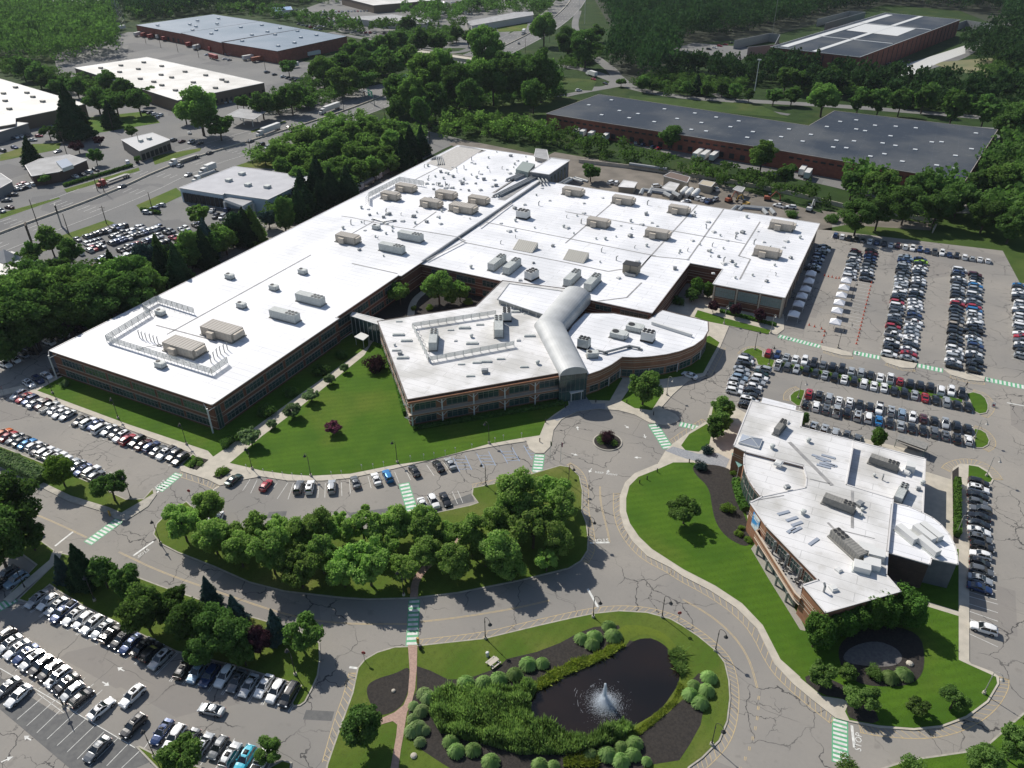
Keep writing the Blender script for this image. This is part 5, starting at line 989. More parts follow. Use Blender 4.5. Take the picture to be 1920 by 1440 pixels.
def row(place, a, b, cols, flip=0, n=None, slots=True, group=None, axis=None, jit=.18, lines=None):
    """a, b: photo pixel of first and last car centre; cars stand square to the line"""
    P0, P1 = px(*a, .7), px(*b, .7); N = len(cols); d = math.atan2(P1[1] - P0[1], P1[0] - P0[0]); h0 = (d + math.pi / 2) if axis is None else axis
    for i, c in enumerate(cols):
        t = i / (N - 1) if N > 1 else 0; X = P0[0] + (P1[0] - P0[0]) * t; Y = P0[1] + (P1[1] - P0[1]) * t
        if slots and lines != 0:
            u = (math.cos(h0), math.sin(h0)); sp = math.dist(P0, P1) / max(1, N - 1)
            for e in ([-.5, .5] if i == 0 else [.5]):
                cx, cy = X + math.cos(d) * sp * e, Y + math.sin(d) * sp * e
                for w in ((-.17, .17) if lines == 2 else (0,)): strip(MW, [(cx - u[0] * 2.9 + math.cos(d) * w, cy - u[1] * 2.9 + math.sin(d) * w), (cx + u[0] * 2.9 + math.cos(d) * w, cy + u[1] * 2.9 + math.sin(d) * w)], .1, ZM)
        if c == '.': continue
        k = kindof(c); f = flip if rk.random() < .8 else 1 - flip; j = rk.uniform(-jit, jit)
        u = (math.cos(h0), math.sin(h0)); fw = rk.uniform(-.35, .35)
        CARS.append((X + u[0] * fw, Y + u[1] * fw, h0 + (math.pi if f else 0) + rk.uniform(-.02, .02), k, c, rk.random() < .33, (place, i + 1), group or 'cars parked in the lots'))
def car(x, y, to, kind, c, label, sun=False, group=None):
    X, Y = px(x, y, .7); q = px(*to, .7); CARS.append((X, Y, math.atan2(q[1] - Y, q[0] - X), kind, c, sun, label, group or 'cars parked in the lots'))
row('from the left in the row beside the office side lawn', (33, 741), (339, 860), 'wrbwmswws.kwbwskwrkmbgwkk', 1, lines=2)
row('from the left in the row above the clipped hedge', (5, 812), (182, 890), 'orgkBwkwswwsgbwg', 0, lines=2)
row('from the left in the row under the big left trees', (7, 682), (328, 526), 'wwgk.wgwkgk.wkswbrswkwg', 0)
row('from the left in the short row at the office corner', (54, 719), (122, 690), 'wbwkk', 1)
row('from the left in the row below the conifers', (71, 1121), (303, 1233), 'swsbwwwskkbkks', 1, lines=2)
row('from the left in the row below the purple tree', (347, 1252), (543, 1301), 'klbwgswwk', 1, lines=2)
row('from the left in the long diagonal double row', (5, 1195), (154, 1306), 'kswbskkwksk', 1)
row('from the left in the row at the bottom edge', (302, 1374), (488, 1429), 'bwgsgscwk'[:8], 1)
car(13, 1289, (-6, 1304), 'sedan', 'g', 'dark grey sedan left of a white sedan in the lower diagonal row'); car(34, 1304, (16, 1320), 'sedan', 'w', 'white sedan at the end of the lower diagonal row')
car(190, 1328, (208, 1313), 'sedan', 'w', 'white sedan with black roof alone near the lamp post in the lower left lot', True); car(250, 1361, (233, 1378), 'suv', 'k', 'black suv with pale roof beside the lower lot lamp', True); car(182, 1404, (163, 1424), 'sedan', 'g', 'dark grey blue sedan alone on dark asphalt at the lower left')
car(248, 1305, (230, 1322), 'suv', 'w', 'white suv driving in the aisle of the lower left lot', True); car(396, 1330, (370, 1324), 'sedan', 's', 'silver blue sedan driving across the lower left aisle')
car(30, 1087, (10, 1100), 'suv', 'l', 'pale blue suv at the left edge beside the footpath'); car(12, 1076, (-6, 1088), 'suv', 'g', 'grey suv at the left edge behind the pale blue suv'); car(64, 995, (50, 985), 'sedan', 'k', 'black sedan half hidden by the big left tree'); car(-4, 1098, (-20, 1110), 'sedan', 'k', 'dark sedan cut by the left edge beside the footpath')
FR = [(438, 899, (452, 888), 'sedan', 'e', 'dark green sedan first in the curved visitor row'), (499, 909, (512, 893), 'hatchback', 'r', 'red hatchback in the curved visitor row'), (560, 913, (566, 895), 'suv', 'g', 'grey suv left of a white suv in the visitor row'), (581, 913, (585, 895), 'suv', 'w', 'white suv with sunroof right of a grey suv in the visitor row'), (622, 912, (623, 896), 'suv', 's', 'silver suv alone between empty visitor bays'),
      (666, 903, (661, 889), 'sedan', 'g', 'dark sedan left of the white one beside the lawn'), (705, 897, (699, 882), 'sedan', 'w', 'white sedan left of the bright blue car beside the lawn'), (727, 892, (720, 877), 'suv', 'B', 'bright blue suv beside the small brick crossing'), (777, 882, (768, 868), 'sedan', 'k', 'black sedan just right of the brick crossing'), (822, 873, (812, 859), 'sedan', 'k', 'black sedan second right of the brick crossing'), (844, 868, (835, 853), 'sedan', 's', 'silver sedan at the left end of the blue marked bays'),
      (793, 946, (801, 963), 'sedan', 'w', 'white sedan left of three cars above the grove'), (813, 940, (822, 957), 'suv', 'w', 'white suv middle of three cars above the grove'), (835, 936, (844, 953), 'sedan', 'k', 'black sedan right of three cars above the grove'), (392, 962, (385, 975), 'suv', 'w', 'white suv seen above the grove, leftmost'), (408, 973, (402, 986), 'sedan', 'w', 'white sedan seen through the grove crowns'), (472, 983, (469, 997), 'sedan', 'B', 'blue sedan mostly hidden by the grove'),
      (1293, 703, (1283, 699), 'sedan', 'w', 'white sedan in the bays beside the curved wing lawn'), (1845, 1178, (1825, 1172), 'suv', 'w', 'white suv alone among the empty right hand bays'), (1649, 765, (1646, 780), 'pickup', 'w', 'white pickup with black bed cover in the double row behind the pavilion')]
for f in FR: car(*f, sun=('sunroof' in f[5]))
b_ = MW
for x0, y0, x1, y1 in [(470, 897, 455, 920), (482, 900, 470, 925), (520, 905, 500, 930), (540, 905, 520, 935), (550, 906, 540, 936), (598, 906, 596, 933), (610, 906, 609, 933), (640, 904, 641, 930), (655, 900, 657, 925), (690, 893, 696, 915), (760, 880, 770, 900), (800, 872, 814, 892), (832, 867, 845, 886), (740, 885, 748, 905), (822, 955, 815, 928), (840, 950, 830, 925), (858, 945, 848, 922), (868, 943, 858, 920)]: wline((x0, y0), (x1, y1), .1)
for k in range(6): wline((1817, 1118 + k * 14), (1871, 1133 + k * 16), .12)
for k in range(8): wline((-5 + k * 30 * .9 + 24, 1340 - 6 + k * 15), (82 + k * 23 - 60 + 40, 1300 + k * 14), .1) if False else None
for x0, y0, x1, y1 in [(32, 1349, 83, 1305), (50, 1361, 102, 1314), (69, 1374, 117, 1328), (88, 1386, 137, 1340), (107, 1398, 160, 1349), (126, 1410, 178, 1360), (145, 1423, 195, 1372), (168, 1437, 224, 1381), (200, 1436, 245, 1390), (228, 1440, 262, 1408), (120, 1337, 70, 1300)]: wline((x0, y0), (x1, y1), .1)
row('from the back in the left file beside the pavilion tree', (1402, 669), (1376, 733), 'gwksslsww', 0); row('from the back in the right file beside the pavilion tree', (1431, 692), (1400, 760), 'sewswkkwk', 0)
row('from the left in the top row of the planted strip', (1441, 662), (1803, 738), 'rbswwkgkksskwwrkkkwwk', 0); row('from the left in the lower row of the planted strip', (1459, 683), (1815, 761), 'wgskkskwkwwwkksrkskk', 0)
row('from the left in the upper file behind the pavilion', (1517, 738), (1815, 802), 'rkswwkk.kslwmksgk'[:8] + 'slwmkskk', 0); row('from the left in the lower file behind the pavilion', (1511, 757), (1816, 825), 'kwgskswBkskkggkw', 0)
row('from the left in the row at the pavilion north wall', (1525, 800), (1608, 823), 'sssgg', 0)
row('from the back in the file right of the pavilion', (1836, 905), (1841, 1103), 'kwkggkkwgkwkgsb', 0)
row('from the back, left file of the first double row', (1606, 471), (1593, 519), 'mkswgsgwsw', 0); row('from the back, right file of the first double row', (1634, 470), (1623, 523), 'kmbbkgswkg', 0)
row('from the back in the file beside the office east wall', (1545, 462), (1524, 505), 'kwkbsbwk', 0)
row('from the back, left file of the second double row', (1698, 480), (1667, 664), 'slbsskkgswsswwkkrwkgskkrgwkwkkw', 0); row('from the back, right file of the second double row', (1727, 486), (1703, 671), 'bGkwwkgwwkgwkkwwwsbkwwsswwkwrs', 0)
row('from the back, left file of the third double row', (1798, 506), (1789, 686), 'wbkwgksskkwrkkkggtkkgkkwwswk', 0); row('from the back, right file of the third double row', (1828, 515), (1827, 694), 'mkkwBskwkskrBwswwkkkwlbgwkkkk', 0)
row('from the back in the file on the right edge', (1912, 535), (1918, 668), 'BkwwkkwswkwswwgwrgwkkS'.replace('S', 's'), 0)
row('from the left in the row along the back meadow', (1567, 441), (1852, 488), 'bwkkgwbkwmwwbbgwbkwsww', 0)
# dealership lot and the other far lots
def lot(place, a, b, n, seed, flip=0, cols='wwskkkggbsr', gap=.12):
    r = random.Random(seed); row(place, a, b, ''.join('.' if r.random() < gap else r.choice(cols) for _ in range(n)), flip, lines=0)
for i, (a, b, n) in enumerate([((145, 448), (248, 417), 14), ((165, 458), (268, 425), 15), ((150, 474), (300, 425), 20), ((185, 486), (320, 433), 18), ((205, 494), (340, 440), 18), ((170, 505), (250, 478), 10), ((180, 518), (270, 488), 11), ((340, 430), (375, 420), 5), ((385, 393), (425, 393), 4), ((405, 405), (470, 410), 6)]): lot('dealer', a, b, n, i, i % 2)
for i, (a, b, n) in enumerate([((2, 262), (60, 252), 7), ((5, 282), (70, 264), 4), ((278, 398), (300, 384), 3), ((12, 375), (40, 345), 4), ((270, 209), (300, 216), 4), ((395, 195), (430, 190), 5), ((500, 135), (555, 150), 8), ((425, 100), (465, 105), 6), ((485, 15), (560, 25), 12), ((570, 30), (640, 25), 14), ((560, 45), (600, 55), 6), ((720, 50), (770, 52), 9), ((600, 42), (640, 40), 6), ((780, 5), (850, 12), 16), ((790, 15), (880, 22), 16), ((1200, 268), (1235, 278), 5), ((1168, 262), (1195, 267), 4), ((1000, 235), (1030, 238), 3), ((1290, 367), (1330, 377), 5), ((1666, 120), (1705, 115), 6), ((1370, 80), (1330, 92), 5), ((440, 188), (445, 180), 2), ((760, 32), (800, 38), 5), ((335, 250), (355, 248), 3)]): lot('far', a, b, n, 100 + i)
for x, y, to, k, c, lab in [(338, 310, (350, 304), 'hatchback', 's', 'silver car driving behind the white flatbed truck'), (353, 327, (340, 333), 'sedan', 's', 'silver sedan in the near highway lanes'), (228, 349, (215, 354), 'sedan', 'g', 'dark grey car behind the red flatbed truck'), (393, 286, (405, 281), 'sedan', 'k', 'dark hatchback in the far highway lanes'), (470, 264, (484, 259), 'sedan', 'g', 'grey car beside the highway median'), (490, 271, (474, 277), 'suv', 'k', 'black suv in the near highway lanes'), (502, 276, (486, 283), 'van', 's', 'silver van in the near highway lanes'), (543, 238, (556, 234), 'sedan', 'k', 'dark car ahead of the white trailer truck'), (108, 283, (96, 287), 'sedan', 'w', 'white car beside the bank'), (1085, 169, (1096, 168), 'suv', 'w', 'white suv on the ramp by the long warehouse'), (973, 81, (978, 75), 'sedan', 'g', 'grey car on the far highway'), (1113, 148, (1120, 150), 'sedan', 'r', 'red car at the far junction'), (1135, 156, (1141, 158), 'sedan', 'k', 'black car at the far junction'), (1030, 22, (1034, 15), 'sedan', 'w', 'white car on the far highway bend'), (1003, 52, (1007, 45), 'sedan', 'g', 'grey car on the far highway')]: car(x, y, to, k, c, lab, group='cars driving on the highway')
for i, (a, b, n) in enumerate([((600, 22), (700, 20), 18), ((605, 30), (640, 45), 10), ((585, 38), (650, 30), 14), ((575, 48), (625, 50), 10), ((770, 8), (860, 4), 20), ((780, 18), (900, 18), 22), ((800, 24), (890, 26), 18), ((730, 60), (780, 58), 8), ((660, 60), (720, 62), 8), ((495, 20), (570, 18), 12), ((520, 30), (600, 32), 12), ((0, 395), (18, 388), 3), ((40, 350), (60, 345), 3), ((230, 305), (265, 300), 5), ((325, 262), (375, 268), 4), ((380, 100), (430, 112), 7), ((60, 262), (95, 240), 4), ((10, 348), (45, 352), 4), ((140, 330), (180, 318), 4)]): lot('far', a, b, n, 200 + i, cols='wwsskgbrm', gap=.2)
CARS.sort(key=lambda c: c[0] ** 2 + c[1] ** 2 + HC ** 2)
used = {}
vis = []
for c in CARS:
    u, v = toimg(c[0], c[1], .7)
    if -30 < u < 1950 and -30 < v < 1470: vis.append(c)
special = [c for c in vis if isinstance(c[6], str)]
vis.sort(key=lambda c: (0 if isinstance(c[6], str) else 1, c[0] ** 2 + c[1] ** 2))
IND = vis[:300]; REST = vis[300:]
IND.sort(key=lambda c: c[0] ** 2 + c[1] ** 2)
# within a row: a colour or body that occurs once names the car, otherwise its place in the row
rows_ = {}
for c in vis:
    if not isinstance(c[6], str): rows_.setdefault(c[6][0], []).append(c)
for i, c in enumerate(IND):
    X, Y, h, k, col, sun, lab, grp = c; cn = PAINTS[col][0]; kn = {'pickup': 'pickup truck', 'van': 'minivan'}.get(k, k)
    if not isinstance(lab, str):
        place, q = lab; rr = sorted(rows_[place], key=lambda e: e[6][1]); same = [e for e in rr if e[4] == col and e[3] == k]; samec = [e for e in rr if e[4] == col]
        rowname = place.replace('from the left ', '').replace('from the back, ', '').replace('from the back ', ''); rank = rr.index(c) + 1; frm = 'left' if 'left' in place.split(' in ')[0] and 'from the left' in place else 'back'
        if not rowname.startswith('in '): rowname = 'in the ' + rowname
        if len(samec) == 1: lab = f"only {cn} car {rowname}, a {kn}" if frm else ''
        else: lab = f"{cn} {kn}, {nth(rank)} from the {frm} {rowname}"
        if len(lab.split()) > 16: lab = lab.replace(' the ', ' ', len(lab.split()) - 16)
    if i < 150 or (isinstance(c[6], str) and i < 260): near_car(X, Y, h, k, col, sun, lab, grp)
    else:
        e = link(farmesh(k, col, sun), 'parked_car', None, (X, Y, 0.0), h); tag(e, lab, 'car', grp)
# the rest of the cars, too many and too small: one mesh
FCO = []; bb_v = []; bb_f = []; bb_m = []
order = sorted(PM); mats_all = [PM[k] for k in order] + [BLACK, PLATE, CGL]; nC = len(order); off = 0
for X, Y, h, k, col, sun, lab, grp in REST:
    me = farmesh(k, col, False); n = len(me.vertices); co = np.empty(n * 3, np.float32); me.vertices.foreach_get('co', co); co = co.reshape(-1, 3)
    ca, sa = math.cos(h), math.sin(h); w = np.stack([X + co[:, 0] * ca - co[:, 1] * sa, Y + co[:, 0] * sa + co[:, 1] * ca, co[:, 2]], 1); bb_v.append(w)
    mp_ = [order.index(col), nC, nC + 1, nC + 2]
    for p in me.polygons: bb_f.append(tuple(off + q for q in p.vertices)); bb_m.append(mp_[p.material_index])
    off += n
me = bpy.data.meshes.new('distant_parked_cars'); me.from_pydata(np.concatenate(bb_v).tolist(), [], bb_f)
for m_ in mats_all: me.materials.append(m_)
me.polygons.foreach_set('material_index', bb_m); me.update()
tag(link(me, 'distant_parked_cars'), 'hundreds of distant cars parked in the dealer lot and far lots', 'cars', None, 'stuff')
print('CARS', len(CARS), 'visible', len(vis), 'individual', len(IND))
# ---------------------------------------------------------------- trucks and trailers
REDM = mat('truck_red', (.30, .035, .03), .5); YELM = mat('truck_yellow', (.42, .27, .06), .6); ORM = mat('machine_orange', (.28, .08, .04), .6)
def wheels(e, xs, w):
    for x in xs:
        for s in (-1, 1): o = link(WHEEL, 'wheel', e, (x, s * w, .5)); o.scale = (1.45, 1.6, 1.45)
def trailer(x, y, to, label, m=STEELW, L=14, group='parked trailers', e=None):
    if e is None: X, Y = px(x, y, 2.2); q = px(*to, 2.2); e = empty('trailer', (X, Y, 0), math.atan2(q[1] - Y, q[0] - X), label, 'trailer', group)
    b = MB().box((0, 0, 2.6), (L, 2.55, 2.8)); 
    for k in range(int(L)): b.box((-L / 2 + k + .5, 0, 2.6), (.06, 2.6, 2.7))
    b.build('cargo_box', m, e); MB().box((0, 0, 1.05), (L, 1.2, .3)).build('chassis', BLACK, e); wheels(e, (-L / 2 + 1.2, -L / 2 + 2.5), 1.05); return e
def truck(x, y, to, label, cab, load, L=14):
    X, Y = px(x, y, 1.5); q = px(*to, 1.5); e = empty('truck', (X, Y, 0), math.atan2(q[1] - Y, q[0] - X), label, 'truck', 'trucks on the highway')
    c = L / 2 + 2.2; MB().box((c - .3, 0, 1.9), (2.6, 2.4, 2.6), 0, taper=.9).box((c + 1.8, 0, 1.3), (1.9, 2.0, 1.4), 0, taper=.85).build('cab', cab, e); MB().box((c + .95, 0, 2.4), (.12, 2.1, .8)).build('windscreen', CGL, e); wheels(e, (c + 1.8, c - .6, c - 1.7, -L / 2 + 1.2, -L / 2 + 2.5), 1.05)
    if load == 'box':
        MB().box((0, 0, 2.6), (L, 2.55, 2.8)).build('cargo_box', STEELW, e); MB().box((0, 0, 1.05), (L, 1.2, .3)).build('chassis', BLACK, e)
    elif load == 'flat': MB().box((0, 0, 1.25), (L, 2.5, .3)).box((0, 0, 1.6), (L * .8, 2.0, .3)).build('flatbed', UNITD, e)
    elif load == 'tank': MB().tube((-L / 2, 0, 2.1), (L / 2, 0, 2.1), 1.15, 1.15, 14).build('tank', STEELG, e)
    elif load == 'rack': MB().box((0, 0, 1.2), (L, 2.4, .3)).box((0, 0, 3.2), (L, 2.4, .15)).box((-L / 3, 0, 2.2), (3.5, 1.9, 1.4)).box((L / 5, 0, 2.2), (4, 1.9, 1.4)).build('car_rack', BLACK, e)
    return e
truck(508, 243, (484, 252), 'white semi truck with white trailer in the far lanes by the filling station', STEELW, 'box', 15); truck(622, 203, (600, 211), 'white semi truck with white trailer farther along the highway', STEELW, 'box', 15); truck(352, 296, (325, 305), 'white cab truck pulling an empty flatbed', STEELW, 'flat', 14); truck(220, 333, (195, 342), 'red cab truck pulling a loaded flatbed', REDM, 'flat', 14); truck(553, 248, (535, 256), 'black car carrier truck beside the highway hedge', BLACK, 'rack', 14)
truck(755, 150, (742, 156), 'white trailer truck with dark cab before the overpass', BLACK, 'box', 15); truck(982, 60, (976, 68), 'white box truck beyond the overpass', STEELW, 'box', 9); truck(1112, 140, (1100, 136), 'white box truck waiting at the far junction', STEELW, 'box', 8); truck(395, 316, (380, 322), 'white delivery truck in the near highway lanes', STEELW, 'box', 6)
truck(390, 329, (370, 336), 'pale tanker truck in the near highway lanes', STEELW, 'tank', 9); truck(725, 323, (708, 331), 'white tanker parked by the orange barriers, farther one', STEELW, 'tank', 9); truck(690, 343, (674, 352), 'white tanker parked by the orange barriers, nearer one', STEELW, 'tank', 9)
TR = [(1085, 245, (1098, 236), STEELW, 'white trailer at the long brick dock, first from the left'), (1097, 247, (1110, 238), STEELW, 'white trailer at the long brick dock, second from the left'), (1113, 250, (1126, 241), STEELW, 'white trailer at the long brick dock, third from the left'), (1137, 256, (1150, 247), STEELW, 'white trailer at the long brick dock, fourth from the left'), (1310, 288, (1322, 279), STEELW, 'white trailer left of three near the dock middle'), (1324, 290, (1336, 281), STEELW, 'white trailer middle of three near the dock middle'), (1341, 291, (1351, 283), STEELW, 'white trailer right of three near the dock middle'), (1505, 320, (1512, 311), STEELW, 'short white trailer left of the pair at the tall trees'), (1515, 326, (1520, 319), STEELW, 'short white trailer right of the pair at the tall trees'),
      (360, 82, (375, 79), REDM, 'red trailer nearest the blue roofed warehouse corner'), (372, 87, (388, 83), STEELW, 'white trailer between red ones by the blue roofed warehouse'), (402, 90, (416, 87), REDM, 'red trailer right of the white one by the docks'), (262, 63, (278, 60), STEELW, 'white trailer first at the left docks'), (275, 64, (291, 61), REDM, 'red trailer second at the left docks'), (287, 67, (303, 64), REDM, 'red trailer third at the left docks'), (305, 68, (321, 66), STEELW, 'white trailer fourth at the left docks'), (316, 71, (330, 69), REDM, 'brown red trailer fifth at the left docks'), (468, 107, (480, 105), STEELW, 'white trailer with yellow cab at the warehouse corner'), (485, 110, (497, 108), ORM, 'orange red trailer at the warehouse corner'), (588, 100, (600, 98), STEELW, 'white trailer at the right end of the blue roofed warehouse'), (545, 122, (560, 120), STEELW, 'white trailer in the open yard beside a tree'), (225, 52, (240, 49), STEELW, 'white trailer at the far left fence'), (400, 106, (410, 109), REDM, 'red trailer beside the fence line'), (15, 62, (30, 66), STEELW, 'white trailer among trees at upper left')]
for x, y, to, m, lab in TR: trailer(x, y, to, lab, m, 8 if 'short' in lab else 13)
# yard machines
def excavator(x, y, ang, label, m=ORM):
    X, Y = px(x, y, 1); e = empty('excavator', (X, Y, 0), ang, label, 'excavator'); MB().box((0, .9, .45), (3.2, .5, .9)).box((0, -.9, .45), (3.2, .5, .9)).build('track', BLACK, e); MB().box((-.4, 0, 1.5), (2.8, 2.2, 1.2), 0, taper=.9).build('body', m, e); MB().box((.5, .6, 2.5), (1.3, 1.0, 1.3), 0, taper=.9).build('cab', CGL, e); MB().path([(1, -.3, 1.8), (3, -.3, 4.6), (5, -.3, 3.2), (5.4, -.3, 1.2)], .25, 6).build('boom', m, e); MB().box((5.3, -.3, .8), (.9, 1, .8), 0, taper=1.2).build('bucket', BLACK, e)
excavator(1367, 375, R(60), 'red excavator behind the right back corner of the roof'); excavator(1398, 383, R(150), 'yellow and orange excavator right of the red one', YELM); excavator(1440, 372, R(10), 'dark excavator with orange boom near the yard wall', ORM); excavator(1518, 392, R(80), 'white machine beside its shrub at the yard end', STEELW)
for i, (x, y) in enumerate([(1283, 357), (1293, 359), (1305, 361)]):
    X, Y = px(x, y, 2); b = MB().tube((0, -3, 1.8), (0, 3, 1.8), 1.4, 1.4, 14).ball((0, -3, 1.8), 1.38, 14, 6).ball((0, 3, 1.8), 1.38, 14, 6).box((0, -2, .4), (2, .4, .8)).box((0, 2, .4), (2, .4, .8)); o = b.build('storage_tank', STEELW, loc=(X, Y, 0)); tag(o, ['leftmost', 'middle', 'rightmost'][i] + ' of the three white storage tanks in the work yard', 'tank', 'white storage tanks')
for i, (x, y, w, m, lab) in enumerate([(1232, 349, 'van', 'w', 'white van beside the gabled yard shed'), (1147, 342, 'van', 'w', 'white van first in the work yard'), (1156, 343, 'van', 'w', 'white van second in the work yard'), (1342, 354, 'suv', 'w', 'white car by the tan yard shed'), (1461, 386, 'pickup', 'w', 'white pickup among the yard machines'), (1483, 388, 'suv', 'w', 'white car near the end of the yard'), (1286, 377, 'sedan', 'w', 'white sedan at the back edge of the roof'), (1340, 374, 'suv', 's', 'silver suv left of the red excavator')]): X, Y = px(x, y, .7); tag(link(farmesh(w, m, False), 'parked_car', None, (X, Y, 0.02), R(40 + 30 * i)), lab, 'car', 'cars in the work yard')
MW.build('parking_lines', M_WHITE)['kind'] = 'structure'; MY.build('yellow_lines', M_YEL)['kind'] = 'structure'; MG.build('crosswalk_green', M_GREENP)['kind'] = 'structure'; MBL.build('blue_bay_lines', M_BLUEP)['kind'] = 'structure'
# ================================================================ vegetation
BARK = mat('bark', (.085, .065, .05), .95, (.05, .04, .03), 3, bump=.4)
LM = {'maple': leafmat('leaf_maple', (.29, .40, .115), (.17, .27, .075), .5), 'green': leafmat('leaf_green', (.19, .29, .08), (.105, .185, .05), .48), 'dark': leafmat('leaf_dark', (.12, .20, .055), (.065, .125, .036), .42),
      'bright': leafmat('leaf_bright', (.17, .25, .045), (.10, .17, .03)), 'conifer': leafmat('leaf_conifer', (.042, .078, .034), (.022, .048, .022), .2), 'spruce': leafmat('leaf_spruce', (.06, .10, .09), (.035, .065, .06), .1), 'purple': leafmat('leaf_purple', (.075, .032, .045), (.04, .02, .028), .3),
      'sage': leafmat('leaf_sage', (.23, .30, .15), (.13, .20, .085), .35), 'arbor': leafmat('leaf_arbor', (.11, .20, .04), (.06, .13, .028), .35), 'forest': leafmat('leaf_forest', (.045, .085, .032), (.025, .055, .022), .3), 'pink': leafmat('leaf_pink', (.20, .07, .10), (.10, .035, .06), .2)}
def crownmesh(name, shape, n_leaf, size, seed, R_=4.0, zc=5.2, rz=3.6, nb=22, blob=.34):
    """thousands of leaf-clump faces spread through an uneven crown"""
    r = np.random.default_rng(seed)
    if shape == 'cone':
        H = zc; P = []; t = r.random(n_leaf) ** .75; z = .6 + (H - .6) * (1 - t) ; 
        z = .6 + (H - .6) * (1 - np.sqrt(r.random(n_leaf))); tier = (np.sin(z * 5.0 + r.random(n_leaf)) * .12 + 1); rad = R_ * (1 - z / H) * tier * (.55 + .5 * np.sqrt(r.random(n_leaf))) + .1
        a = r.random(n_leaf) * 6.283; lob = 1 + .18 * np.sin(a * 5 + z * 1.3); C = np.stack([rad * lob * np.cos(a), rad * lob * np.sin(a), z], 1); Nn = np.stack([np.cos(a), np.sin(a), np.full(n_leaf, .5)], 1)
    else:
        u = r.normal(size=(nb, 3)); u /= np.linalg.norm(u, axis=1)[:, None]; u[:, 2] = u[:, 2] * .85 + .12; rad = r.uniform(.45, .82, nb)[:, None]
        bc = u * rad * np.array([R_, R_, rz]); bc[:, 2] += zc; br = r.uniform(blob * .45, blob * 1.45, nb) * R_
        w = br ** 2; k = r.choice(nb, n_leaf, p=w / w.sum()); d = r.normal(size=(n_leaf, 3)); d /= np.linalg.norm(d, axis=1)[:, None]
        C = bc[k] + d * (br[k] * (r.uniform(.5, 1.0, n_leaf) + np.abs(r.normal(0, .12, n_leaf))))[:, None] * np.array([1, 1, .8]); Nn = d
        if shape == 'column': C[:, :2] *= .62; C[:, 2] = zc + (C[:, 2] - zc) * 1.25
    Nn = Nn + r.normal(size=(n_leaf, 3)) * .55; Nn /= np.linalg.norm(Nn, axis=1)[:, None]
    up = r.normal(size=(n_leaf, 3)); T = np.cross(Nn, up); T /= np.linalg.norm(T, axis=1)[:, None]; B = np.cross(Nn, T); s = (size * r.uniform(.6, 1.3, n_leaf))[:, None]
    V = np.stack([C + T * s * .5 + B * s * .15, C + B * s * .55 - T * s * .1, C - T * s * .5 - B * s * .1, C - B * s * .5 + T * s * .12], 1).reshape(-1, 3).astype(np.float32)
    return V
def leafy(name, V, m):
    n = len(V) // 4; me = bpy.data.meshes.new(name); me.vertices.add(len(V)); me.vertices.foreach_set('co', V.ravel()); me.loops.add(n * 4); me.loops.foreach_set('vertex_index', np.arange(n * 4, dtype=np.int32))
    me.polygons.add(n); me.polygons.foreach_set('loop_start', np.arange(0, n * 4, 4, dtype=np.int32)); me.polygons.foreach_set('loop_total', np.full(n, 4, np.int32)); me.update(calc_edges=True); me.materials.append(m); return me
def trunkmesh(h, r, spread=2.2, seed=0):
    q = random.Random(seed); b = MB(); b.tube((0, 0, -.1), (.1, .05, h * .5), r, r * .75, 8); b.tube((.1, .05, h * .5), (0, .1, h * .85), r * .75, r * .3, 7)
    for k in range(6):
        a = k * 1.05 + q.random(); z = h * q.uniform(.28, .6); b.tube((.05, .03, z), (math.cos(a) * spread * q.uniform(.7, 1.1), math.sin(a) * spread, z + h * .28), r * .42, r * .12, 5)
    return b.mesh('trunk', BARK)
TP = {}
def tproto(kind, col, v, lod):
    k = (kind, v, lod)
    if k not in TP:
        n, s = {0: (13000, .37), 1: (4600, .56), 2: (1600, .9)}[lod]
        if kind == 'round': V = crownmesh('', 'blob', n, s, 10 + v, 4.0, 5.0, 4.0, 44, .25)
        elif kind == 'tall': V = crownmesh('', 'blob', n, s, 30 + v, 4.0, 6.2, 5.6, 50, .26)
        elif kind == 'open': V = crownmesh('', 'blob', int(n * .62), s, 50 + v, 4.0, 4.4, 3.3, 22, .27)
        elif kind == 'cone': V = crownmesh('', 'cone', n, s * .9, 70 + v, 3.4, 11.5)
        elif kind == 'column': V = crownmesh('', 'column', n, s * .9, 90 + v, 4.0, 4.6, 3.6, 24, .38)
        elif kind == 'bush': V = crownmesh('', 'blob', n // 2, s * .9, 110 + v, 4.0, 1.9, 2.6, 22, .4)
        TP[k] = (V, trunkmesh({'round': 6, 'tall': 8, 'open': 6, 'cone': 8, 'column': 5, 'bush': 1.6}[kind], {'bush': .15, 'cone': .22}.get(kind, .24), 1.2 if kind in ('cone', 'column') else 2.4, v))
    V, T = TP[k]
    kk = (kind, v, lod, col)
    if kk not in TP: TP[kk] = leafy('crown', V, LM[col])
    return TP[kk], T
ZCN = {'round': 5.0, 'tall': 6.2, 'open': 4.6, 'cone': 5.0, 'column': 4.6, 'bush': 2.0}
TREES = []
def tree(x, y, d, kind='round', col='green', name=None, z0=0.0, hs=1.0):
    """x, y: crown centre in the photograph, d: crown width there (photo pixels)"""
    zc = 4.0
    for _ in range(3):
        X, Y = px(x, y, zc + z0); w = d * math.sqrt(X * X + Y * Y + (HC - zc) ** 2) / math.hypot(FPX, math.hypot(x - 960, y - 720)); s = w / {'cone': 6.2, 'column': 5.6}.get(kind, 8.6); zc = min(ZCN[kind] * s * hs, 11)
    TREES.append([X, Y, z0 + (.1 if z0 == 0 else 0), s, kind, col, hs, x, name]); return TREES[-1]
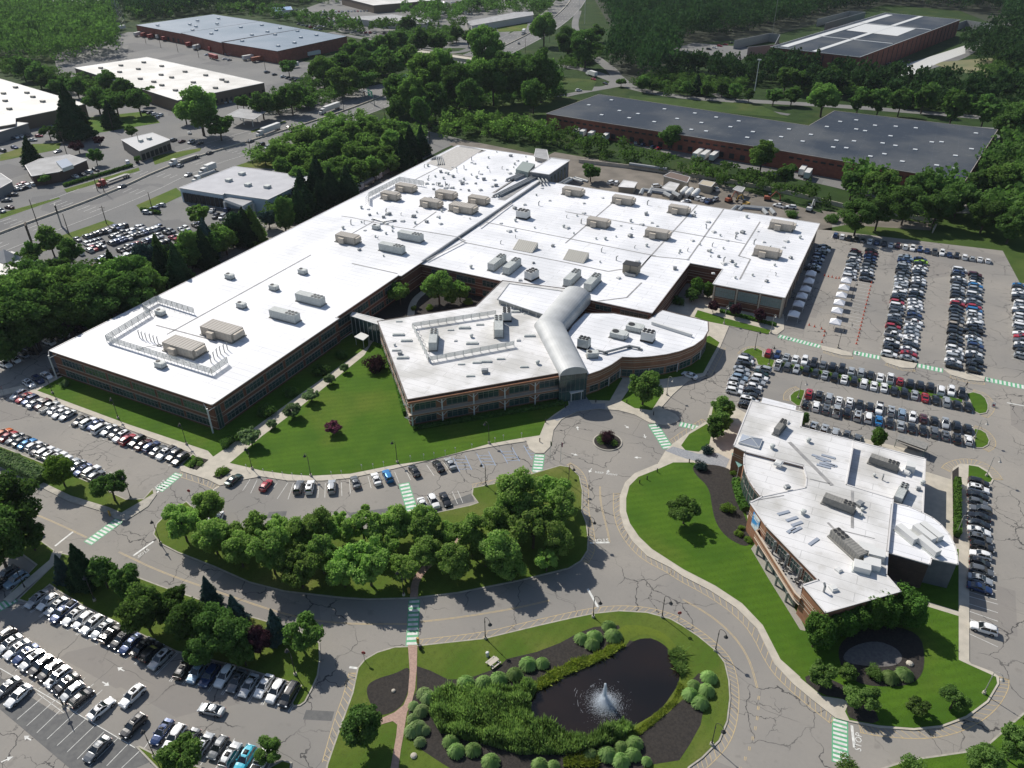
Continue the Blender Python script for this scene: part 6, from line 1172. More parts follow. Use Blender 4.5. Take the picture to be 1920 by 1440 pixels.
def grp(l, kind, col, place, name=None, cat='tree', hs=1.0, desc=None, z0=0.0, ds=1.0):
    names = {'maple': 'light green leafy tree', 'green': 'green leafy tree', 'dark': 'dark green tree', 'bright': 'bright yellow green tree', 'conifer': 'dark conifer', 'spruce': 'blue grey spruce', 'purple': 'purple leaved tree', 'sage': 'small grey green tree', 'arbor': 'clipped green arborvitae', 'pink': 'small pink blossoming tree'}
    l = sorted(l); T = [tree(p[0], p[1], p[2] * ds, p[3] if len(p) > 3 else (['round', 'open', 'round', 'tall'][int(p[0] * 7 + p[1]) % 4] if 'grove' in place else kind), p[4] if len(p) > 4 else col, None, z0, hs) for p in l]
    for i, t in enumerate(T):
        c = t[5]; base = desc or names[c]; n = name or {'conifer': 'conifer_tree', 'spruce': 'spruce_tree', 'purple': 'copper_leaved_tree', 'arbor': 'arborvitae'}.get(c, 'leafy_tree')
        v = i % 3; lod = 0 if t[3] * 8 * 783 / math.sqrt(t[0] ** 2 + t[1] ** 2 + HC ** 2) > 26 else 1 if t[1] < 480 else 2
        cm, tm = tproto(t[4], c, v, lod); lab = f"{base}, {nth(i + 1)} from the left {place}" if len(T) > 1 else f"{base} {place}"
        e = empty(n, (t[0], t[1], t[2]), random.uniform(0, 6.28), lab, cat, None if len(T) == 1 else 'trees ' + place)
        sx = t[3] * random.uniform(.95, 1.05); e.scale = (sx, sx, t[3] * t[6] * random.uniform(.93, 1.07)); link(cm, 'crown', e); link(tm, 'trunk', e)
grp([(340, 978, 72), (392, 950, 60), (398, 1002, 72), (432, 1005, 62), (448, 1030, 66), (505, 1028, 78), (478, 985, 48), (560, 1062, 82), (520, 990, 46), (553, 1005, 62), (598, 990, 64), (640, 985, 62), (600, 1035, 66), (690, 1052, 92), (642, 1068, 66), (680, 985, 80), (718, 1015, 60), (742, 980, 70), (757, 1062, 62), (795, 985, 70), (797, 1035, 62), (850, 1052, 66), (885, 1000, 72), (842, 1000, 50)], 'round', 'maple', 'in the grove behind the visitors', hs=1.08, ds=1.14)
grp([(940, 1036, 84), (975, 930, 84), (1000, 985, 92), (1035, 912, 74), (1048, 955, 66), (1045, 1015, 66), (960, 1065, 56), (1025, 1050, 48), (935, 975, 66), (910, 1035, 60)], 'round', 'maple', 'in the grove end by the circle', hs=1.08, ds=1.12)
grp([(150, 1062, 48, 'cone', 'conifer'), (115, 1068, 30, 'cone', 'spruce'), (192, 1075, 54, 'round', 'dark'), (232, 1092, 60), (265, 1138, 88, 'round', 'green'), (318, 1150, 52), (352, 1165, 80), (400, 1175, 84), (432, 1190, 82), (440, 1145, 36, 'cone', 'spruce'), (392, 1115, 36, 'cone', 'spruce'), (482, 1200, 54, 'round', 'purple'), (515, 1175, 36, 'cone', 'spruce'), (562, 1185, 82, 'open', 'green'), (375, 1220, 60), (330, 1115, 40), (455, 1225, 50)], 'round', 'dark', 'between lower lot and drive', hs=1.15, ds=1.12)
grp([(20, 955, 110), (-12, 1015, 110), (52, 1000, 60)], 'tall', 'dark', 'at the left edge by the crossroads', hs=.95, ds=1.1)
grp([(110, 882, 66, 'round', 'bright'), (205, 908, 76, 'open', 'dark'), (30, 858, 24, 'bush', 'green')], 'round', 'green', 'on the hedge island')
grp([(338, 1418, 88), (505, 1408, 60), (680, 1362, 92, 'round', 'dark')], 'open', 'green', 'along the bottom edge left of the pond', hs=1.05, ds=1.05)
grp([(469, 818, 46), (509, 795, 22), (548, 768, 40), (583, 740, 35), (617, 711, 26), (646, 690, 22)], 'round', 'sage', 'along the lawn walk', hs=.8)
grp([(626, 800, 40)], 'open', 'pink', 'alone on the front lawn', hs=.7); grp([(703, 684, 46)], 'bush', 'purple', 'at the corner of the angled wing', name='copper_beech', hs=1.1)
grp([(121, 720, 20)], 'bush', 'sage', 'at the office corner post', name='round_shrub', cat='shrub')
grp([(1208, 726, 70)], 'round', 'green', 'beside the plaza right of the main entrance'); grp([(1285, 956, 74)], 'open', 'green', 'alone on the lawn below the pavilion path', hs=.9)
grp([(1357, 762, 50), (1350, 790, 50), (1340, 806, 38, 'round', 'dark')], 'round', 'green', 'beside the pavilion west walk'); grp([(1326, 845, 26), (1314, 874, 28)], 'bush', 'spruce', 'beside the slate path', name='blue_yew', cat='shrub')
grp([(1376, 886, 18), (1365, 954, 30), (1385, 1000, 18), (1402, 1012, 18), (1390, 990, 14)], 'bush', 'bright', 'in the pavilion mulch bed', name='shrub', cat='shrub', desc='bright green round shrub')
grp([(1645, 820, 32)], 'column', 'arbor', 'on the bump of lawn behind the pavilion', hs=.8); grp([(1508, 787, 22)], 'column', 'dark', 'tucked against the pavilion north corner', hs=.8)
grp([(1532, 1185, 62), (1560, 1180, 48), (1585, 1168, 52), (1610, 1160, 56), (1636, 1148, 58), (1662, 1140, 60), (1690, 1132, 58), (1712, 1150, 56)], 'column', 'arbor', 'along the pavilion south wall', hs=.85)
grp([(1540, 1262, 58), (1590, 1262, 42), (1622, 1310, 76, 'open'), (1720, 1320, 54, 'open'), (1790, 1310, 66, 'open'), (1640, 1262, 38, 'bush')], 'round', 'green', 'around the dark patio', hs=.85)
grp([(1850, 1425, 80), (1905, 1400, 80), (1590, 1438, 48, 'bush'), (1710, 1440, 56, 'bush'), (1925, 1375, 40)], 'round', 'green', 'along the lower right edge')
grp([(749, 547, 48), (822, 536, 68), (862, 545, 42), (845, 558, 30)], 'round', 'green', 'in the inner courtyard'); grp([(776, 578, 14), (805, 577, 18), (878, 566, 20)], 'bush', 'bright', 'on the courtyard beds', name='shrub', cat='shrub')
grp([(1298, 552, 34, 'round', 'dark'), (1308, 540, 28), (1328, 544, 26), (1272, 565, 28, 'bush', 'dark')], 'column', 'arbor', 'in the notch of the office east wing', hs=.8)
grp([(1338, 574, 24), (1380, 582, 26), (1425, 592, 28)], 'round', 'purple', 'before the glass block pavilion')
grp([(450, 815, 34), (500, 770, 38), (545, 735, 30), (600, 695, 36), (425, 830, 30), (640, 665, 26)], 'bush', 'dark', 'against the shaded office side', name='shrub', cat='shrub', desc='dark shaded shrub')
# big row west of the office
WR = []
for i in range(7): WR.append((0 + 42 * i, 556 - 6 * i, 64, 'tall', ['dark', 'green'][i % 2]))
for i in range(5): WR.append((10 + 40 * i, 652 - 22 * i, 56, 'round', 'dark'))
for i in range(6): WR.append((300 + 24 * i, 500 - 10 * i, 44, 'round', ['dark', 'green'][i % 2]))
for i in range(9):
    t = i / 8; WR.append((22 + 260 * t, 585 - 60 * t + (i % 2) * 22, 92 - 34 * t, 'tall', ['green', 'dark'][i % 2]))
for i in range(8): t = i / 7; WR.append((-10 + 210 * t, 625 - 50 * t - (i % 2) * 10, 80 - 20 * t, 'tall', 'dark'))
for i in range(13): t = i / 12; WR.append((215 + 345 * t, 515 - 128 * t + (i % 2) * 6, 42 - 10 * t, ['cone', 'round', 'column'][i % 3], ['conifer', 'green', 'spruce', 'dark'][i % 4]))
for i in range(9): t = i / 8; WR.append((250 + 210 * t, 528 - 98 * t, 44 - 10 * t, ['tall', 'round', 'cone'][i % 3], ['dark', 'green', 'conifer'][i % 3]))
grp(WR, 'tall', 'dark', 'in the belt west of the office', hs=.95, ds=1.25)
grp([(372, 400, 40, 'round', 'green'), (92, 450, 50, 'round', 'green'), (60, 470, 36), (130, 470, 46), (110, 540, 50), (325, 475, 24), (150, 560, 60), (65, 520, 60), (30, 545, 60), (335, 510, 50, 'cone', 'conifer'), (110, 500, 40), (60, 490, 30), (0, 560, 60)], 'round', 'dark', 'around the dealer car lot', ds=1.15)
# mid belt between highway and office roof
MB2 = [(496, 295, 26), (520, 290, 34), (548, 285, 40), (575, 262, 40), (560, 300, 40), (600, 285, 44), (632, 275, 46), (655, 250, 38), (610, 255, 36), (636, 240, 34), (665, 290, 50, 'round', 'green'), (690, 270, 46), (710, 290, 50), (735, 265, 40), (645, 315, 50, 'round', 'green'), (620, 325, 44), (595, 335, 40, 'cone', 'conifer'), (620, 350, 36, 'cone', 'conifer'), (650, 345, 34, 'cone', 'conifer'), (675, 325, 40), (700, 315, 40), (730, 305, 36), (755, 290, 34, 'cone', 'conifer'), (770, 275, 32, 'cone', 'conifer'), (585, 315, 38), (560, 330, 36), (530, 315, 36), (680, 235, 30), (700, 245, 32), (790, 268, 26, 'cone', 'conifer'), (600, 365, 30, 'cone', 'conifer'), (575, 375, 30, 'cone', 'conifer'), (750, 240, 30), (565, 352, 30, 'cone', 'conifer')]
grp(MB2, 'round', 'green', 'between highway and office roof', hs=.85, ds=1.3)
grp([(745, 180, 46, 'tall', 'dark'), (775, 190, 50, 'tall', 'green'), (800, 165, 60, 'tall', 'green'), (835, 150, 56, 'tall', 'green'), (860, 175, 56, 'tall', 'dark'), (890, 165, 56, 'tall', 'green'), (910, 120, 58, 'tall', 'green'), (925, 165, 56), (955, 160, 56), (985, 160, 60), (1015, 160, 60), (1035, 150, 44), (970, 125, 36), (945, 130, 40), (880, 190, 50), (790, 210, 40), (740, 205, 36), (815, 190, 46), (1000, 180, 40)], 'tall', 'dark', 'in the clump beside the overpass', ds=1.2)
grp([(1020, 62, 46, 'round', 'green'), (1065, 85, 48), (1098, 100, 46, 'tall', 'dark'), (1085, 70, 30), (1120, 60, 26), (920, 62, 26), (855, 62, 24), (878, 70, 24), (790, 75, 38), (820, 78, 36), (750, 72, 30), (765, 40, 30), (725, 85, 40), (690, 90, 34), (660, 95, 40), (640, 120, 44), (605, 135, 46, 'round', 'green'), (680, 125, 46), (715, 110, 44), (735, 120, 44), (765, 110, 40, 'round', 'green'), (640, 150, 50, 'round', 'green'), (680, 150, 40), (540, 125, 26), (545, 185, 44), (520, 192, 34), (490, 195, 42), (455, 190, 26), (560, 175, 36), (577, 190, 24)], 'round', 'dark', 'along the highway beyond the office', hs=.9, ds=1.3)
grp([(1258, 255, 40, 'tall', 'dark'), (1108, 322, 36, 'round', 'dark'), (1430, 290, 50, 'tall', 'green'), (1475, 325, 36), (1655, 345, 70, 'round', 'green'), (1600, 345, 46), (1735, 350, 66), (1610, 405, 60), (1700, 385, 60), (1760, 385, 60), (1800, 370, 60), (1560, 410, 26, 'bush'), (1485, 402, 24, 'bush'), (1650, 395, 60), (1850, 400, 60), (1890, 340, 70, 'tall', 'green'), (1900, 420, 60), (1840, 340, 50)], 'tall', 'dark', 'around the long brick warehouse', hs=.8, ds=1.15)
grp([(1290, 165, 24, 'tall'), (1308, 160, 22, 'cone', 'conifer'), (1325, 168, 26), (1452, 178, 34, 'round'), (1486, 178, 34, 'round'), (1545, 185, 60, 'round', 'green'), (1612, 185, 42), (1650, 190, 40), (1690, 190, 40), (1735, 180, 46), (1560, 145, 40), (1505, 150, 30), (1475, 145, 40), (1790, 200, 50), (1850, 205, 50), (1890, 230, 60), (1205, 155, 24), (1165, 152, 20, 'open'), (1225, 160, 24, 'open'), (1380, 170, 24), (1355, 165, 24), (1405, 178, 20)], 'tall', 'dark', 'along the far road', hs=.85, ds=1.15)
grp([(40, 125, 46), (70, 140, 44), (90, 152, 36), (112, 160, 40), (142, 162, 38), (180, 185, 50), (215, 190, 50), (258, 190, 48), (230, 165, 40), (200, 150, 36), (280, 172, 30), (135, 225, 54, 'cone', 'conifer'), (55, 285, 32, 'cone', 'conifer'), (375, 218, 84, 'round', 'green'), (345, 210, 40), (410, 235, 50), (185, 262, 20, 'round', 'purple'), (145, 272, 30, 'open', 'purple'), (178, 293, 30), (84, 333, 24, 'round', 'green'), (257, 298, 14), (90, 245, 34, 'open'), (205, 215, 30, 'cone', 'conifer'), (245, 245, 24), (272, 186, 24)], 'round', 'dark', 'among the shops left of the highway', hs=.85, ds=1.15)
# clipped and planted rows
def hedge(pts, w, h, label, col, name='hedge', z=.15, size=.3, dens=26):
    q = resample([px(*p) for p in pts], 1.0); r = np.random.default_rng(len(label)); L = sum(math.dist(a, b) for a, b in zip(q, q[1:])); n = int(L * dens * (w + h)); i = r.integers(0, len(q) - 1, n); t = r.random(n); A = np.array(q)
    d = A[i + 1] - A[i]; nn = np.stack([-d[:, 1], d[:, 0]], 1); nn /= np.linalg.norm(nn, axis=1)[:, None]; c = A[i] + d * t[:, None]; side = r.random(n); u = np.where(side < .5, r.uniform(-1, 1, n), np.sign(r.uniform(-1, 1, n)) * r.uniform(.85, 1.05, n)); zz = np.where(side < .5, r.uniform(.85, 1.08, n), r.random(n)) * h
    C = np.column_stack([c + nn * (u * w / 2)[:, None], zz + z]); N_ = r.normal(size=(n, 3)) * .6 + np.column_stack([nn * u[:, None], (side < .5).astype(float)]); N_ /= np.linalg.norm(N_, axis=1)[:, None]; T = np.cross(N_, r.normal(size=(n, 3))); T /= np.linalg.norm(T, axis=1)[:, None]; B = np.cross(N_, T); s = size
    V = np.stack([C + T * s, C + B * s, C - T * s, C - B * s], 1).reshape(-1, 3).astype(np.float32)
    o = link(leafy('hedge', V, LM[col]), name); tag(o, label, 'hedge'); b = MB()
    for a, c_ in zip(q, q[1:]): b.box(((a[0] + c_[0]) / 2, (a[1] + c_[1]) / 2, z + h * .42), (math.dist(a, c_) + .1, w * .8, h * .84), math.atan2(c_[1] - a[1], c_[0] - a[0]))
    b.build('core', LM['dark'], o); return o
hedge([(-20, 855), (22, 872), (85, 903)], 3.6, 2.2, 'long clipped grey green hedge on the island above the drive', 'sage'); hedge([(1793, 905), (1793, 1008)], 1.2, 1.6, 'narrow clipped dark hedge between driveway and walk', 'arbor')
hedge([(1380, 905), (1388, 940), (1398, 960)], 2.0, 1.4, 'low clipped hedge curving along the glass half round', 'arbor'); hedge([(721, 655), (745, 715), (762, 780)], 1.6, 1.5, 'low hedge along the left wall of the angled wing', 'arbor'); hedge([(775, 806), (860, 792), (950, 777), (1055, 758)], 1.2, .8, 'low dark hedge along the angled wing front', 'dark')
hedge([(120, 350), (180, 332), (248, 312)], 1.6, 1.2, 'low clipped hedge between bank lot and highway', 'dark', size=.4, dens=9); hedge([(265, 395), (300, 402)], 1.6, 1.2, 'short clipped hedge at the dealership entrance', 'dark', size=.4, dens=9); hedge([(1350, 585), (1400, 598), (1455, 612)], 1.2, .9, 'low hedge under the glass block band', 'arbor', size=.35, dens=12)
# fountain-grass mounds
def tuft(n, seed, R_=1.6, H=1.7):
    r = np.random.default_rng(seed); a = r.random(n) * 6.283; k = np.sqrt(r.random(n)); out = R_ * k; z1 = H * (1 - .45 * k ** 3) * r.uniform(.7, 1.2, n); out = out * r.uniform(.85, 1.2, n); d = np.stack([np.cos(a), np.sin(a)], 1); w = .085; t = np.stack([-d[:, 1], d[:, 0]], 1) * w
    b0 = d * (out * .12)[:, None]; m = d * (out * .68 + r.normal(size=n) * .05)[:, None]; e = d * (out * 1.05)[:, None]; z0 = np.zeros(n)
    Q1 = np.stack([np.column_stack([b0 - t, z0]), np.column_stack([b0 + t, z0]), np.column_stack([m + t * 1.5, z1]), np.column_stack([m - t * 1.5, z1])], 1); Q2 = np.stack([np.column_stack([m - t * 1.5, z1]), np.column_stack([m + t * 1.5, z1]), np.column_stack([e + t * .4, z1 * (1 - .62 * k ** 2)]), np.column_stack([e - t * .4, z1 * (1 - .62 * k ** 2)])], 1)
    return np.concatenate([Q1, Q2]).reshape(-1, 3).astype(np.float32)
GT = leafmat('fountain_grass', (.34, .46, .18), (.20, .32, .10), .5); GT2 = leafmat('fountain_grass_pale', (.34, .43, .20), (.24, .33, .14), .45)
TM = [leafy('blades', tuft(1500, k), GT) for k in range(3)]; TM2 = leafy('blades', tuft(1500, 9), GT2)
TUFT = [(1090, 1195, 26), (1115, 1192, 30), (1110, 1205, 28), (1142, 1172, 26), (1150, 1190, 32), (990, 1243, 32), (1017, 1241, 26), (873, 1278, 32), (908, 1278, 32), (935, 1272, 34), (965, 1262, 30), (845, 1388, 30), (855, 1405, 32), (887, 1403, 30), (920, 1426, 34), (1012, 1432, 30), (1038, 1433, 24), (1107, 1412, 28), (1138, 1412, 34), (1165, 1425, 34), (1165, 1398, 26), (1190, 1392, 32), (1187, 1412, 30), (1213, 1424, 20), (1330, 1268, 30), (1302, 1282, 24), (1325, 1292, 30), (1295, 1300, 30), (1313, 1315, 32), (1670, 1268, 32), (1697, 1262, 32)]
for l, mm_, lab in ((sorted(TUFT), TM, 'green fountain grass mound'), (sorted([(795, 1298, 28), (802, 1305, 30), (790, 1330, 28), (775, 1345, 24), (782, 1362, 32), (772, 1368, 28), (795, 1366, 22), (787, 1388, 22), (775, 1320, 20)]), [TM2], 'pale fountain grass mound')):
    for i, (x, y, d) in enumerate(l):
        p = px(x, y, 1.0); w = d * math.sqrt(p[0] ** 2 + p[1] ** 2 + HC ** 2) / math.hypot(FPX, math.hypot(x - 960, y - 720)) / 3.3; o = link(mm_[i % len(mm_)], 'grass_mound', None, (*p, .19), i * 1.3); o.scale = (w, w, w * .95); tag(o, f"{lab}, {nth(i + 1)} from the left around the pond and patio" if len(mm_) > 1 else f"{lab}, {nth(i + 1)} from the left beside the brick path", 'ornamental grass', 'fountain grass mounds')
# reeds, bank plants
def inpoly(p, poly):
    c = False; j = len(poly) - 1
    for i in range(len(poly)):
        if (poly[i][1] > p[1]) != (poly[j][1] > p[1]) and p[0] < (poly[j][0] - poly[i][0]) * (p[1] - poly[i][1]) / (poly[j][1] - poly[i][1]) + poly[i][0]: c = not c
        j = i
    return c
def blades(polypx, n, h, w, m, label, name, zb=.19, lean=.35, seed=1):
    P = z8(polypx); xs = [p[0] for p in P]; ys = [p[1] for p in P]; q = random.Random(seed); V = []
    while len(V) < n * 4:
        x, y = q.uniform(min(xs), max(xs)), q.uniform(min(ys), max(ys))
        if not inpoly((x, y), P): continue
        f = .5 + .5 * math.sin(x * .9 + 2 * math.sin(y * .6)) * math.sin(y * 1.1 + x * .3)
        if q.random() > .35 + .65 * f: continue
        H = h * (.45 + .75 * f) * q.uniform(.5, 1.2); a = q.random() * 6.28; dx, dy = math.cos(a) * w, math.sin(a) * w; lx, ly = q.gauss(0, lean) * H, q.gauss(0, lean) * H
        V += [(x - dx, y - dy, zb), (x + dx, y + dy, zb), (x + lx * .8 + dx * .7, y + ly * .8 + dy * .7, zb + H * .8), (x + lx * 1.3, y + ly * 1.3, zb + H)]
    o = link(leafy(name, np.array(V, np.float32), m), name); tag(o, label, 'pond plants', None, 'stuff')
REED = leafmat('reed_leaf', (.27, .35, .12), (.10, .16, .055), .45); BANKP = leafmat('bank_leaf', (.30, .33, .06), (.17, .21, .045), .4)
blades([(560, 1010), (620, 985), (800, 1000), (1000, 1000), (1060, 960), (1100, 1010), (1060, 1080), (1080, 1180), (1190, 1210), (1300, 1265), (1450, 1250), (1580, 1175), (1640, 1230), (1540, 1310), (1300, 1370), (1000, 1370), (800, 1310), (700, 1290), (560, 1250), (500, 1150), (500, 1060)], 30000, 2.2, .09, REED, 'dense stand of green reeds filling the west side of the pond', 'reed_bed', lean=.1)
blades([(940, 1000), (1100, 960), (1200, 890), (1280, 850), (1430, 800), (1540, 745), (1600, 760), (1500, 820), (1400, 870), (1250, 930), (1150, 990), (1050, 1040)], 6500, .75, .09, BANKP, 'yellow green marsh plants along the north pond bank', 'marsh_plants', seed=3); blades([(1250, 1400), (1300, 1370), (1360, 1360), (1440, 1400), (1440, 1440), (1250, 1440)], 2500, .8, .09, BANKP, 'yellow green shrubby plants at the pond south bank', 'marsh_plants', seed=4)
blades([(1840, 800), (1900, 760), (1930, 860), (1910, 930), (1860, 860)], 2200, 1.0, .06, REED, 'tall grass at the east pond bank', 'bank_grass', seed=5); blades([(1640, 1240), (1750, 1150), (1860, 1060), (1900, 960), (1925, 980), (1880, 1090), (1740, 1210), (1680, 1260)], 2500, .4, .07, BANKP, 'low yellow green plants edging the east bank', 'bank_grass', seed=6)
for i, (b_, m_) in enumerate((([(352, 877), (367, 857), (391, 863), (369, 882)], 'green'), ([(399, 895), (422, 877), (436, 882), (414, 900)], 'bright'))):
    c = pxs(b_); c0 = (sum(p[0] for p in c) / 4, sum(p[1] for p in c) / 4); V = crownmesh('', 'blob', 900, .3, 5 + i, 2.0, .25, .5, 14, .35); o = link(leafy('bedding_plants', V, LM[m_]), 'bedding_plants', None, (*c0, .2)); tag(o, ['dark bedding plants in the left plaza bed', 'yellow green bedding plants in the right plaza bed'][i], 'plants', None, 'stuff')
# centre of the circle
e = empty('weeping_maple', (cx0, cy0, .2), 0, 'low dark purple weeping maple in the middle of the entrance circle', 'tree'); cm, tm = tproto('bush', 'purple', 1, 0); o = link(cm, 'crown', e); o.scale = (.52, .52, .62); o = link(tm, 'trunk', e); o.scale = (.5, .5, .6)
V = crownmesh('', 'blob', 2400, .22, 77, 3.6, .2, .3, 26, .22); tag(link(leafy('ground_cover', V, LM['green']), 'ground_cover', None, (cx0, cy0, .2)), 'low green cover plants ringing the weeping maple', 'plants', None, 'stuff')
# ---------------------------------------------------------------- distant woods: one mass each
def wood(poly, step, d, h, col, label, seed, nl=150, ls=1.5, holes=()):
    P = [px(*p) for p in poly]; HP = [[px(*p) for p in q] for q in holes]; xs = [p[0] for p in P]; ys = [p[1] for p in P]; r = np.random.default_rng(seed); protos = []
    for k in range(5):
        V = crownmesh('', 'blob', nl, ls / d * 8, 200 + k, 4.0, 5.4, 4.4, 12, .42) if k < 4 else crownmesh('', 'cone', nl, ls / d * 8 * .9, 205, 3.0, 12)
        protos.append(V / 8 * d)
    out = []; y = min(ys)
    while y < max(ys):
        x = min(xs)
        while x < max(xs):
            X, Y = x + r.uniform(-.5, .5) * step, y + r.uniform(-.5, .5) * step; x += step
            if not inpoly((X, Y), P) or any(inpoly((X, Y), q) for q in HP): continue
            u, v = toimg(X, Y, 5)
            if u < -60 or u > 1980 or v < -40: continue
            V = protos[r.choice(5, p=[.24, .24, .24, .2, .08])]; a = r.random() * 6.28; s = r.uniform(.5, 1.4); ca, sa = math.cos(a) * s, math.sin(a) * s
            out.append(np.column_stack([X + V[:, 0] * ca - V[:, 1] * sa, Y + V[:, 0] * sa + V[:, 1] * ca, V[:, 2] * s * h]))
        y += step
    if not out: return
    V = np.concatenate(out).astype(np.float32); o = link(leafy('woodland', V, LM[col]), 'woodland'); tag(o, label, 'woodland', None, 'stuff'); print('wood', label, len(out))
NOB = [(1360, 70), (1445, 60), (1600, 20), (1880, 25), (1880, 75), (1820, 110), (1690, 160), (1440, 130), (1370, 110)]
struct(MB().poly([px(*p) for p in [(1135, 150), (1150, 60), (1115, 0), (1120, -60), (2200, -60), (2200, 100), (1900, 60), (1800, 20), (1660, 8), (1440, 70), (1260, 85), (1270, 130), (1200, 160)]], -.06).build('forest_floor', mat('forest_floor', (.018, .028, .010), .95, (.03, .035, .018), .1, world=True)))
wood([(1135, 130), (1150, 60), (1115, 0), (1120, -50), (2000, -50), (2000, 90), (1890, 60), (1800, 20), (1660, 8), (1440, 70), (1370, 75), (1260, 85), (1270, 130), (1240, 160)], 9.5, 15, 1.25, 'forest', 'vast dark forest spreading beyond the far brick warehouse', 1, holes=[NOB])
wood([(1250, 150), (1270, 125), (1400, 140), (1440, 120), (1620, 155), (1920, 170), (1980, 190), (1980, 215), (1760, 212), (1600, 190), (1440, 165)], 8.5, 10, 1.15, 'forest', 'dark belt of evergreens before the far brick warehouse', 2)
wood([(1800, 95), (1870, 70), (1990, 60), (1990, 150), (1890, 140), (1830, 120)], 9.5, 13, 1.1, 'forest', 'dark wood at the right behind the gravel yard', 3)
wood([(1878, 240), (1990, 220), (1990, 470), (1880, 440), (1700, 425), (1600, 400), (1580, 350), (1700, 380), (1800, 375), (1850, 320)], 8.5, 11, 1, 'dark', 'bushy wood wrapping the long warehouse on the right', 4)
wood([(-60, 20), (60, 15), (220, 28), (215, 75), (230, 100), (150, 115), (120, 125), (0, 120), (-60, 110)], 10, 14, 1.1, 'dark', 'leafy woodland at the upper left beyond the white roofs', 5)
wood([(200, 25), (220, -30), (640, -30), (560, 10), (470, 22), (400, 24), (260, 40)], 10, 14, 1.1, 'forest', 'dark tree line along the top left edge', 6)
wood([(230, 40), (270, 20), (480, 22), (650, 45), (700, 62), (640, 62), (490, 34), (400, 24), (256, 44)], 11, 9, .9, 'dark', 'trees standing behind the blue roofed warehouse', 7)
wood([(480, -30), (700, -30), (640, 10), (560, 12)], 14, 12, .9, 'dark', 'far trees among the car lots at the top', 8)
wood([(740, 28), (930, 8), (950, 12), (860, 34), (870, 42), (830, 48), (800, 48)], 12, 11, .9, 'dark', 'trees behind the low motel', 9); wood([(640, 56), (860, 52), (880, 58), (820, 66), (640, 66)], 14, 10, .9, 'dark', 'scattered trees before the low sheds', 10); wood([(870, 20), (1020, 0), (1060, 5), (1020, 30), (900, 30)], 12, 11, .9, 'dark', 'trees behind the motel by the far highway', 13)
wood([(790, 232), (870, 225), (960, 240), (1060, 255), (1150, 290), (1300, 325), (1300, 312), (1420, 340), (1560, 378), (1560, 395), (1300, 340), (1200, 318), (1060, 286), (930, 262), (800, 245)], 6.5, 7, .9, 'dark', 'long belt of bushes between office yard and brick warehouse', 11, 140, 1.0)
wood([(790, 240), (860, 228), (930, 238), (1050, 250), (1040, 278), (900, 260), (860, 262), (800, 258)], 7, 8, .9, 'green', 'bushes at the back corner of the office site', 12, 140, 1.0)

und = [([(470, 300), (560, 250), (640, 225), (690, 225), (720, 240), (800, 250), (790, 285), (640, 372), (590, 392), (588, 332), (540, 318), (480, 308)], 'green', 'undergrowth between the highway and the office roof'),
 ([(728, 180), (800, 140), (890, 125), (960, 110), (1050, 140), (1052, 190), (960, 200), (860, 205), (740, 228)], 'dark', 'undergrowth beneath the clump beside the overpass'),
 ([(450, 215), (520, 182), (600, 135), (660, 95), (760, 62), (850, 60), (860, 82), (785, 92), (770, 120), (640, 192), (560, 212)], 'dark', 'undergrowth along the highway left verge'),
 ([(0, 118), (60, 128), (140, 150), (230, 170), (285, 190), (160, 185), (60, 155), (0, 140)], 'dark', 'undergrowth between the left warehouses'),
 ([(0, 500), (110, 500), (200, 520), (420, 440), (560, 360), (600, 370), (560, 400), (330, 515), (200, 575), (0, 660)], 'dark', 'undergrowth beneath the west tree belt'),
 ([(1180, 165), (1250, 135), (1300, 150), (1400, 160), (1390, 185), (1250, 180)], 'dark', 'undergrowth beside the far junction'),
 ([(1500, 176), (1620, 190), (1760, 212), (1890, 225), (1990, 250), (1990, 215), (1800, 190), (1620, 165), (1500, 155)], 'dark', 'undergrowth behind the long brick warehouse'),
 ([(1880, 105), (1990, 100), (1990, 190), (1900, 165), (1820, 150)], 'dark', 'bushes over the dry field at the right'),
 ([(1040, 130), (1090, 90), (1130, 90), (1130, 105), (1090, 130)], 'dark', 'undergrowth at the far ramp')]
for i, (p, c, lab) in enumerate(und): wood(p, 5.0, 6.5, .75, c, lab, 40 + i, 120, 1.0)
# ================================================================ lamps, signs, tents, people, small things
DK = mat('lamp_dark', (.03, .03, .03), .5); LG = mat('lamp_grey', (.38, .37, .34), .5)
def lampmeshes(m, h=5.6):
    pole = MB().tube((0, 0, .5), (0, 0, h), .09, .06, 8).tube((0, 0, .5), (0, 0, 1.2), .16, .12, 8).tube((0, 0, h - 1.0), (0, 0, h - .75), .12, .12, 8).mesh('pole', m); base = MB().tube((0, 0, 0), (0, 0, .55), .33, .3, 12).mesh('footing', M_CONC)
    arc = [(0, 0, h)] + [(.75 - .75 * math.cos(t), 0, h + .75 * math.sin(t)) for t in [.4, .8, 1.2, 1.6, 2.0, 2.5, 3.0]]; arm = MB().path(arc, .045, 6).mesh('arm', m)
    head = MB().tube((1.5, 0, h - .1), (1.5, 0, h + .12), .12, .1, 10).tube((1.5, 0, h - .45), (1.5, 0, h - .1), .42, .14, 14).mesh('lamp_head', m); return pole, base, arm, head
LPM = {0: lampmeshes(DK), 1: lampmeshes(LG)}
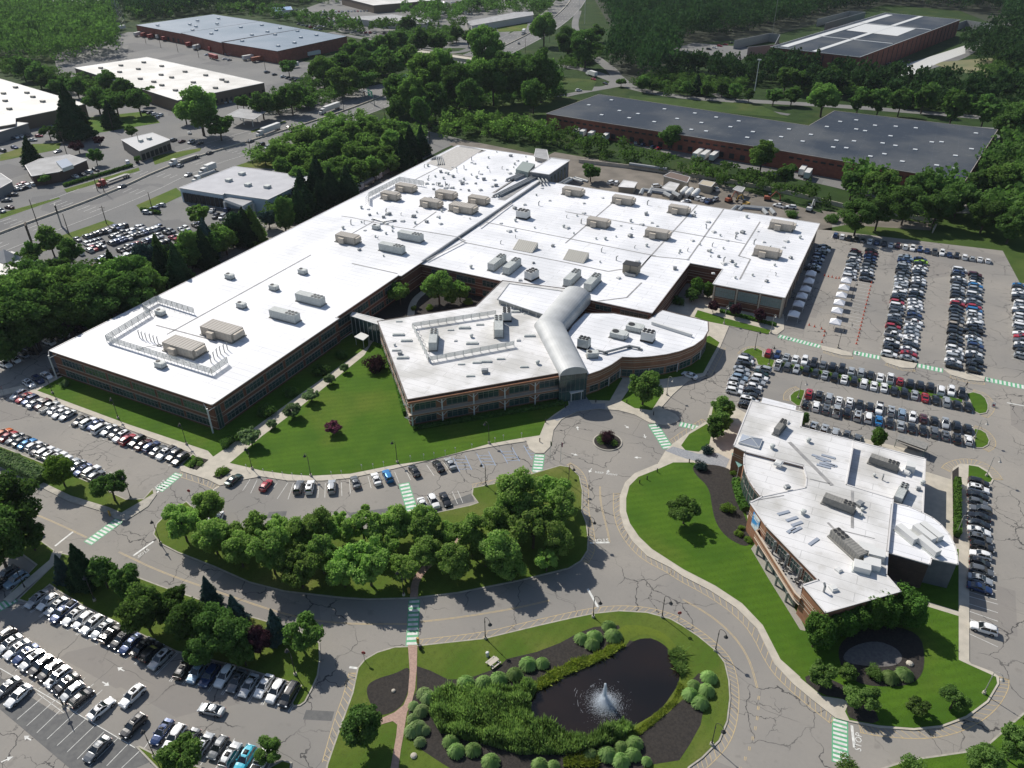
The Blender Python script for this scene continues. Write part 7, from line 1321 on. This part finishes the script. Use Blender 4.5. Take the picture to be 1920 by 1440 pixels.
LAMPS = [(910, 1198, 0, 'R', 'on the kerb above the pond lawn'), (1112, 1158, 0, 'R', 'on the pond kerb north point'), (1241, 1158, 0, 'R', 'on the pond kerb beside the drive bend'), (1341, 1221, 0, 'R', 'on the pond kerb east side'), (1334, 1397, 0, 'R', 'on the pond kerb lower right'), (1844, 1301, 1, 'R', 'at the lower right lawn curve'), (1849, 893, 1, 'R', 'on the island right of the pavilion'), (1792, 1005, 1, 'R', 'at the end of the narrow hedge'), (1827, 822, 1, 'R', 'on the island at the end of the back file'), (1496, 747, 1, 'R', 'on the left island of the back file'), (1415, 656, 0, 'U', 'on the small island near the office'), (1441, 685, 0, 'U', 'on the small island inner corner'),
         (773, 870, 0, 'L', 'by the lawn near the brick crossing') , (745, 868, 0, 'L', 'on the front sidewalk'), (917, 832, 0, 'L', 'on the front sidewalk right part'), (911, 911, 0, 'L', 'on the grove island top edge'), (473, 880, 0, 'L', 'on the front sidewalk left end'), (583, 893, 0, 'L', 'on the curved front sidewalk'), (350, 834, 0, 'L', 'by the side lawn, nearest the plaza'), (222, 785, 0, 'L', 'by the side lawn, middle one'), (99, 738, 0, 'L', 'by the side lawn, far left one'), (120, 1325, 0, 'L', 'on the line in the lower left lot'), (290, 1420, 0, 'L', 'at the tip of the bottom island'), (554, 1266, 0, 'L', 'under the tree at the lot end'), (178, 1127, 0, 'L', 'under the conifers'), (48, 1105, 0, 'L', 'beside the left footpath'), (301, 1020, 0, 'L', 'at the left tip of the grove'), (246, 936, 0, 'L', 'on the hedge island tip'), (757, 1117, 0, 'L', 'at the grove edge by the crosswalk'), (1066, 908, 0, 'R', 'in the grove end'), (1103, 1008, 0, 'R', 'on the grove east kerb'),
         (1250, 741, 1, 'R', 'by the bays right of the entrance tree'), (1357, 608, 1, 'U', 'by the strip before the glass block pavilion'), (1445, 625, 1, 'U', 'by the strip at the pavilion corner'), (1571, 652, 0, 'U', 'on the crossing island left'), (1812, 700, 0, 'U', 'on the crossing island right'), (1596, 563, 0, 'U', 'between the tents and empty bays'), (1688, 620, 0, 'U', 'inside the second double row'), (1812, 620, 0, 'U', 'inside the third double row')]
for i, (x, y, c, s, lab) in enumerate(LAMPS):
    if i == 12: continue
    X, Y = px(x, y); e = empty('lamp_post', (X, Y, .1), {'R': R(-20), 'L': R(160), 'U': R(70)}[s], ('dark' if c == 0 else 'pale') + ' hooked arm lamp post ' + lab, 'lamp post', 'lamp posts of the campus'); P = LPM[c]
    link(P[0], 'pole', e); link(P[1], 'footing', e); link(P[2], 'arm', e); link(P[3], 'lamp_head', e)
# highway and roadside poles
def pole(x, y, h, label, arm=0, name='utility_pole', m=None, cat='pole'):
    X, Y = px(x, y); e = empty(name, (X, Y, 0), R(20), label, cat, 'poles along the highway'); MB().tube((0, 0, 0), (0, 0, h), .2, .13, 6).build('shaft', m or BARK, e)
    if arm: MB().box((0, 0, h - .8), (2.6, .15, .15)).box((0, 0, h - 1.8), (2.0, .12, .12)).build('crossarm', m or BARK, e)
PL = [(474, 308, 13), (196, 362, 12), (645, 210, 11), (723, 172, 11), (557, 210, 12), (520, 210, 12), (213, 246, 12), (125, 288, 12), (74, 430, 13), (183, 358, 9), (373, 108, 12), (334, 98, 12), (302, 90, 12), (274, 82, 12), (498, 132, 10), (735, 148, 10), (773, 118, 10), (795, 90, 12), (1030, 80, 14), (985, 100, 12), (883, 230, 12), (806, 268, 11), (723, 240, 12), (880, 244, 9), (995, 232, 9), (448, 215, 10), (288, 402, 10), (200, 420, 8), (265, 285, 10), (130, 440, 9), (263, 545, 10)]
for i, (x, y, h) in enumerate(sorted(PL)): pole(x, y, h, f"thin roadside pole, {nth(i + 1)} from the left beyond the office", i % 2)
pole(1448, 65, 42, 'very tall grey mast rising from the forest', name='radio_mast', m=STEELG, cat='mast'); pole(1085, 40, 40, 'tall pale transmission pole, left of two at the top', name='transmission_pole', m=STEELW, cat='mast'); pole(1096, 45, 38, 'tall pale transmission pole, right of two at the top', name='transmission_pole', m=STEELW, cat='mast')
X, Y = px(1414, 176); e = empty('flood_light', (X, Y, 0), 0, 'tall pale floodlight pole beside the far road', 'lamp post'); MB().tube((0, 0, 0), (0, 0, 22), .3, .2, 8).build('pole', STEELW, e); MB().box((0, 0, 22), (2.5, .8, .7)).build('lamp_head', STEELW, e)
# lattice pylon top left
X, Y = px(225, 45); e = empty('lattice_pylon', (X, Y, 0), 0, 'grey lattice power pylon at the upper left', 'pylon'); b = MB()
for sx, sy in ((-1, -1), (1, -1), (1, 1), (-1, 1)): b.tube((sx * 4, sy * 4, 0), (sx * .7, sy * .7, 34), .2, .15, 4)
for k in range(8):
    z, w, z2, w2 = k * 4.2, 4 - k * .41, (k + 1) * 4.2, 4 - (k + 1) * .41
    for (a, c), (d, f) in (((-1, -1), (1, -1)), ((1, -1), (1, 1)), ((1, 1), (-1, 1)), ((-1, 1), (-1, -1))): b.tube((a * w, c * w, z), (d * w2, f * w2, z2), .1, .1, 4)
b.box((0, 0, 27), (14, .4, .5)).box((0, 0, 32), (10, .4, .5)); b.build('lattice', STEELG, e)
# gantry sign
X, Y = px(697, 196); e = empty('highway_sign', (X, Y, 0), R(-33), 'green overhead highway direction sign on a steel gantry', 'road sign'); MB().tube((-16, 0, 0), (-16, 0, 7), .25, .25, 8).tube((5, 0, 0), (5, 0, 7), .25, .25, 8).box((-5.5, 0, 6.6), (21, .5, .6)).build('gantry', STEELG, e); MB().box((0, -.4, 7.2), (8, .2, 3.6)).build('sign_panel', mat('sign_green', (.01, .17, .10), .5), e); pn = e.children[-1]
MB().box((-.5, -.52, 7.9), (5, .06, .4)).box((0, -.52, 7.1), (3.6, .06, .35)).box((1.4, -.52, 6.3), (2.0, .06, .4)).build('lettering', STEELW, e)
for x, y, s, lab, m_ in [(116, 425, 1, 'tall dark pylon sign with white border at the dealer lot', DK), (62, 462, 1.5, 'large brown pylon sign at the left lot corner', BARK)]:
    X, Y = px(x, y); e = empty('pylon_sign', (X, Y, 0), R(-35), lab, 'sign'); MB().tube((-1, 0, 0), (-1, 0, 6), .25).tube((1, 0, 0), (1, 0, 6), .25).build('posts', STEELG, e); MB().box((0, 0, 8 if s == 1 else 5.5), (3 * s, .5, 3.6 if s == 1 else 8)).build('sign_panel', m_, e); MB().box((0, -.3, 8 if s == 1 else 8), (2.4 * s, .08, .5)).box((0, -.3, 6.9), (2.4 * s, .08, .25)).build('print', STEELW, e)
# stop signs and little signs along the sidewalk
def stop_sign(x, y, ang, lab):
    X, Y = px(x, y); e = empty('stop_sign', (X, Y, .1), ang, lab, 'road sign', 'stop signs'); MB().tube((0, 0, 0), (0, 0, 2.4), .05).build('post', STEELG, e); MB().tube((0, -.03, 2.3), (0, .03, 2.3), .42, .42, 8).build('sign_plate', mat('stop_red', (.35, .02, .03), .5), e)
stop_sign(684, 1240, R(200), 'red stop sign at the left tip of the pond lawn'); stop_sign(358, 935, R(200), 'red stop sign at the upper left tip of the grove'); stop_sign(8, 740, R(150), 'red stop sign at the left lot entrance'); stop_sign(1272, 1165, R(30), 'stop sign on the pond kerb near the bend'); stop_sign(1067, 893, R(90), 'stop sign on the grove corner by the circle')
SG = [(463, 882), (495, 890), (513, 894), (531, 896), (549, 898), (567, 899), (622, 895), (641, 893), (679, 882), (700, 880), (720, 876), (795, 862), (814, 859), (835, 855), (854, 850), (885, 843), (928, 831), (944, 826), (978, 822), (770, 865)]
for i, (x, y) in enumerate(sorted(SG)): X, Y = px(x, y); o = MB().tube((0, 0, 0), (0, 0, 1.5), .03, .03, 5).box((0, 0, 1.5), (.32, .04, .45)).build('bay_sign', STEELW, loc=(X, Y, .15)); tag(o, f"small white reserved bay sign, {nth(i + 1)} from the left along the front lawn", 'sign', 'small bay signs')
# bollards round the circle, yellow refuge posts
BO = [(1023, 793), (1012, 829), (1060, 765), (1175, 756), (1225, 779), (1232, 886), (1213, 900), (1199, 907), (1117, 755), (1292, 868)]
for i, (x, y) in enumerate(sorted(BO)): X, Y = px(x, y); o = MB().tube((0, 0, 0), (0, 0, 1.0), .13, .13, 10).ball((0, 0, 1.0), .16, 10, 5).build('bollard', DK, loc=(X, Y, .15)); tag(o, f"dark bollard, {nth(i + 1)} from the left around the entrance circle", 'bollard', 'bollards around the circle')
for i, (x, y) in enumerate([(767, 1113), (784, 1207), (207, 968)]): X, Y = px(x, y); o = MB().box((0, 0, .7), (.45, .3, 1.4)).box((0, 0, 1.45), (.5, .35, .12)).build('crossing_post', YELM, loc=(X, Y, .15)); tag(o, ['yellow crossing post at the grove end of the crosswalk', 'yellow crossing post at the pond end of the crosswalk', 'yellow crossing post on the hedge island'][i], 'post')
# flag poles
for i, (x, y, m_) in enumerate([(1031, 866, 'flag_a'), (1051, 868, 'flag_b')]):
    X, Y = px(x, y); e = empty('flag_pole', (X, Y, .1), 0, ['flag pole with dull flag left of the pair by the circle', 'flag pole with red and blue flag right of the pair'][i], 'flag pole'); MB().tube((0, 0, 0), (0, 0, 6.5), .06, .04).build('pole', STEELW, e); b = MB()
    for k in range(3): b.box((.12 + k * .12, .06 * (-1) ** k, 5.6), (.12, .05, 1.3))
    b.build('flag', mat(m_, [(.10, .12, .05), (.25, .05, .10)][i], .8), e)
# tents
tm_b = MB(); Wt = 1.5
tv = [(-Wt, -Wt, 2.2), (Wt, -Wt, 2.2), (Wt, Wt, 2.2), (-Wt, Wt, 2.2)]
for k in range(4):
    a, c = Vector(tv[k]), Vector(tv[(k + 1) % 4]); m_ = (a + c) / 2 * .55; m_.z = 2.55; top = (0, 0, 3.3); tm_b.face([a, c, top]); tm_b.face([(a.x, a.y, 1.85), (c.x, c.y, 1.85), (c.x, c.y, 2.2), (a.x, a.y, 2.2)])
TC = tm_b.mesh('canopy', mat('tent_white', (.80, .80, .82), .8)); TL_ = MB().tube((0, 0, 0), (0, 0, 2.2), .035, .035, 6).mesh('leg', STEELW); TTB = MB().box((0, 0, .74), (1.8, .7, .05)).mesh('table_top', STEELW)
T1 = [(1521, 512), (1517, 526), (1511, 541), (1504, 554), (1498, 569), (1489, 588)]; T2 = [(1587, 526), (1583, 539), (1578, 553), (1574, 567), (1570, 582), (1567, 603)]
for nm, l in (('beside the office east wall', T1), ('beside the coned bays', T2)):
    for i, (x, y) in enumerate(l):
        X, Y = px(x, y, 2.4); e = empty('canopy_tent', (X, Y, 0), 0, f"white pop up tent, {nth(i + 1)} from the back {nm}", 'tent', 'white tents ' + nm); e.scale = (1.15, 1.15, 1.1); link(TC, 'canopy', e)
        for sx in (-1, 1):
            for sy in (-1, 1): link(TL_, 'leg', e, (sx * 1.45, sy * 1.45, 0))
CONE = MB().tube((0, 0, .04), (0, 0, .9), .24, .05, 10, 0).box((0, 0, .03), (.6, .6, .06)).mesh('traffic_cone', mat('cone_orange', (.55, .09, .04), .6))
CN = [(1634 - 1.45 * k * 1.15, 531 + 6.7 * k) for k in range(18)]; CN2 = [(1546, 517), (1553, 519), (1560, 520), (1567, 522), (1573, 522)] + [(1517, 610), (1527, 613), (1540, 617), (1546, 622), (1545, 630), (1541, 642)]
for nm, l in (('line right of the empty bays', CN), ('lines around the tents', CN2)):
    for i, (x, y) in enumerate(l): X, Y = px(x, y); o = link(CONE, 'traffic_cone', None, (X, Y, .02)); o.scale = (.95,) * 3; tag(o, f"orange traffic cone, {nth(i + 1)} from the back in the {nm}", 'traffic cone', 'traffic cones in the right lot')
BAR = MB().box((0, 0, .55), (1.9, .5, .9), taper=.8).mesh('barrier', mat('barrier_orange', (.65, .10, .03), .6)); BP = [(668 + 12 * k, 357 - 6.6 * k) for k in range(11)] + [(800 - 0, 288)]
for i, (x, y) in enumerate(BP): X, Y = px(x, y); tag(link(BAR, 'traffic_barrier', None, (X, Y, .0), R(80)), f"orange plastic barrier, {nth(i + 1)} from the front beside the west service road", 'barrier', 'orange barriers')
# picnic table, bins, pond lights
X, Y = px(925, 1246); e = empty('picnic_table', (X, Y, .17), R(70), 'pale picnic table on the lawn above the pond', 'picnic table'); MB().box((0, 0, .76), (2.2, .9, .07)).build('table_top', M_CONC, e)
for s in (-1, 1): MB().box((0, s * .85, .45), (2.2, .35, .06)).build('bench', M_CONC, e)
MB().box((-.7, 0, .38), (.15, 1.5, .7)).box((.7, 0, .38), (.15, 1.5, .7)).build('leg_frame', STEELG, e)
for i, (x, y) in enumerate([(914, 1231), (788, 1218)]): X, Y = px(x, y); tag(MB().tube((0, 0, 0), (0, 0, .95), .3, .33, 12).tube((0, 0, .95), (0, 0, 1.1), .34, .2, 12).build('litter_bin', [STEELW, DK][i], loc=(X, Y, .17)), ['pale litter bin beside the picnic table', 'dark litter bin at the brick path head'][i], 'litter bin')
# rocks
for i, (x, y, s) in enumerate([(776, 1419, .6), (738, 1297, .4), (1013, 1247, .25), (1705, 1246, .7)]): X, Y = px(x, y); tag(MB().ball((0, 0, .1), s, 8, 5, 0, .6).build('boulder', M_CONC, loc=(X, Y, .19)), ['pale rock on the grass by the brick path', 'small white stone in the left mulch bed', 'tiny pale stone on the mulch by the pond', 'tan rock beside the dark patio'][i], 'rock')
# fountain
X, Y = px(1132, 1318); FX, FY = X, Y; e = empty('pond_fountain', (X, Y, .2), 0, 'white spraying fountain jet in the dark pond', 'fountain'); q = random.Random(3)
WSP = bpy.data.materials.new('water_spray'); WSP.use_nodes = True; bs = WSP.node_tree.nodes['Principled BSDF']; bs.inputs['Base Color'].default_value = (.85, .9, .95, 1); bs.inputs['Roughness'].default_value = .4; bs.inputs['Alpha'].default_value = .75
b = MB()
for k in range(1300):   # jet column
    h = q.random() ** .8 * 5.0; r_ = .12 + .42 * (1 - h / 5.0) + q.gauss(0, .04); a = q.random() * 6.28; s = q.uniform(.06, .13); b.ball((math.cos(a) * r_ * q.random(), math.sin(a) * r_ * q.random(), h), s, 5, 3, 0, 2.0)
b.build('jet', WSP, e); b = MB()
for k in range(15000):  # falling drops, wind-blown
    a = q.random() * 6.28; d = abs(q.gauss(0, 1.45)); h = max(.02, 2.5 * math.exp(-d * .6) * q.random()); s = q.uniform(.012, .045); b.ball((math.cos(a) * d * 1.05 + .3, math.sin(a) * d - .7 * q.random(), h), s, 4, 2)
b.build('spray', WSP, e); b = MB()
for k in range(22):
    r_ = 1.8 + k * .16 + q.random() * .5; a0 = q.random() * 6.28; b.path([(r_ * math.cos(a0 + t * .07), r_ * math.sin(a0 + t * .07), .015) for t in range(q.randint(2, 5))], .012, 4)
b.build('foam_ring', WSP, e)
# people: one continuous skinned body each
def person(x, y, z, ang, label, shirt, trousers, step=.35, scale=1.0):
    X, Y = px(x, y, z); v = [(0, 0, .95), (0, 0, 1.2), (0, 0, 1.42), (.02, 0, 1.52), (.03, 0, 1.63), (0, .18, 1.40), (step * .35, .26, 1.13), (step * .8, .24, .92), (0, -.18, 1.40), (-step * .35, -.26, 1.13), (-step * .4, -.24, .9), (0, .09, .9), (step * .5, .1, .50), (step * .75, .1, .08), (step * .75 + .16, .1, .05), (0, -.09, .9), (-step * .25, -.1, .5), (-step * .9, -.1, .12), (-step * .9 + .15, -.1, .05)]
    ed = [(0, 1), (1, 2), (2, 3), (3, 4), (2, 5), (5, 6), (6, 7), (2, 8), (8, 9), (9, 10), (0, 11), (11, 12), (12, 13), (13, 14), (0, 15), (15, 16), (16, 17), (17, 18)]; rad = [.14, .15, .16, .06, .11, .07, .05, .04, .07, .05, .04, .1, .075, .05, .045, .1, .075, .05, .045]
    me = bpy.data.meshes.new('body'); me.from_pydata(v, ed, []); o = bpy.data.objects.new('tmp', me); COL.objects.link(o); mo = o.modifiers.new('s', 'SKIN')
    for i, r_ in enumerate(rad): me.skin_vertices[0].data[i].radius = (r_, r_)
    me.skin_vertices[0].data[0].use_root = True; ss = o.modifiers.new('u', 'SUBSURF'); ss.levels = 1; bpy.context.view_layer.update(); m2 = bpy.data.meshes.new_from_object(o.evaluated_get(bpy.context.evaluated_depsgraph_get())); bpy.data.objects.remove(o)
    m2.materials.clear()
    for m_ in (shirt, trousers, mat('skin', (.45, .27, .19), .6)): m2.materials.append(m_)
    for p in m2.polygons:
        c = p.center; p.material_index = 1 if c.z < .95 and abs(c.y) < .2 else (2 if (c.z > 1.47 or (c.z < 1.0 and abs(c.y) >= .2)) else 0)
    e = empty('person', (X, Y, z), ang, label, 'person'); e.scale = (scale,) * 3; link(m2, 'body', e); MB().ball((.03, 0, 1.72), .115, 10, 6).build('hair', BLACK, e); return e
CL1 = mat('cloth_black', (.02, .02, .025), .9); CL2 = mat('cloth_white', (.6, .6, .6), .9)
person(1811, 726, 0, R(150), 'person in dark clothes walking toward the office past the long strip', CL1, CL1); person(1538, 676, 0, R(200), 'person in dark clothes standing behind the dark grey car', CL1, CL1, .1); person(1240, 664 + 0, .15, R(0), 'person standing on the sunny edge near the wing', CL2, CL1, .1) if False else None
# terrace furniture
for i, (x, y) in enumerate([(1445, 1027), (1462, 1055), (1475, 1070), (1492, 1090)]):
    X, Y = px(x, y, 4.2); e = empty('bistro_table', (X, Y, 4.02), .4 * i, f"dark bistro table, {nth(i + 1)} from the back on the pavilion terrace", 'table', 'terrace tables'); MB().tube((0, 0, .7), (0, 0, .74), .45, .45, 14).build('table_top', DK, e); MB().tube((0, 0, 0), (0, 0, .7), .04).tube((0, 0, 0), (0, 0, .03), .25, .25, 10).build('pedestal', DK, e)
    for k in range(3):
        a = k * 2.1 + i; cx, cy = math.cos(a) * .85, math.sin(a) * .85; c = empty('bistro_chair', (X + cx, Y + cy, 4.02), a, f"dark chair {['left of', 'right of', 'behind'][k]} the {nth(i + 1)} terrace table", 'chair', 'terrace chairs'); MB().box((0, 0, .45), (.42, .42, .04)).build('seat', DK, c); MB().box((.2, 0, .7), (.04, .4, .45)).build('backrest', DK, c)
        for sx in (-1, 1):
            for sy in (-1, 1): MB().tube((sx * .18, sy * .18, 0), (sx * .18, sy * .18, .45), .02, .02, 4).build('leg', DK, c)
# bus shelter style canopy behind the pavilion, red tripod marker
X, Y = px(1706, 843); e = empty('equipment_shelter', (X, Y, 0), R(-12), 'small dark green framed shelter on the lot behind the pavilion', 'shelter'); MB().box((0, 0, 2.6), (7, 3.2, .12)).build('roof', UNITD, e)
for sx in (-1, 1):
    for sy in (-1, 1): MB().tube((sx * 3.4, sy * 1.5, 0), (sx * 3.4, sy * 1.5, 2.6), .07, .07, 6).build('post', mat('frame_green', (.03, .12, .10), .5), e)
MB().box((0, 1.5, 1.3), (6.6, .06, 2)).build('back_panel', UNITD, e)
X, Y = px(1862, 762); e = empty('tripod_sign', (X, Y, 0), 0, 'white and red folding warning sign in front of the right island', 'sign'); MB().box((0, -.3, .6), (.9, .06, 1.1)).box((0, .3, .6), (.9, .06, 1.1)).build('panel', STEELW, e); MB().box((0, -.35, .6), (.5, .04, .5)).build('symbol', MATS['stop_red'], e)
# ================================================================ light, sky, camera
hz = MB(); hx = (-2650, 1850, -320, 3250, -1.2, 175)
hz.box(((hx[0] + hx[1]) / 2, (hx[2] + hx[3]) / 2, (hx[4] + hx[5]) / 2), (hx[1] - hx[0], hx[3] - hx[2], hx[5] - hx[4]))
HM = bpy.data.materials.new('haze'); HM.use_nodes = True; hn = HM.node_tree; hn.nodes.remove(hn.nodes['Principled BSDF']); pv = hn.nodes.new('ShaderNodeVolumePrincipled'); pv.inputs['Color'].default_value = (.78, .86, 1, 1); pv.inputs['Density'].default_value = HAZE; pv.inputs['Anisotropy'].default_value = .2
hn.links.new(pv.outputs[0], hn.nodes['Material Output'].inputs['Volume']); ho = hz.build('haze', HM); ho['kind'] = 'stuff'; ho['label'] = 'thin summer haze over the whole district'
W = bpy.data.worlds.new('World'); S.world = W; W.use_nodes = True; nt = W.node_tree; bg = nt.nodes['Background']; sk = nt.nodes.new('ShaderNodeTexSky'); sk.sky_type = 'NISHITA'; sk.sun_disc = False
SUN_EL = 43.0; SUN_AZ = 157.0       # direction towards the sun, degrees from +X
sk.sun_elevation = R(SUN_EL); sk.sun_rotation = R(90 - SUN_AZ); sk.air_density = 1.0; sk.dust_density = 1.0; sk.altitude = 100
nt.links.new(sk.outputs[0], bg.inputs['Color']); bg.inputs['Strength'].default_value = SKYS
sl = bpy.data.lights.new('sun', 'SUN'); sl.energy = SUNS; sl.angle = R(.53); sl.color = (1, .95, .87); so = bpy.data.objects.new('sun', sl); COL.objects.link(so)
d = Vector((math.cos(R(SUN_AZ)) * math.cos(R(SUN_EL)), math.sin(R(SUN_AZ)) * math.cos(R(SUN_EL)), math.sin(R(SUN_EL)))); so.rotation_euler = d.to_track_quat('Z', 'Y').to_euler(); so.location = (0, 0, 300)
cam = bpy.data.cameras.new('camera'); cam.sensor_width = 36; cam.lens = FPX / 1920 * 36; cam.clip_start = 1; cam.clip_end = 6000; co = bpy.data.objects.new('camera', cam); COL.objects.link(co)
M4 = Matrix([list(CAMR[0]) + [0], list(CAMR[1]) + [0], list(CAMR[2]) + [HC], [0, 0, 0, 1]]); co.matrix_world = M4; S.camera = co
vs = S.view_settings; vs.view_transform = 'Standard'; vs.look = 'None'; vs.gamma = 1; vs.exposure = EXPO
S.render.engine = 'CYCLES'
# put every thing's empty at its base
bpy.context.view_layer.update()
for o in list(S.objects):
    if o.type == 'EMPTY' and o.parent is None and o.location.length < 1e-6:
        pts = [c.matrix_world @ Vector(b_) for c in o.children_recursive if c.type == 'MESH' for b_ in c.bound_box]
        if not pts: continue
        c = Vector(((min(p.x for p in pts) + max(p.x for p in pts)) / 2, (min(p.y for p in pts) + max(p.y for p in pts)) / 2, max(0, min(p.z for p in pts))))
        o.location = c
        for ch in o.children: ch.location = Vector(ch.location) - c
print('OBJECTS', len(S.objects))
